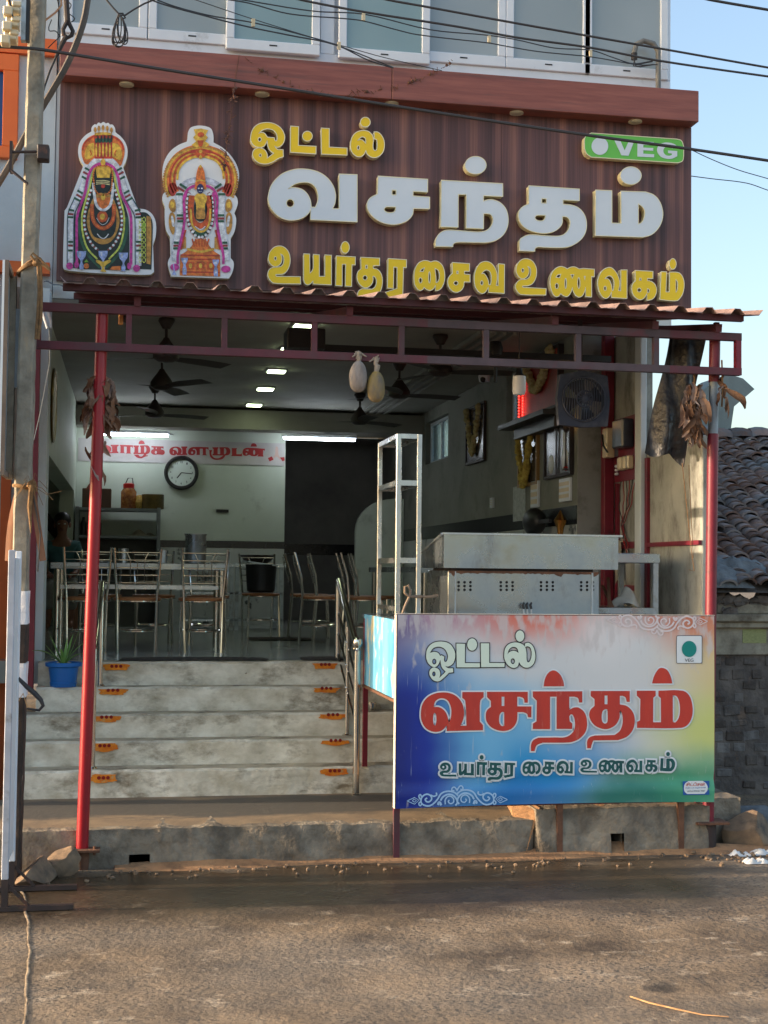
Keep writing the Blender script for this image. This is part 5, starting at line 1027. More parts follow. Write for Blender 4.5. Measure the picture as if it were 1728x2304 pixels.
# tube lights, panel lights, fans
def tube_light(x0, x1, y, z, lbl):
    t = thing('tube_light', lbl, 'light', ((x0+x1)/2,y,z))
    MB().box((x0,y-.02,z+.02),(x1,y+.03,z+.055)).build('batten', M['white_frame'], t); MB().tube([(x0+.02,y-.01,z),(x1-.02,y-.01,z)], 0.016, 10).build('glass_tube', M['tube'], t, smooth=True)
tube_light(-0.47, 0.44, 5.80, 3.29, 'glowing tube light over the left end of the wall banner'); tube_light(1.76, 2.66, 5.80, 3.30, 'glowing tube light over the dark kitchen opening')
for q, l in (((685,735),'square panel light nearest the street'),((655,787),'square panel light second from the street'),((622,836),'square panel light in the middle of the hall ceiling'),((597,876),'square panel light second from the back wall'),((552,938),'square panel light nearest the back wall')):
    zc_ = 3.64; p = atz(*q, zc_); p.y = min(p.y, 5.45); t = thing('panel_light', l, 'light', (1.37,p.y,zc_), 'panel lights in a row on the ceiling'); MB().box((p.x-.09,p.y-.09,zc_+.002),(p.x+.09,p.y+.09,3.659)).build('rim', M['white_frame'], t); MB().box((p.x-.08,p.y-.08,zc_-.008),(p.x+.08,p.y+.08,zc_+.001)).build('diffuser', M['led'], t)
def make_fan():
    t = thing('ceiling_fan', 'fan', 'ceiling fan', (0,0,0), 'ceiling fans in two rows')
    MB().lathe((0,0,0), [(0.06,0),(0.065,-0.02),(0.03,-0.08),(0.0,-0.085)], 16).build('canopy', M['fan'], t, smooth=True)
    MB().tube([(0,0,-0.06),(0,0,-0.17)], 0.011, 8).build('rod', M['fan'], t, smooth=True)
    MB().lathe((0,0,-0.30), [(0.02,0.15),(0.03,0.13),(0.075,0.07),(0.10,0.03),(0.10,-0.01),(0.06,-0.035),(0.0,-0.04)], 20).build('motor', M['fan'], t, smooth=True)
    for k in range(3):
        a = R(120*k); ca, sa = math.cos(a), math.sin(a); b = MB()
        def f(u, v): 
            r_ = 0.09+0.50*u; w = (0.035+0.045*min(1, u*3))*(1 if u < .93 else 0.9); o_ = (v-.5)*2*w; return V((ca*r_-sa*o_, sa*r_+ca*o_, -0.305-0.02*(v-.5)+0.004*math.sin(u*PI)))
        b.grid(f, 8, 2); b.build('blade', M['fan'], t, smooth=True)
    return t
M['fan'] = pm('fan_brown', S(52,40,38), S(44,34,32), scale=6, rough=0.55)
fan0 = make_fan(); fu = [False]
FN = [((375,718),35,'ceiling fan nearest the street in the left row'),((365,794),70,'second ceiling fan from the street in the left row'),((349,869),20,'third ceiling fan from the street in the left row'),((340,930),50,'ceiling fan nearest the back wall in the left row'),((991,755),-8,'ceiling fan nearest the street in the right row'),((899,816),10,'second ceiling fan from the street in the right row'),((810,887),33,'third ceiling fan from the street in the right row'),((746,936),20,'ceiling fan nearest the kitchen in the right row')]
for q, a, l in FN:
    p = atz(*q, 3.65); o = fan0 if not fu[0] else copy_tree(fan0); fu[0] = True; o.location = (p.x, max(p.y, 0.15), 3.655); o.rotation_euler = (0,0,R(a)); o['label'] = l
cm = thing('dome_camera', 'small white ceiling camera near the framed garlanded picture', 'camera', atz(1090,850,3.6)); p = cm.location
MB().lathe((p.x,p.y,p.z-.02), [(0.05,0.07),(0.06,0.03),(0.05,-0.02)], 16).build('housing', M['white_frame'], cm, smooth=True); MB().ball((p.x-.02,p.y-.03,p.z-.02), 0.03).build('lens', M['black'], cm, smooth=True)
# pictures and fittings on the right wall
def wall_pic(name, lbl, ya, yb, za_, zb_, frame, img, th=0.03, x=3.498, fw_=0.025):
    t = thing(name, lbl, 'picture', (x, (ya+yb)/2, za_)); f = MB()
    f.box((x-th,ya,za_),(x-.001,yb,za_+fw_)); f.box((x-th,ya,zb_-fw_),(x-.001,yb,zb_)); f.box((x-th,ya,za_+fw_),(x-.001,ya+fw_,zb_-fw_)); f.box((x-th,yb-fw_,za_+fw_),(x-.001,yb,zb_-fw_)); f.build('frame', frame, t)
    MB().box((x-th+.012,ya+fw_,za_+fw_),(x-.002,yb-fw_,zb_-fw_)).build('print', img, t); return t
def garland(t, x, ya, yb, ztop, zbot, mat, r_=0.03, name='garland'):
    m = MB(); n = 46
    for i in range(n+1):
        u = i/n*2-1; y = (ya+yb)/2+(yb-ya)/2*math.copysign(abs(u)**0.8, u); z = zbot+(ztop-zbot)*abs(u)**1.1
        for k in range(2): m.ball((x-.01+(rnd.random()-.5)*.02, y+(rnd.random()-.5)*.03, z+(rnd.random()-.5)*.03), r_*(0.7+0.5*rnd.random()), nu=6, nv=4, jit=0.3)
    return m.build(name, mat, t)
M['darkprint'] = pm('dark_print', S(40,40,48), S(86,74,66), scale=9, rough=0.25); M['redprint'] = pm('red_print', S(170,36,34), S(120,24,30), scale=5, rough=0.35)
M['cream_fl'] = pm('cream_flowers', S(206,196,150), S(170,150,96), scale=30, rough=0.9); M['yel_fl'] = pm('yellow_flowers', S(206,186,96), S(160,132,56), scale=30, rough=0.9)
t = wall_pic('framed_picture', 'dark framed picture with a cream flower garland on the right wall by the far window', 2.85,3.62,2.85,3.45, M['dark_iron'], M['darkprint']); garland(t, 3.46, 2.98, 3.5, 3.42, 2.95, M['cream_fl'], 0.028)
t = wall_pic('framed_picture', 'red framed picture with dried garlands above the black shelf on the right wall', 0.35,1.55,3.10,3.62, M['dark_iron'], M['redprint'], 0.05); garland(t, 3.44, 0.5, 1.3, 3.6, 3.3, M['cream_fl'], 0.035)
M['redled'] = emis('red_led', (1,0.03,0.02,1), 4.0)
led = MB()
for yy in (1.50,1.38):
    for k in range(14): led.ball((3.445, yy, 3.14+0.026*k), 0.007, nu=6, nv=4)
led.build('led_string', M['redled'], t)
sh = thing('black_shelf', 'black bracket shelf below the red framed picture on the right wall', 'shelf', (3.4,0.9,2.98)); MB().box((3.28,0.22,3.02),(3.499,1.62,3.06)).build('board', M['black'], sh); MB().box((3.40,0.3,2.93),(3.499,1.5,3.019)).build('bracket', M['black'], sh)
t = wall_pic('framed_picture', 'framed picture draped with a yellow marigold garland on the right wall', 1.02,1.62,2.50,2.96, pm('tan_frame', S(150,116,70), rough=0.4), M['darkprint']); garland(t, 3.455, 1.12, 1.55, 3.0, 2.5, M['yel_fl'], 0.03)
t = wall_pic('framed_picture', 'two pane framed picture of pale figures with an oil lamp beside the grey pillar', 0.08,0.80,2.52,3.0, M['dark_iron'], M['darkprint'], 0.035); MB().box((3.46,0.42,2.54),(3.468,0.45,2.98)).build('divider', M['dark_iron'], t)
fg = MB(); fg.ball((3.476,0.25,2.66), 0.01,0.09,0.10); fg.ball((3.476,0.25,2.80), 0.01,0.05,0.16); fg.ball((3.476,0.62,2.64), 0.01,0.08,0.08); fg.build('painted_figure', pm('pale_print', S(186,186,180), rough=0.4), t, smooth=True)
MB().ball((3.44,0.36,2.985), 0.012,0.05,0.012).build('lamp_strip', M['led'], t)
ol = thing('hanging_lamp', 'slim hanging oil lamp with red glass beside the two pane picture', 'lamp', (3.42,0.02,2.55)); MB().lathe((3.42,0.05,2.55), [(0.03,0),(0.012,0.03),(0.006,0.1),(0.006,0.3),(0.03,0.33),(0.012,0.36)], 10).build('stem', M['dark_iron'], ol, smooth=True); MB().ball((3.42,0.05,2.565), 0.02).build('red_glass', pm('red_glass', S(150,30,20), rough=0.15), ol, smooth=True); MB().ball((3.42,0.05,2.93), 0.012,0.012,0.022).build('flame', emis('flame', (1,0.5,0.15,1), 5.0), ol, smooth=True)
for (ya_, yb_, z0_, z1_, l) in ((1.0,1.22,2.30,2.53,'white switch board under the marigold draped picture'),(0.12,0.40,2.31,2.50,'white switch board under the two pane picture'),(2.52,2.62,2.36,2.46,'small white switch plate alone on the right wall')):
    t = thing('switch_board', l, 'switch board', (3.49,(ya_+yb_)/2,z0_)); MB().box((3.475,ya_,z0_),(3.499,yb_,z1_)).build('box', M['white_frame'], t, bevel=0.003); s_ = MB()
    for k in range(3): s_.box((3.470,ya_+.02,z0_+.03+k*(z1_-z0_-.04)/3),(3.4745,yb_-.02,z0_+.02+(k+.8)*(z1_-z0_-.04)/3))
    s_.build('switches', M['ceramic'], t)
cal_ = thing('wall_calendar', 'hanging paper calendar below the marigold draped picture', 'calendar', (3.49,1.65,2.2)); MB().box((3.492,1.44,2.2),(3.497,1.84,2.52)).build('sheet', pm('calendar_paper', S(196,200,196), S(150,156,152), scale=26, rough=0.7), cal_)
kt = thing('black_kettle', 'large round black pan hanging low on the right wall behind the stove', 'pan', (3.4,0.75,2.05)); MB().ball((3.38,0.78,2.16), 0.09,0.20,0.12).build('bowl', M['black'], kt, smooth=True); MB().box((3.36,0.3,2.14),(3.39,0.6,2.17)).build('handle', M['black'], kt)
br_ = thing('brass_lamp', 'small brass lamp glinting behind the stove by the right pillar', 'lamp', (3.40,0.1,2.0)); MB().lathe((3.40,0.12,1.95), [(0.05,0),(0.055,0.03),(0.02,0.07),(0.03,0.14),(0.055,0.2),(0.02,0.25),(0.005,0.28)], 14).build('body', pm('brass', S(206,150,80), rough=0.25, metal=1), br_, smooth=True)
# black truss of the shutter box across the front of the ceiling, bulb, exhaust fan
sbx = thing('black_pipe', 'black square pipe with speaker box spanning the ceiling behind the awning frame', 'pipe', (2.0,-0.6,3.4))
MB().box((1.12,-0.78,3.30),(3.5,-0.73,3.345)).build('pipe', M['black'], sbx); MB().box((1.06,-0.95,3.28),(1.33,-0.70,3.43)).build('speaker_box', M['black'], sbx, bevel=0.008); MB().lathe((2.62,-0.75,3.42), [(0.04,0),(0.055,-0.05),(0.05,-0.1)], 14).build('horn', M['black'], sbx, smooth=True); MB().tube([(2.62,-.75,3.33),(2.62,-.75,3.12)], 0.014, 8).build('drop_rod', M['black'], sbx)
pb = at(1168, 870, -1.6); bu = thing('hanging_bulb', 'white LED bulb hanging on its wire left of the exhaust fan', 'bulb', (pb.x,-1.6,pb.z))
MB().tube([(pb.x,-1.6,pb.z+.12),(pb.x,-1.6,3.40)], 0.004, 6).build('wire', M['wire'], bu); MB().lathe((pb.x,-1.6,pb.z), [(0.02,0.14),(0.022,0.09),(0.04,0.07)], 14).build('holder', M['black'], bu, smooth=True); MB().lathe((pb.x,-1.6,pb.z), [(0.044,0.07),(0.046,0.03),(0.046,-0.03),(0.036,-0.055),(0.0,-0.06)], 18).build('globe', flat('bulb_white', 216,214,214, 0.3), bu, smooth=True)
ea = at(1252, 838, -1.75); eb = at(1370, 960, -1.75); ex = thing('exhaust_fan', 'dusty dark blue square exhaust fan hanging from the awning frame', 'fan', ((ea.x+eb.x)/2,-1.75,eb.z))
cx_, cz_ = (ea.x+eb.x)/2, (ea.z+eb.z)/2; hw = (eb.x-ea.x)/2
M['dustblue'] = pm('dusty_blue_plastic', S(58,62,76), S(44,48,60), scale=7, rough=0.8, dirt=S(84,82,88), dscale=9, dlo=0.5, dhi=0.7)
sqc = [(cx_-hw*.92,cz_-hw*.95),(cx_,cz_-hw*1.02),(cx_+hw*.92,cz_-hw*.95),(cx_+hw,cz_),(cx_+hw*.9,cz_+hw*.88),(cx_,cz_+hw*1.05),(cx_-hw*.9,cz_+hw*.88),(cx_-hw,cz_)]
circ = [(cx_+hw*.8*math.cos(2*PI*k/36), cz_+hw*.8*math.sin(2*PI*k/36)) for k in range(36)]
poly_mesh([sqc, circ], -1.77, 0.05).build('frame', M['dustblue'], ex, smooth=True, angle=30)
gl = MB()
for k in range(-8, 9):
    x = hw*.8*k/8.6; h_ = math.sqrt(max(0, (hw*.8)**2-x*x)); gl.tube([(cx_+x,-1.775,cz_-h_),(cx_+x,-1.79,cz_),(cx_+x,-1.775,cz_+h_)], 0.004, 5)
for rr in (0.8,0.3,0.12): gl.tube([(cx_+hw*rr*math.cos(a),-1.79+(.012 if rr > .5 else 0),cz_+hw*rr*math.sin(a)) for a in [2*PI*k/30 for k in range(31)]], 0.006, 5)
for k in range(14): a = 2*PI*k/14; gl.tube([(cx_+hw*.1*math.cos(a),-1.795,cz_+hw*.1*math.sin(a)),(cx_+hw*.3*math.cos(a),-1.792,cz_+hw*.3*math.sin(a))], 0.004, 5)
gl.lathe((cx_,-1.785,cz_), [(hw*.13,0),(hw*.11,0.012),(0,0.016)], 16, axis='y')
gl.build('grille', M['dustblue'], ex, smooth=True)
bd = MB()
for k in range(4):
    a = R(90*k+20); bd.grid(lambda u, v: V((cx_+math.cos(a+(v-.5)*0.9)*hw*(.12+.62*u), -1.735+0.04*(v-.5), cz_+math.sin(a+(v-.5)*0.9)*hw*(.12+.62*u))), 5, 4)
bd.build('blades', M['black'], ex, smooth=True); MB().lathe((cx_,-1.72,cz_), [(hw*.15,-0.06),(hw*.15,0.03)], 16, axis='y').build('motor', M['black'], ex, smooth=True)
MB().bar((cx_-.02,-1.75,cz_+hw*.95),(cx_-.02,-1.75,3.42),0.03,0.01).build('hanger_strap', M['dark_iron'], ex)
# left wall brass plate, plank, person
bp_ = thing('brass_tray', 'tarnished oval brass tray hung on the left wall of the hall', 'tray', (-0.63,0.9,2.9)); MB().lathe((-0.636,1.0,3.05), [(0.30,0),(0.31,0.012),(0.29,0.02),(0.27,0.01)], 30, axis='x').build('disc', pm('tarnished_brass', S(150,120,60), S(110,90,50), scale=5, rough=0.35, metal=0.7), bp_, smooth=True)
tag(MB().bar((-1.16,6.14,2.53),(-0.74,6.14,2.02),0.02,0.13).build('plank', M['dark_iron']), 'dark slanting plank on the wall behind the seated person', 'plank')
M['skin'] = pm('skin_brown', S(126,84,62), S(112,72,52), scale=10, rough=0.55); M['hair'] = flat('hair_black', 16,14,14, 0.5); M['shirt'] = pm('teal_shirt', S(66,104,110), S(54,90,96), scale=8, rough=0.9); M['lungi'] = pm('grey_cloth', S(120,116,110), S(96,92,88), scale=8, rough=0.9)
def skinned(name, verts, edges, radii, mat, parent, sub=2, root=0):
    me = bpy.data.meshes.new(name); off = parent.location if parent else V((0,0,0)); me.from_pydata([tuple(V(v)-off) for v in verts], edges, [])
    o = bpy.data.objects.new(name, me); col.objects.link(o); s = o.modifiers.new('skin', 'SKIN'); o.modifiers.new('sub', 'SUBSURF').levels = sub
    for i, v in enumerate(me.skin_vertices[0].data): rr = radii[i]; v.radius = rr if isinstance(rr, tuple) else (rr, rr); v.use_root = (i == root)
    dg = bpy.context.evaluated_depsgraph_get(); m2 = bpy.data.meshes.new_from_object(o.evaluated_get(dg)); o.modifiers.clear(); o.data = m2; m2.materials.clear(); m2.materials.append(mat)
    m2.polygons.foreach_set('use_smooth', [True]*len(m2.polygons)); o.parent = parent; return o
px0, py0 = -0.735, 5.15; H = ZF
pe = thing('person', 'person in a teal shirt sitting in the shadow beyond the left wall opening', 'person', (px0,py0,ZF))
q = lambda x, y, z: (px0+x, py0+y, H+z)
vs = [q(0,0.05,.47),q(0,0.04,.62),q(0,0.02,.80),q(0,0.01,.93),q(0,-0.01,1.02),q(0,-0.02,1.08),q(0,-0.025,1.16),q(0,-0.01,1.23),
      q(.15,0.02,.92),q(.20,-0.02,.70),q(.15,-0.18,.60),q(.11,-0.26,.60), q(-.15,0.02,.92),q(-.20,-0.02,.70),q(-.15,-0.18,.60),q(-.11,-0.26,.60),
      q(.09,0.02,.46),q(.12,-0.36,.47),q(.12,-0.36,.08),q(.12,-0.46,.04), q(-.09,0.02,.46),q(-.12,-0.36,.47),q(-.12,-0.36,.08),q(-.12,-0.46,.04)]
es = [(0,1),(1,2),(2,3),(3,4),(4,5),(5,6),(6,7),(3,8),(8,9),(9,10),(10,11),(3,12),(12,13),(13,14),(14,15),(0,16),(16,17),(17,18),(18,19),(0,20),(20,21),(21,22),(22,23)]
rs = [(.13,.11),(.13,.10),(.145,.105),(.10,.08),(.05,.05),(.055,.06),(.078,.09),(.07,.08),.052,.042,.034,.03,.052,.042,.034,.03,.085,.062,.042,.034,.085,.062,.042,.034]
body = skinned('body', vs, es, rs, M['skin'], pe)
f = MB(); f.add([q(-.012,-.105,1.15),q(.012,-.105,1.15),q(.016,-.128,1.118),q(-.016,-.128,1.118),q(0,-.112,1.108)], [(0,1,2,3),(3,2,4)]); f.build('nose', M['skin'], pe, smooth=True)
for sx in (-1, 1): MB().ball(q(sx*.031,-.098,1.155), .012,.008,.008, 8, 6).build('eye', flat('eye', 190,186,180, .3), pe, smooth=True); MB().ball(q(sx*.082,-.01,1.145), .012,.022,.032, 8, 6).build('ear', M['skin'], pe, smooth=True)
MB().ball(q(0,-.098,1.085), .025,.01,.007, 8, 6).build('mouth', flat('lips', 96,50,44, .5), pe, smooth=True)
MB().ball(q(0,.012,1.205), .092,.105,.088, 18, 12).build('hair', M['hair'], pe, smooth=True)
skinned('shirt', [q(0,0.05,.47),q(0,0.04,.62),q(0,0.02,.80),q(0,0.01,.93),q(0,-0.005,.985),q(.155,0.02,.92),q(.20,-0.02,.72),q(-.155,0.02,.92),q(-.20,-0.02,.72)], [(0,1),(1,2),(2,3),(3,4),(3,5),(5,6),(3,7),(7,8)], [(.142,.122),(.142,.112),(.157,.118),(.115,.092),(.066,.062),.066,.06,.066,.06], M['shirt'], pe)
skinned('lower_cloth', [q(0,0.05,.45),q(.10,0.0,.46),q(.13,-.36,.475),q(.125,-.37,.2),q(-.10,0.0,.46),q(-.13,-.36,.475),q(-.125,-.37,.2)], [(0,1),(1,2),(2,3),(0,4),(4,5),(5,6)], [.12,.10,.078,.075,.10,.078,.075], M['lungi'], pe)
for sx in (-1, 1):
    for k in range(5):
        b0 = V(q(sx*(.11+.012*(k-2)*-1*sx*sx), -.26, .60)); d = V((sx*-.004+0.006*(k-2),-.05+0.006*abs(k-2),-.02)); skinned('finger', [tuple(b0),tuple(b0+d),tuple(b0+d*1.5+V((0,0.005,-.015)))], [(0,1),(1,2)], [.009,.0085,.007], M['skin'], body and pe, sub=1)
stl = thing('stool', 'small wooden stool under the seated person', 'stool', (px0,py0+.05,ZF)); MB().box((px0-.18,py0-.12,ZF+.34),(px0+.18,py0+.22,ZF+.37)).build('seat', M['card'], stl)
for a, b2 in ((-1,-1),(1,-1),(-1,1),(1,1)): MB().box((px0+a*.16-.02,py0+.05+b2*.15-.02,ZF),(px0+a*.16+.02,py0+.05+b2*.15+.02,ZF+.339)).build('leg', M['card'], stl)
# mats
def mat_(x0, x1, y0, y1, l, k):
    r = random.Random(k); tag(MB().grid(lambda u, v: V((x0+(x1-x0)*u+(r.random()-.5)*.02, y0+(y1-y0)*v+(r.random()-.5)*.015, ZF+.004+0.012*math.sin(u*PI)**.3*math.sin(v*PI)**.3+r.random()*.006)), 50, 8).build('door_mat', pm('coir_mat', S(76,68,62), S(52,48,46), scale=30, rough=1.0)), l, 'mat')
mat_(-0.05, 1.02, -0.36, -0.10, 'long ragged dark coir mat on the threshold at the top of the steps', 1); mat_(1.28, 1.62, -0.36, -0.06, 'short grey mat on the threshold beside the handrail', 2)
mat_(1.15, 1.75, 2.6, 3.0, 'dark foot mat deep inside the hall before the bucket chair', 3)
# ================================================================ handrails on the steps
def flange(t, x, y, z): MB().lathe((x,y,z), [(0.034,0),(0.034,0.006),(0.022,0.016)], 16).build('floor_flange', M['chrome'], t, smooth=True)
hr = thing('handrail', 'shiny steel handrail with ball topped newel on the right side of the steps', 'handrail', (1.53,-0.8,0.215))
A, B, Cc = (1.53,-1.27,0.2185), (1.545,-0.27,0.893), (1.535,-0.81,0.563)
MB().tube([A,(1.53,-1.27,1.185)], 0.024, 16).build('newel_post', M['chrome'], hr, smooth=True); MB().lathe((1.53,-1.27,1.185), [(0.024,0),(0.014,0.012),(0.014,0.02),(0.032,0.034),(0.038,0.055),(0.032,0.078),(0.014,0.09),(0,0.092)], 18).build('ball_top', M['chrome'], hr, smooth=True)
MB().tube([B,(1.545,-0.27,1.60)], 0.024, 16).build('top_post', M['chrome'], hr, smooth=True); MB().tube([Cc,(1.535,-0.81,1.33)], 0.014, 12).build('baluster', M['chrome'], hr, smooth=True)
MB().tube([(1.545,-0.27,1.585),(1.545,-0.275,1.635),(1.544,-0.31,1.65),(1.535,-0.85,1.40),(1.53,-1.255,1.205)], 0.025, 14).build('rail', M['chrome'], hr, smooth=True)
for d in (0.18, 0.34, 0.50):
    MB().tube([(1.545,-0.28,1.585-d*.95),(1.53,-1.255,1.17-d)], 0.009, 8).build('infill_bar', M['chrome'], hr, smooth=True)
for y in (-0.81,):
    for z in (1.22, 1.06, 0.9): MB().ball((1.528,y,z), 0.014, nu=8, nv=6).build('joint_ball', M['chrome'], hr, smooth=True)
for a in (A, B, Cc): flange(hr, *a)
h2 = thing('handrail', 'thin steel handrail half hidden behind the glossy red post on the left of the steps', 'handrail', (-0.2,-0.8,0.215))
for (x, y, z, zt) in ((-0.185,-0.52,0.893,1.62),(-0.215,-1.13,0.40,1.2)): MB().tube([(x,y,z),(x,y,zt)], 0.018, 12).build('post', M['chrome'], h2, smooth=True); flange(h2, x, y, z)
MB().tube([(-0.185,-0.50,1.62),(-0.2,-0.85,1.42),(-0.215,-1.15,1.2)], 0.02, 12).build('rail', M['chrome'], h2, smooth=True)
cup = tag(MB().lathe((1.74,-0.66,0.895), [(0.030,-0.17),(0.034,-0.168),(0.036,-0.115),(0.033,-0.115),(0.031,-0.16)], 18).build('steel_cup', M['chrome'], smooth=True), 'small steel cup left on a step under the blue side plate', 'cup')
# aloe in a blue pot
ap = thing('aloe_pot', 'blue plastic pot with a spiky aloe on the fourth step at the left', 'plant pot', (-0.44,-0.52,0.893))
M['bluepot'] = pm('blue_plastic', S(26,110,190), S(20,98,176), scale=4, rough=0.4, dirt=S(60,110,150), dscale=8, dlo=0.6, dhi=0.75)
MB().lathe((-0.44,-0.53,0.8935), [(0.088,0),(0.094,0.03),(0.090,0.036),(0.104,0.135),(0.112,0.14),(0.126,0.145),(0.128,0.168),(0.118,0.172),(0.104,0.168),(0.100,0.15)], 30).build('pot', M['bluepot'], ap, smooth=True, angle=30)
MB().lathe((-0.44,-0.53,1.04), [(0.101,0),(0.05,0.006),(0,0.008)], 20).build('soil', pm('soil', S(70,56,44), S(50,40,34), scale=30, rough=1), ap)
M['aloe'] = pm('aloe_green', S(104,150,74), S(150,184,104), scale=6, rough=0.5)
for (dx, dy, h, bend, w) in ((-.22,-.02,.10,.04,.016),(-.10,.03,.21,.0,.017),(-.13,-.05,.15,.0,.012),(-.05,.0,.24,-.02,.013),(.02,.05,.19,0,.012),(.12,-.01,.31,-.03,.014),(.17,.03,.17,.03,.012),(.15,-.06,.08,.03,.013),(-.02,-.08,.12,.02,.012),(.06,.07,.22,0,.012)):
    b = V((-0.44,-0.53,1.045)); tip = b + V((dx,dy,h)); lf = MB(); n_ = 9; pts = []
    for i in range(n_+1):
        u = i/n_; c = b.lerp(tip, u) + V((0,0,bend*4*u*(1-u))); ww = 1.5*w*(1-u)**0.7*(0.9+0.3*u); sd_ = V((-dy,dx,0)); sd_ = sd_.normalized() if sd_.length > 0 else V((1,0,0))
        pts.append((c+sd_*ww, c-V((0,0,ww*0.7)), c-sd_*ww))
    lf.v = [p for t3 in pts for p in t3]
    for i in range(n_): o_ = i*3; lf.f += [(o_,o_+1,o_+4,o_+3),(o_+1,o_+2,o_+5,o_+4),(o_+2,o_,o_+3,o_+5)]
    lf.build('leaf', M['aloe'], ap, smooth=True, angle=70)

# ================================================================ utility pole and what hangs on it
up = thing('utility_pole', 'weathered concrete utility pole with white and black painted bands at its foot', 'pole', (-0.57,-2.66,0))
def pole_seg(z0, z1, name, mat, grow=0.0, seed=1):
    mb = MB(); r = random.Random(seed); w = 0.043+grow; d = 0.085+grow; nz = max(2, int((z1-z0)/0.09)); loop = [(-w,-d+.012),(-w+.012,-d),(w-.012,-d),(w,-d+.012),(w,d),(-w,d)]
    for j in range(nz+1):
        z = z0+(z1-z0)*j/nz; tp = 1.0
        for (x, y) in loop: mb.v.append(V((-0.600+0.0076*z+x*tp+(r.random()-.5)*.006, -2.66+y*tp+(r.random()-.5)*.006, z)))
    for j in range(nz):
        for k in range(6): a = j*6+k; b2 = j*6+(k+1)%6; mb.f.append((a,b2,b2+6,a+6))
    mb.f.append(tuple(range(5,-1,-1))); mb.f.append(tuple(nz*6+k for k in range(6)))
    return mb.build(name, mat, up, smooth=True, angle=40)
pole_seg(-0.05, 7.2, 'shaft', M['pole'])
zz = lambda py: at(40, py, -2.76).z
pole_seg(zz(1405), zz(1330), 'white_band', M['paint_white'], 0.006, 2); pole_seg(zz(1492), zz(1406), 'black_band', M['paint_black'], 0.006, 3); pole_seg(zz(1570), zz(1493), 'white_band', M['paint_white'], 0.006, 4); pole_seg(0.0, zz(1571), 'tarred_foot', M['paint_black'], 0.004, 5)
MB().box((-0.632,-2.775,zz(1762)),(-0.592,-2.768,zz(1582))).build('number_plate', pm('yellow_plate', S(206,168,50), S(180,146,44), scale=12, rough=0.6, dirt=S(90,80,50), dscale=20, dlo=0.6, dhi=0.7), up)
np_ = MB()
for k, z in enumerate((zz(1600), zz(1640), zz(1680), zz(1715), zz(1745))): np_.box((-0.622,-2.778,z-.01),(-0.602,-2.7755,z+.01))
np_.build('plate_marks', M['dark_iron'], up)
fb = thing('fuse_rack', 'bracket of cream ceramic fuse holders on the utility pole near the top left', 'fuse box', (-0.72,-2.7,4.6))
for px_, py_ in ((30,18),(28,52),(24,82)):
    p = at(px_, py_, -2.82); m_ = MB(); m_.cbox((p.x,-2.80,p.z), (0.07,0.10,0.055)); m_.cbox((p.x-.025,-2.84,p.z-.035), (0.05,0.07,0.05)); m_.cbox((p.x+.02,-2.85,p.z+.012), (0.05,0.02,0.03)); m_.build('fuse_holder', M['ceramic'], fb, bevel=0.006)
a = at(47, 92, -2.78); MB().box((a.x,-2.80,a.z),(a.x+.025,-2.75,a.z+.55)).build('channel', M['alum'], fb); MB().box((a.x+.026,-2.80,a.z),(a.x+.045,-2.75,a.z+.6)).build('strap', M['black'], fb)
for dx in (0, .02): MB().tube([(a.x-.12+dx,-2.86,a.z+.5),(a.x-.10+dx,-2.87,a.z+.3),(a.x-.04,-2.86,a.z+.1)], 0.006, 6).build('fuse_wire', M['wire'] if dx else pm('tan_wire', S(196,160,120), rough=.5), fb)
cp = thing('pole_clamp', 'rusty iron channel clamp bolted around the utility pole', 'clamp', (-0.56,-2.66,3.9))
c1 = at(42, 345, -2.8); MB().box((c1.x-.05,-2.79,c1.z-.09),(c1.x-.035,-2.70,c1.z+.07)).build('channel', M['dark_iron'], cp); MB().bar((c1.x-.04,-2.78,c1.z-.09),(c1.x+.05,-2.775,c1.z-.16),0.03,0.01).build('gusset', M['dark_iron'], cp)
c2 = at(98, 352, -2.7); MB().box((c2.x-.03,-2.80,c2.z-.045),(c2.x+.035,-2.72,c2.z+.04)).build('channel', M['dark_iron'], cp, bevel=0.006); MB().tube([(c1.x-.04,-2.78,c1.z+.01),(c2.x+.02,-2.78,c2.z+.005)], 0.008, 8).build('bolt', M['dark_iron'], cp)
def rope_ring(t, zc, tilt, rr=0.013):
    pts = [(-0.575+0.058*math.cos(a)*1.0, -2.66+0.105*math.sin(a), zc+tilt*math.cos(a)) for a in [2*PI*k/20 for k in range(21)]]
    MB().tube(pts, rr, 7).build('wrap', M['jute'], t, smooth=True)
rp_ = thing('jute_rope', 'jute rope knotted around the utility pole with a hanging tail below the clamp', 'rope', (-0.56,-2.7,3.2))
zr = at(80, 598, -2.76).z; rope_ring(rp_, zr, 0.03); rope_ring(rp_, zr+.012, 0.045, 0.010)
kx = at(82, 592, -2.78); MB().ball((kx.x,-2.785,kx.z), 0.022, 0.018, 0.02, jit=.3).build('knot', M['jute'], rp_, smooth=True)
MB().tube([(kx.x,-2.79,kx.z),(kx.x-.03,-2.80,kx.z+.035),(kx.x-.02,-2.80,kx.z+.05),(kx.x+.02,-2.80,kx.z+.02),(kx.x+.07,-2.80,kx.z-.03),(kx.x+.075,-2.80,kx.z-.04),(kx.x+.03,-2.80,kx.z-.01)], 0.007, 6).build('loop', M['jute'], rp_, smooth=True)
for dx in (0, .012): MB().tube([(kx.x+.01+dx,-2.79,kx.z-.01),(kx.x+.018+dx,-2.78,kx.z-.16),(kx.x+.012+dx*1.5,-2.78,kx.z-.3),(kx.x+.006+dx,-2.78,kx.z-.42)], 0.009, 6).build('tail', M['jute'], rp_, smooth=True)
rp3 = thing('jute_rope', 'frayed jute rope tied lower on the utility pole holding broken boards', 'rope', (-0.56,-2.7,2.2))
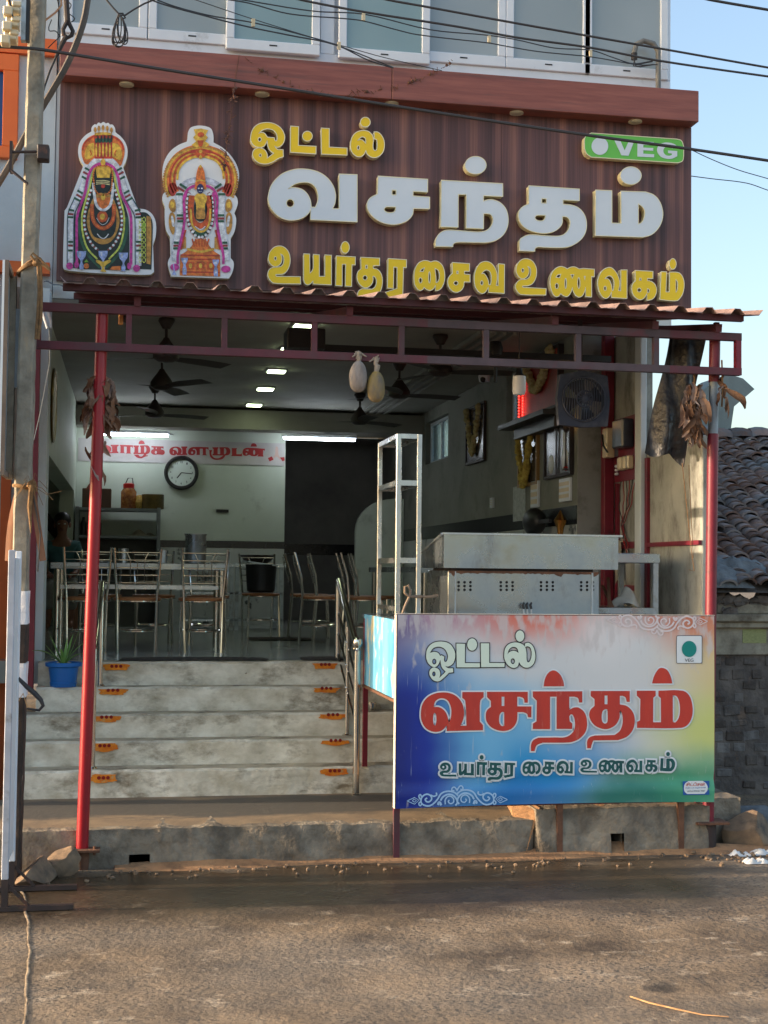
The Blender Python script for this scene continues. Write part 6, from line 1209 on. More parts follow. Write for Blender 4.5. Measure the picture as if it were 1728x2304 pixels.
zr = at(60, 1095, -2.76).z; rope_ring(rp3, zr, -0.01, 0.012); kx = at(72, 1092, -2.79)
MB().ball((kx.x,-2.79,kx.z), 0.026, 0.02, 0.026, jit=.4).build('knot', M['jute'], rp3, smooth=True)
MB().tube([(kx.x,-2.80,kx.z),(kx.x-.01,-2.80,kx.z-.12),(kx.x+.0,-2.795,kx.z-.26)], [0.016,0.014,0.004], 7).build('tail', M['jute'], rp3, smooth=True)
fray = MB(); r = random.Random(4)
for k in range(16):
    a = r.random()*2*PI; l = 0.05+0.1*r.random(); fray.tube([(kx.x,-2.80,kx.z),(kx.x+math.cos(a)*l*.5,-2.82,kx.z+math.sin(a)*l*.4+.01),(kx.x+math.cos(a)*l,-2.81,kx.z+math.sin(a)*l*.6-.04)], 0.0016, 4)
fray.tube([(kx.x,-2.80,kx.z),(kx.x+.08,-2.82,kx.z-.05),(kx.x+.16,-2.82,kx.z-.03)], 0.0016, 4)
fray.build('fray', M['jute'], rp3)
bd_ = thing('broken_board', 'long thin wooden strip tied by rope to the right side of the utility pole', 'board', (-0.5,-2.75,1.9))
a0, a1 = at(72, 1100, -2.78), at(97, 1262, -2.78); MB().bar((a0.x,-2.78,a0.z),(a1.x,-2.79,a1.z),0.035,0.006, up=V((0,1,0))).build('strip', M['card'], bd_); MB().tube([(a0.x,-2.79,a0.z),(a0.x+.05,-2.8,a0.z-.25),(a0.x+.04,-2.8,a0.z-.45)], 0.004, 5).build('black_wire', M['wire'], bd_)
b3 = thing('broken_board', 'curved brown hardboard piece wrapped behind the left side of the utility pole', 'board', (-0.66,-2.62,1.95))
a0, a1 = at(25, 1085, -2.6), at(18, 1262, -2.6)
MB().grid(lambda u, v: V((a1.x-.015+0.10*u + 0.06*(v**2.2)*(1), -2.62-.02*math.sin(u*PI), a1.z+(a0.z-a1.z)*v)), 6, 10).build('hardboard', M['card'], b3, smooth=True)
fbn = thing('flex_board', 'edge-on white flex hoarding with a weathered wooden frame left of the utility pole', 'hoarding', (-0.75,-2.7,2.3))
M['greywood'] = pm('grey_wood', S(132,116,102), S(100,88,78), scale=6, rough=0.9); t0, t1 = at(16, 605, -2.75), at(9, 1075, -2.75)
MB().box((t1.x-.012,-2.98,t1.z+.03),(t1.x+.0,-2.24,t0.z)).build('flex', M['p_white'], fbn); MB().box((t1.x+.001,-2.27,t1.z+.03),(t1.x+.025,-2.24,t0.z)).build('frame_batten', M['greywood'], fbn); MB().box((t1.x+.001,-2.66,t1.z),(t1.x+.035,-2.60,t0.z-.02)).build('frame_batten', M['pole'], fbn); MB().box((t1.x+.001,-2.98,t1.z),(t1.x+.02,-2.95,t0.z)).build('frame_batten', M['greywood'], fbn)  # hidden rear length of the flex is added to shade the red post
MB().box((t1.x+.001,-2.949,t1.z),(t1.x+.02,-2.665,t1.z+.03)).build('frame_batten', M['greywood'], fbn); MB().box((t1.x+.001,-2.949,t0.z-.03),(t1.x+.02,-2.665,t0.z)).build('frame_batten', M['greywood'], fbn)
MB().box((t1.x+.036,-2.66,2.72),(t1.x+.06,-2.60,3.16)).build('clip_bar', M['galv'], fbn)
# standing sign on feet, edge-on at the left border
ss = thing('standing_sign', 'edge-on white framed pavement sign standing on a black iron foot at the left', 'sign', (-0.66,-3.2,0))
M['chalk'] = pm('chalky_paint', S(186,190,200), S(160,164,174), scale=7, rough=0.7, dirt=S(120,116,112), dscale=6, dlo=0.55, dhi=0.7); s0 = atz(8, 2045, 0.02); MB().box((s0.x-.016,-3.30,0.16),(s0.x+.018,-3.27,zz(1290)+.12)).build('frame_post', M['chalk'], ss, bevel=0.003); MB().box((s0.x-.016,-2.86,0.16),(s0.x+.016,-2.83,zz(1290)+.12)).build('frame_post', M['white_frame'], ss, bevel=0.003)
MB().box((s0.x-.010,-3.268,0.22),(s0.x+.006,-2.862,zz(1290)+.08)).build('face_sheet', M['p_white'], ss)
MB().box((s0.x-.016,-3.30,0.02),(s0.x+.018,-3.27,0.158)).build('lower_post', M['dark_iron'], ss); MB().box((s0.x-.016,-2.86,0.02),(s0.x+.016,-2.83,0.158)).build('lower_post', M['dark_iron'], ss)
for y in (-3.285,-2.845): 
    MB().box((s0.x-.33,y-.022,0.004),(s0.x+.34,y+.022,0.026)).build('foot', M['dark_iron'], ss); MB().bar((s0.x+.015,y,0.13),(s0.x+.12,y,0.024),0.014).build('brace', M['dark_iron'], ss)

# ================================================================ neighbour on the left
nb = thing('neighbour_building', 'pale blue white building with an orange window surround at the left border', 'building', (-2.5,1,0))
MB().box((-6.0,0.0,0),(-2.71,7.0,3.74)).build('wall', M['wall'], nb); MB().box((-2.709,0.0,0),(-0.735,0.011,3.749)).build('front_wall', M['wall'], nb); MB().box((-6.0,0.0,3.75),(-0.735,7.0,7.9)).build('upper_wall', M['wall'], nb); MB().box((-0.735,0.012,3.75),(-0.605,0.5,7.9)).build('wall_return', M['wall'], nb)
MB().box((-3.2,-0.05,5.56),(-0.605,-0.002,5.685)).build('orange_band', M['orange'], nb)
of = MB(); of.box((-1.7,-0.06,5.42),(-0.875,-0.002,5.545)); of.box((-1.7,-0.06,4.76),(-0.875,-0.002,4.85)); of.box((-0.985,-0.06,4.85),(-0.875,-0.002,5.42)); of.box((-1.7,-0.06,4.85),(-1.6,-0.002,5.42))
wf = of.build('window', M['orange'], nb, bevel=0.004); MB().box((-1.6,-0.012,4.85),(-0.985,-0.003,5.42)).build('pane', M['blue_pane'], wf)
MB().box((-1.3,-1.40,0.0),(-1.18,-0.01,4.8)).build('sun_blocker', M['wall'], nb); MB().box((-6,-0.5,3.3),(-1.18,-0.01,3.45)).build('canopy_slab', M['wall'], nb)  # upright wall out of view, added to block the low sun
MB().box((-0.935,-0.07,0.0),(-0.865,-0.003,3.899)).build('orange_pilaster', M['orange'], nb); MB().box((-1.17,-0.10,3.90),(-0.62,-0.003,3.985)).build('orange_ledge', M['orange'], nb)
MB().grid(lambda u, v: V((-0.66+0.24*u, -0.06-0.10*v, 3.80+0.03*math.sin(7*u)+.03*(1-v)+0.02*math.cos(11*u))), 14, 4).build('cement_flashing', M['mortar'], nb, smooth=True)
# ================================================================ wires overhead
WY = lambda px, ya=-2.66, yb=-0.3: ya+(yb-ya)*max(0, min(1, (px-90)/1390))
def wire(name, lbl, pts, rad, Y, mat=None, group=None):
    P3 = []
    for (x, y) in smooth_loop(pts, [False]*len(pts), False, 5): p = at(x, y, Y(x) if callable(Y) else Y); P3.append(p)
    return tag(MB().tube(P3, rad, 6).build(name, mat or M['wire'], smooth=True), lbl, 'cable', group)
wire('service_cable', 'thick black cable sagging from the utility pole across the sign board', [(-40,104),(0,105),(40,107),(80,110),(130,117),(330,150),(570,188),(870,236),(1130,276),(1350,308),(1550,335),(1800,372)], 0.0095, -2.79)
wire('street_cable', 'upper street cable crossing the white windows to the top right', [(700,-40),(875,0),(947,13),(1160,52),(1428,99),(1728,152),(1850,172)], 0.007, -2.9)
wire('street_cable', 'lower street cable crossing the white windows just above the conduit bend', [(560,-30),(679,0),(820,27),(1030,60),(1160,84),(1327,107),(1479,136),(1728,172),(1850,188)], 0.007, -2.9)
wire('service_wire', 'slack wire looping along the windows to the conduit bend, upper of the pair', [(500,-8),(560,2),(705,25),(820,32),(969,67),(1095,79),(1160,89),(1247,108),(1330,113),(1381,130),(1425,143),(1468,137)], 0.0045, WY)
wire('service_wire', 'slack wire looping along the windows to the conduit bend, lower of the pair', [(500,-3),(560,7),(650,31),(777,42),(817,47),(885,65),(940,78),(1102,97),(1128,102),(1211,116),(1330,128),(1439,146),(1479,145)], 0.0045, WY)
wire('drop_wire', 'twisted drop wire slanting over the left windows to the fascia', [(290,-40),(354,0),(463,33),(570,51),(697,83),(762,103),(885,152)], 0.0045, WY); wire('drop_wire', 'drop wire running just under its twin across the left windows', [(270,-40),(340,0),(463,36),(557,60),(650,79),(755,101),(830,136),(885,153)], 0.005, WY)
wire('thin_wire', 'thin grey wire slanting over the middle windows to the fascia top', [(380,-20),(441,0),(560,40),(712,87),(777,105),(867,130),(994,159)], 0.003, WY)
wire('stray_wire', 'short wire crossing the sky at the top right corner', [(1560,-10),(1600,0),(1728,22),(1800,34)], 0.009, -2.9); wire('stray_wire', 'thin wire leaving the green plate across the sky', [(1553,336),(1600,358),(1660,382),(1728,402),(1800,424)], 0.004, 0.4); wire('stray_wire', 'pair of thin wires low in the sky beside the sign board edge', [(1540,394),(1600,402),(1680,412),(1728,428),(1800,450)], 0.004, 0.4)
for q_ in ((570,51),(818,38),(763,103),(1101,88),(1329,120)):
    p = at(*q_, WY(q_[0])-.006); t = tag(MB().cbox((p.x,p.y,p.z), (0.022,0.012,0.05)).build('wire_clip', M['ceramic']), {570:'wire clip leftmost on the slack wires',818:'wire clip at the upper middle window on the slack wires',763:'wire clip where the drop wires meet',1101:'wire clip right of the centre window on the slack wires',1329:'wire clip nearest the conduit bend'}[q_[0]], 'clip', 'clips on the slack wires')
co_ = thing('wire_coil', 'hank of spare black wire hanging before the left window', 'wire coil', at(265, 40, -2.4)); mm_ = MB(); r = random.Random(9)
for k in range(7):
    cx0, ry_, rx_, sl = 270+r.uniform(-5,9), r.uniform(30,38), r.uniform(11,20), r.uniform(-10,12); pts = []
    for i in range(21): a = 2*PI*i/20; u = (1-math.cos(a))/2; pts.append((cx0*u+270*(1-u)+rx_*math.sin(a)*(0.45+0.6*u)+sl*u, 34+2*ry_*u))
    mm_.tube([at(x, y, -2.4+r.uniform(-.01,.01)) for x, y in pts], 0.0036, 5)
mm_.tube([at(x, y, -2.4) for x, y in ((262,46),(268,30),(276,30),(282,40),(272,44))], 0.006, 6); mm_.build('coil', M['wire'], co_, smooth=True)
MB().tube([at(x, y, -2.4) for x, y in ((228,-20),(240,0),(255,18),(270,34),(282,34),(300,22),(325,8),(350,-2),(380,-14))], 0.0055, 6).build('lead', M['wire'], co_, smooth=True)
wire('pipe_cable', 'thick grey sheathed cable curving down past the shackle behind the utility pole', [(205,-40),(197,0),(190,40),(178,80),(163,118),(148,150),(128,186),(97,238),(60,300),(25,365),(-20,440)], 0.019, -2.5, pm('grey_sheath', S(96,84,72), S(70,62,56), scale=12, rough=0.5))
skl = thing('stay_shackle', 'black iron eye bolt and stay wire hanging beside the utility pole', 'shackle', at(150, 60, -2.55))
MB().tube([at(x, y, -2.55) for x, y in ((148,-20),(150,20),(152,48))], 0.016, 8).build('shank', M['dark_iron'], skl, smooth=True); MB().tube([at(x, y, -2.55) for x, y in ((152,46),(142,66),(143,78),(152,85),(161,80),(164,70),(158,58),(152,46))], 0.012, 8).build('eye', M['dark_iron'], skl, smooth=True)
MB().tube([at(x, y, -2.55) for x, y in ((150,80),(140,98),(131,118),(126,128))], [0.014,0.014,0.010,0.010], 8).build('socket', M['dark_iron'], skl, smooth=True); MB().tube([at(x, y, -2.55) for x, y in ((126,128),(112,160),(100,195),(96,212))], 0.006, 6).build('stay_wire', M['wire'], skl, smooth=True)
for pts in ([(128,-5),(133,20),(132,50),(134,80),(120,96),(108,108)],[(155,5),(160,12),(154,28),(168,42),(160,50)],[(116,44),(110,68),(125,70),(136,84)]): MB().tube([at(x, y, -2.6) for x, y in smooth_loop(pts, [False]*len(pts), False, 4)], 0.003, 5).build('loose_wire', M['wire'], skl)
MB().tube([at(x, y, -2.6) for x, y in ((138,-8),(138,12),(125,28),(104,44),(92,54))], 0.006, 6).build('copper_wire', pm('copper_wire', S(206,150,110), rough=.4), skl, smooth=True)
cn = thing('conduit_bend', 'grey conduit pipe with a gooseneck bend rising from the fascia by the right window', 'conduit', at(1480,190,-0.1))
MB().tube([at(x, y, -0.1) for x, y in ((1481,200),(1481,160),(1481,115),(1470,98),(1448,92),(1432,100),(1428,115),(1427,132))], 0.022, 10).build('pipe', pm('grey_pvc', S(128,126,120), S(104,102,98), scale=10, rough=0.6), cn, smooth=True)
MB().tube([at(x, y, -0.1) for x, y in ((1427,120),(1427,134))], 0.026, 10).build('collar', M['dark_iron'], cn, smooth=True)
for pts in ([(1426,134),(1430,146),(1448,142),(1468,138)],[(1428,134),(1425,148),(1440,150),(1470,145)]): MB().tube([at(x, y, -0.12) for x, y in pts], 0.006, 6).build('lead', M['wire'], cn, smooth=True)
ga = thing('dried_garland', 'withered string of dry twigs hanging down the sign board before the idol cut-out', 'garland', at(530, 130, -0.2)); g_ = MB(); r = random.Random(2)
gp = [(538,125),(532,160),(527,200),(522,245),(516,290),(510,330),(506,360),(502,380)]
g3 = [at(x, y, -0.19) for x, y in gp]; g_.tube(g3, 0.003, 5)
for i in range(60):
    k = r.randint(2, len(g3)-2); p = g3[k].lerp(g3[k+1], r.random()); d = V((r.uniform(-1,1),r.uniform(-.6,.2),r.uniform(-1,.8)))*0.045; g_.tube([p, p+d], 0.0028, 4)
    if i % 4 == 0: g_.ball(p+d*.3, 0.010, 0.008, 0.014, 6, 4, jit=.5)
g_.build('twigs', pm('dry_twig', S(120,84,70), S(84,62,56), scale=30, rough=0.95), ga)
gb = thing('dried_garland', 'wilted garland sagging across the fascia front', 'garland', at(800,190,-0.2)); g_ = MB()
for i in range(90):
    u = r.random(); x = 560+460*u; y = 136+75*math.sin(PI*u)**0.8*(1 if u < .5 else .85)+30*u*(1-u); p = at(x, y, -0.186); d = V((r.uniform(-1,1),-.1,r.uniform(-1,1)))*0.035; g_.tube([p, p+d], 0.0022, 4)
    if i % 6 == 0: g_.ball(p, 0.012, 0.008, 0.012, 6, 4, jit=.5)
g_.build('twigs', M['rust'], gb)

# ================================================================ things hung from the awning frame
def coconut(px, py, top, lbl, c1, c2):
    p = at(px, py, -2.40); t_ = at(px, top, -2.40); t = thing('hanging_coconut', lbl, 'coconut', p, 'coconuts hung from the awning frame')
    m = MB(); nu, nv = 22, 16
    for j in range(nv+1):
        th = PI*j/nv; z = -math.cos(th); k = math.sin(th)**0.85*(1-0.12*z)
        for i in range(nu): a = 2*PI*i/nu; w = 1+0.05*math.sin(i*5)+0.03*math.sin(i*9+j*.6); m.v.append(V((p.x+0.055*k*math.cos(a)*w, -2.40+0.055*k*math.sin(a)*w, p.z+0.088*(z if z > 0 else z*1.15))))
    for j in range(nv):
        for i in range(nu): a = j*nu+i; b2 = j*nu+(i+1)%nu; m.f.append((a,b2,b2+nu,a+nu))
    m.build('husk_cloth', pm('coconut_wrap', c1, c2, scale=7, rough=0.85, bump=0.5, bscale=60, stretch=(1,1,0.35)), t, smooth=True)
    n = MB(); n.tube([(p.x,-2.40,p.z+.08),(p.x+.006,-2.41,p.z+.12),(p.x-.004,-2.405,t_.z-.02),(p.x,-2.41,t_.z+.02)], [0.014,0.018,0.014,0.02], 8)
    for k in range(6): n.tube([(p.x,-2.41,t_.z+.02),(p.x+r.uniform(-.05,.05),-2.42,t_.z+r.uniform(-.02,.05))], [0.008,0.004], 5)
    n.build('knot', pm('knot_cloth', S(176,164,150), S(140,128,116), scale=20, rough=0.9), t, smooth=True)
coconut(806, 845, 800, 'white cloth wrapped coconut hanging from the awning frame, left of two', S(190,180,172), S(128,118,112)); coconut(846, 868, 812, 'yellow stained wrapped coconut hanging from the awning frame, right of two', S(176,146,58), S(112,104,94))
def leaf_bunch(name, lbl, cx, cy0, cy1, wpx, Y, n, seed, light=False):
    r = random.Random(seed); t = thing(name, lbl, 'dry leaves', at(cx, cy0, Y), 'bunches of dry leaves on the awning'); m = MB(); sc_ = 1/350.0
    for i in range(n):
        u = i/(n-1); x = cx+(r.uniform(-1,1))*wpx*(0.35+0.65*math.sin(PI*min(1, u*.9+.1))); y = cy0+(cy1-cy0)*u*0.72; p = at(x, y, Y+r.uniform(-.06,.06)); L = r.uniform(.08,.18); w = L*r.uniform(.10,.20); rot = r.uniform(-.55,.55); tw = r.uniform(-1.2,1.2); dy = r.uniform(-.4,.4); fold = r.uniform(.2,1.3)
        ax = V((math.sin(rot), dy*.6, -math.cos(rot))).normalized(); sd_ = V((math.cos(tw), math.sin(tw), 0.15)); sd_ = (sd_-ax*sd_.dot(ax)).normalized(); nn = ax.cross(sd_)
        o_ = len(m.v)
        for j in range(7):
            s = j/6; ww = w*math.sin(PI*min(.98, s*.9+.06))**0.8; c = p+ax*L*s+nn*(0.022*math.sin(s*3.4+i))+sd_*(0.010*math.sin(s*5+i*2))+V((r.uniform(-.004,.004),r.uniform(-.004,.004),0)); m.v += [c+sd_*ww+nn*ww*fold, c, c-sd_*ww+nn*ww*fold]
        for j in range(6):
            a = o_+j*3; m.f += [(a,a+1,a+4,a+3),(a+1,a+2,a+5,a+4)]
    m.build('leaves', M['dry_leaf'], t); MB().tube([at(cx, cy0-25, Y), at(cx+2, (cy0+cy1)/2, Y), at(cx, cy1, Y)], 0.006, 6).build('string', M['jute'], t)
leaf_bunch('leaf_bunch', 'large bunch of dry mango leaves tied around the upper glossy red post', 226, 845, 965, 34, -2.30, 78, 5); leaf_bunch('leaf_bunch', 'small wisp of dry leaves lower on the glossy red post below the big bunch', 222, 985, 1080, 22, -2.30, 8, 6)
leaf_bunch('leaf_bunch', 'bunch of brown dry leaves hanging on the right awning post', 1562, 860, 1000, 22, -2.34, 80, 7); leaf_bunch('leaf_bunch', 'few pale dry leaves dangling from the right end of the awning frame', 1624, 835, 915, 16, -2.36, 9, 8)
tp = thing('black_tarp', 'grimy black tarpaulin strip hanging from the right end of the awning frame', 'tarpaulin', at(1520,745,-2.2))
def tarpf(u, v):
    xl = 1508+(1456-1508)*(v**1.3); xr = 1582+(1545-1582)*v; yb_ = 1018+26*u**2+8*math.sin(u*7); y = 742+(yb_-742)*v; p = at(xl+(xr-xl)*u, y, -2.15); return p + V((0, 0.035*math.sin(u*5+v*3)+0.02*math.sin(u*11-v*7)+0.05*v, 0))
M['tarp'] = pm('grimy_tarp', S(34,34,38), S(20,20,24), scale=10, rough=0.4, bump=0.8, bscale=22, bdist=0.02, dirt=S(84,76,68), dscale=3.2, dlo=0.48, dhi=0.7)
MB().grid(tarpf, 26, 44).build('sheet', M['tarp'], tp, smooth=True); MB().tube([tarpf(1, v/20)+V((0.004,0,0)) for v in range(21)], 0.006, 6).build('hem', M['dark_iron'], tp, smooth=True)
st_ = MB(); st_.tube([at(1535,1042,-2.1),at(1545,1140,-2.1),at(1556,1240,-2.1),at(1562,1285,-2.1),at(1550,1282,-2.1)], 0.003, 5); st_.tube([at(1550,1046,-2.1),at(1555,1160,-2.1),at(1560,1255,-2.1)], 0.0025, 5); st_.build('string', M['jute'], tp)
bl_ = MB(); pz = at(272, 715, -2.3); li = thing('strip_bracket', 'little cracked paper charm hanging under the awning by the red post', 'charm', pz); MB().cbox((pz.x,-2.3,pz.z), (0.028,0.02,0.085)).build('paper', pm('charm_paper', S(226,170,96), S(160,90,50), scale=20, rough=0.8), li, bevel=0.006); MB().ball((pz.x+.035,-2.29,pz.z+.01), .03, .02, .035, 8, 6, jit=.5).build('tuft', M['dark_iron'], li)
bh = thing('white_bracket', 'bent white curtain bracket with a dangling cord at the left end of the awning', 'bracket', at(105, 720, -2.2)); MB().tube([at(x, y, -2.2) for x, y in ((88,672),(93,690),(100,715),(107,738),(114,738),(114,722),(106,700))], 0.009, 8).build('bracket', M['white_frame'], bh, smooth=True); MB().tube([at(x, y, -2.2) for x, y in ((110,742),(112,780),(111,820),(100,880),(88,940),(76,990))], 0.003, 5).build('cord', M['galv'], bh)
# ================================================================ electric board and fittings on the stained side wall
eb_ = thing('electric_board', 'maroon meter board with fuse carriers and switch on the stained side wall', 'electric board', (3.74,-0.42,2.45))
def bx(y0, y1, z0, z1, th, name, m, **k): return MB().box((3.749-th, y0, z0), (3.7485 if th < .03 else 3.749-.021, y1, z1)).build(name, m, eb_, **k)
bx(-0.73,-0.22,2.44,2.93,0.02,'board',M['maroon'])
bx(-0.66,-0.44,2.68,2.90,0.12,'meter',pm('meter_case', S(60,64,76), S(44,46,56), scale=6, rough=0.3),bevel=0.012)
for y in (-0.66,-0.575,-0.49): bx(y,y+.065,2.52,2.62,0.075,'fuse_carrier',M['ceramic'],bevel=0.01)
for z in (2.49,2.52,2.55): bx(-0.335,-0.30,z,z+.022,0.05,'white_knob',M['white_frame'],bevel=0.008)
sw = thing('main_switch', 'cream main switch box with black lever beside the maroon meter board', 'switch', (3.68,-0.25,2.65)); MB().box((3.63,-0.315,2.63),(3.70,-0.215,2.86)).build('box', M['ceramic'], sw, bevel=0.008); MB().box((3.70,-0.31,2.64),(3.748,-0.22,2.85)).build('back_box', M['galv'], sw); MB().tube([(3.622,-0.24,2.81),(3.60,-0.33,2.72),(3.61,-0.40,2.66)], 0.008, 8).build('lever', M['black'], sw)
fw2 = thing('wall_frame', 'maroon iron bars framing the lower stained side wall', 'frame', (3.73,-1.3,0.3)); MB().box((3.725,-0.93,0.29),(3.748,-0.88,2.58)).build('upright', M['maroon'], fw2); MB().box((3.725,-1.86,1.925),(3.747,-0.935,1.955)).build('cross_bar', M['maroon'], fw2); MB().box((3.725,-0.69,1.92),(3.747,-0.31,1.97)).build('cross_bar', M['maroon'], fw2); MB().box((3.725,-0.69,1.60),(3.747,-0.31,1.64)).build('cross_bar', M['maroon'], fw2); MB().box((3.722,-0.30,0.29),(3.748,-0.26,2.43)).build('upright', M['maroon'], fw2)
cw = thing('loose_wiring', 'tangle of thin red and black wires below the maroon meter board', 'wiring', (3.72,-0.45,2.3))
for i in range(6):
    y0 = -0.36-0.06*i; pts = [(3.735,y0,2.44),(3.72,y0-.04*math.sin(i),2.25),(3.725,-0.42+.03*math.sin(i*2),2.10),(3.72,-0.50+.05*math.cos(i),1.95),(3.73,-0.60+.08*math.sin(i*3),1.80)]
    sp3 = []
    for k in range(len(pts)-1):
        for s in range(5): sp3.append(V(pts[k]).lerp(V(pts[k+1]), s/5)+V((0,.012*math.sin(k+s*1.1+i),0)))
    MB().tube(sp3, 0.004, 5).build('wire', pm('red_wire', S(150,40,40), rough=.5) if i % 2 else M['wire'], cw, smooth=True)
tag(MB().grid(lambda u, v: V((3.715-.03*math.sin(u*PI), -0.42+0.12*u-.02*v, 1.97-0.30*v+0.02*math.sin(u*9))), 12, 10).build('cleaning_cloth', pm('grey_rag', S(166,156,136), S(126,116,100), scale=9, rough=0.95), smooth=True), 'greyish rag draped on the maroon bar beside the stove', 'cloth')
# ================================================================ tiled house on the right
hs = thing('tiled_house', 'old low house with a mossy clay tile roof beyond the right awning post', 'house', (5.5,1.5,0))
EY, EZ, RY, RZ = -0.42, 1.62, 3.1, 3.13; HX0, HX1 = 4.0, 8.2
mb = MB(); r = random.Random(11); colw = 0.165; rown = 36; ncol = int((HX1-HX0)/colw)
sl = V((0, RY-EY, RZ-EZ)); L = sl.length; sl.normalize(); nrm = V((0,-sl.z,sl.y))
for c in range(ncol):
    xc = HX0+colw*(c+.5)
    for k in range(rown):
        if r.random() < .012: continue
        s0 = L*k/rown - 0.02; s1 = s0+L/rown*1.75; base = V((xc+r.uniform(-.006,.006), EY, EZ)); lift = r.uniform(0,.02)+(0.03 if r.random() < .04 else 0); skew = r.uniform(-.022,.022); ra = 0.078*r.uniform(.92,1.08); o_ = len(mb.v); n_ = 6
        for e, (s, rr, lf) in enumerate(((s0, ra, 0.030+lift),(s1, ra*.86, 0.006))):
            for i in range(n_+1): a = PI*i/n_; mb.v.append(base + sl*s + V((-rr*math.cos(a)+skew*e,0,0)) + nrm*(rr*0.72*math.sin(a)+lf))
        for i in range(n_): mb.f.append((o_+i, o_+i+1, o_+n_+2+i, o_+n_+1+i))
        q0 = len(mb.v)
        for i in range(n_+1): a = PI*i/n_; mb.v.append(base + sl*s0 + V((-ra*.82*math.cos(a),0,0)) + nrm*(ra*.72*.8*math.sin(a)+0.024+lift))
        for i in range(n_): mb.f.append((o_+i, q0+i, q0+i+1, o_+i+1))
rf = mb.build('roof', M['roof'], hs, smooth=True, angle=45)
MB().add([(HX0,EY,EZ-.03),(HX1,EY,EZ-.03),(HX1,RY,RZ-.03),(HX0,RY,RZ-.03),(HX0,RY+3.4,EZ-.03),(HX1,RY+3.4,EZ-.03)], [(0,1,2,3),(3,2,5,4)]).build('roof_deck', M['brick'], hs)
rg = MB()
for c in range(int((HX1-HX0)/.22)): x = HX0+.22*c; rg.grid(lambda u, v: V((x+.24*u, RY+0.11*math.cos(PI*v), RZ+0.03+0.10*math.sin(PI*v)+0.02*math.sin(PI*u)+.012*(c % 3))), 3, 6)
rg.build('ridge_tiles', M['roof'], rf, smooth=True)
mo = MB(); rr_ = random.Random(5)
def lump(x, s, w, h, th): 
    b0 = V((x, EY, EZ))+sl*s; mo.grid(lambda u, v: b0 + V((w*(u-.5),0,0)) + sl*(h*(v-.5)) + nrm*(0.02+th*(math.sin(PI*u)*math.sin(PI*v))**.6*(0.8+.5*rr_.random())), 14, 10)
lump(4.35, 0.18, 0.9, 0.42, 0.11); lump(4.75, 0.32, 0.7, 0.30, 0.09); lump(5.6, 0.1, 1.2, 0.3, 0.08); lump(4.22, 1.1, 0.28, 0.5, 0.10); lump(4.2, 2.0, 0.3, 0.4, 0.10); lump(4.3, 3.75, 0.5, 0.26, 0.10); lump(5.2, 3.72, 2.2, 0.16, 0.06); lump(4.95, 2.6, .3, .16, .06)
mo.build('mortar', M['mortar'], hs, smooth=True)
WYF = -0.22
MB().box((4.0,WYF-.016,-0.1),(8.0,WYF+.3,1.10)).build('wall', M['brick'], hs); 
bw = MB(); r = random.Random(8)
for j in range(11):
    for i in range(26):
        x = 4.02+0.155*i+(0.07 if j % 2 else 0); z = 0.02+0.098*j
        if r.random() < .8: bw.cbox((x+.07+r.uniform(-.02,.02), WYF-.004+r.uniform(-.006,.004), z+.045+r.uniform(-.01,.01)), (0.138*r.uniform(.6,1.05),0.036,0.085*r.uniform(.6,1.05)), mathutils.Euler((0,r.uniform(-.08,.08),r.uniform(-.05,.05))).to_matrix())
bw.build('brick_course', M['brick_piece'], hs, bevel=0.008)
M['corn'] = pm('old_limewash', S(176,166,146), S(146,138,124), scale=4, rough=0.9, bump=0.4, dirt=S(96,84,70), dscale=3, dlo=0.45, dhi=0.65)
cr = MB(); cr.box((4.0,WYF-.05,1.10),(8.0,WYF+.3,1.31)); cr.build('plaster_band', M['corn'], hs); cr = MB(); cr.box((4.0,WYF-.10,1.311),(8,WYF+.3,1.36)); cr.box((4.0,WYF-.14,1.361),(8,WYF+.3,1.42)); cr.box((4.55,WYF-.09,1.421),(8,WYF+.3,1.50)); cr.build('cornice', M['corn'], hs, bevel=0.008)
rub = MB(); r = random.Random(21)
for k in range(16): rub.ball((4.1+r.random()*1.1, WYF-.08+r.random()*.08, 1.44+r.random()*.10), 0.07+.06*r.random(), 0.06, 0.05, 8, 6, jit=.5)
rub.build('broken_plaster', M['brick'], hs)
tag(MB().box((4.78,WYF-.054,1.19),(4.98,WYF-.0505,1.30)).build('torn_poster', pm('torn_poster', S(176,176,120), S(140,144,96), scale=40, rough=0.8, stretch=(1,1,3))), 'small torn yellowish paper pasted on the plaster band of the tiled house', 'poster')
MB().box((4.0,WYF+.31,0),(8.0,RY+3,1.4)).build('body', M['brick'], hs)
# chimney cowl
dc = thing('vent_cowl', 'grey sheet metal vent duct with a quarter round cowl above the tile ridge', 'vent', (6.2,3.6,3.0))
d0 = at(1600, 990, 3.6); d1 = at(1645, 905, 3.6); M['cowl'] = pm('dull_zinc', S(150,156,150), S(132,138,134), scale=5, rough=0.6, metal=0.2)
MB().box((d0.x,3.6,2.7),(d1.x,4.0,d1.z)).build('duct', M['cowl'], dc, bevel=0.008)
ct_ = at(1640, 905, 3.6); tp_ = at(1622, 843, 3.6); tip = at(1696, 878, 3.6); arc_ = [at(x, y, 3.6) for x, y in ((1562,985),(1566,930),(1585,875),(1612,850),(1640,843),(1670,852),(1696,876),(1650,915),(1640,985))]
MB().prism([(p.x,p.z) for p in arc_], 3.58, 3.60).build('side_plate', M['cowl'], dc); MB().prism([(p.x,p.z) for p in arc_], 4.0, 4.02).build('side_plate', M['cowl'], dc)
hoodp = arc_[:7]; MB().grid(lambda u, v: (lambda k, f_: hoodp[k].lerp(hoodp[min(k+1,6)], f_)+V((0,0.4*v+.001,0)))(min(5, int(u*6)), u*6-min(5, int(u*6))), 24, 2).build('hood', M['cowl'], dc, smooth=True)
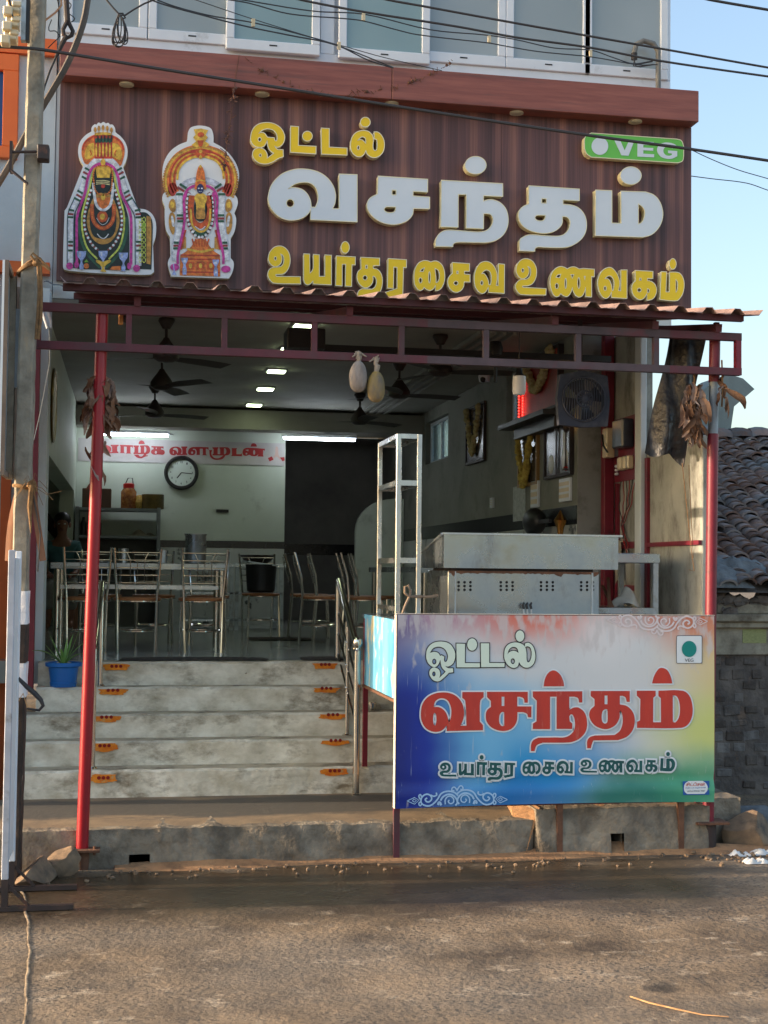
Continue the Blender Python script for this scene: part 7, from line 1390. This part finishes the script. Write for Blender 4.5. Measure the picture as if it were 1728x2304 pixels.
# ================================================================ rocks and litter on the ground
def rock(name, lbl, cx, cy, cz, sx, sy, sz, rot, seed, mat):
    import bmesh
    r = random.Random(seed); bm = bmesh.new(); bmesh.ops.create_icosphere(bm, subdivisions=3, radius=1.0); pl_ = [(V((r.uniform(-1,1),r.uniform(-1,1),r.uniform(-.6,1))).normalized(), r.uniform(.42,.72)) for _ in range(8)]
    for v in bm.verts:
        for nn, d in pl_:
            k = v.co.dot(nn)
            if k > d: v.co -= nn*(k-d)
        v.co *= 1+0.085*nz(v.co.x,v.co.y,v.co.z+seed,2.5)
    rm = mathutils.Euler((0,0.15*r.uniform(-1,1),R(rot))).to_matrix(); mb = MB()
    mb.v = [rm @ V((v.co.x*sx, v.co.y*sy, v.co.z*sz)) + V((cx,cy,cz)) for v in bm.verts]; mb.f = [tuple(v.index for v in f.verts) for f in bm.faces]; bm.free()
    return tag(mb.build(name, mat, smooth=True, angle=24), lbl, 'stone')
p = atz(70, 2002, 0.0); rock('long_stone', 'long rounded stone lying before the utility pole foot', p.x+.02, p.y+.16, 0.055, 0.082, 0.23, 0.09, -22, 3, M['stone'])
p = atz(132, 1972, 0.0); rock('broken_rock', 'angular broken rock by the base of the glossy red post', p.x, p.y+.06, 0.075, 0.12, 0.10, 0.12, 15, 12, M['stone'])
p = atz(1655, 1905, 0.0); rock('broken_rock', 'big slanted rock beside the raised slab at the right end', 3.90, -2.20, 0.09, 0.22, 0.12, 0.15, -18, 8, M['stone'])
p = atz(1722, 1895, 0.0); rock('grey_stone', 'grey round stone at the right border behind the big slanted rock', p.x+.05, p.y+.35, 0.09, 0.18, 0.16, 0.13, 10, 18, M['mortar'])
M['litter'] = pm('white_plastic', S(226,224,220), S(200,198,196), scale=12, rough=0.6)
def crumple(lbl, x, y, s, seed):
    r = random.Random(seed); mb = MB(); mb.grid(lambda u, v: V((x+s*(u-.5)*1.8, y+s*(v-.5), 0.004+s*.55*abs(math.sin(u*5+seed)*math.cos(v*4+seed*.7))*(math.sin(PI*u)*math.sin(PI*v))**.4*r.uniform(.7,1.1))), 12, 9); return tag(mb.build('plastic_scrap', M['litter'], smooth=True), lbl, 'litter', 'plastic scraps on the road edge')
for (px_, py_, s, l) in ((1665,1926,.075,'small flat white plastic scrap leftmost by the big slanted rock'),(1700,1942,.085,'crumpled white plastic scrap closest to the camera at the right border'),(1722,1922,.10,'larger white plastic scrap cut by the right border')): p = atz(px_, py_, 0); crumple(l, p.x, p.y, s, px_)
r = random.Random(31); db = MB()
for k in range(130): x = r.uniform(-.55,4.4); y = -2.42-abs(r.gauss(0,.16)); s = r.uniform(.004,.015); db.ball((x,y,s*.5), s, s*.9, s*.7, 6, 4, jit=.6)
for k in range(60): x = r.gauss(3.75,.25); y = r.gauss(-2.5,.1); s = r.uniform(.006,.02); db.ball((x,y,s*.5), s, s*.9, s*.7, 6, 4, jit=.6)
ob = db.build('gravel_scatter', M['stone']); ob['kind'] = 'stuff'; ob['label'] = 'scattered gravel crumbs along the foot of the kerb'; ob['category'] = 'gravel'
pts = [atz(x, y, 0.008) for x, y in ((1418,2242),(1460,2256),(1520,2270),(1580,2283),(1640,2288))]; tag(MB().tube(pts, [0.003,0.004,0.0035,0.003,0.002], 6).build('straw', pm('dry_straw', S(186,146,104), S(150,112,76), scale=20, rough=.8), smooth=True), 'single pale dry straw lying on the road at the lower right', 'straw')
cbk = thing('black_cable', 'stiff black cable end curling out from the painted foot of the utility pole', 'cable', at(60,1520,-2.8)); MB().tube([at(x, y, -2.85) for x, y in ((20,1505),(40,1525),(60,1545),(78,1560),(92,1575),(97,1588),(88,1598),(70,1596),(60,1594))], [0.006,0.009,0.013,0.014,0.012,0.010,0.008,0.006,0.005], 8).build('cable', M['wire'], cbk, smooth=True)
MB().tube([at(x, y, -2.85) for x, y in ((22,1515),(40,1540),(36,1570),(34,1590),(52,1560),(62,1592))], 0.004, 5).build('thin_wire', pm('tan_flex', S(206,160,110), rough=.6), cbk)
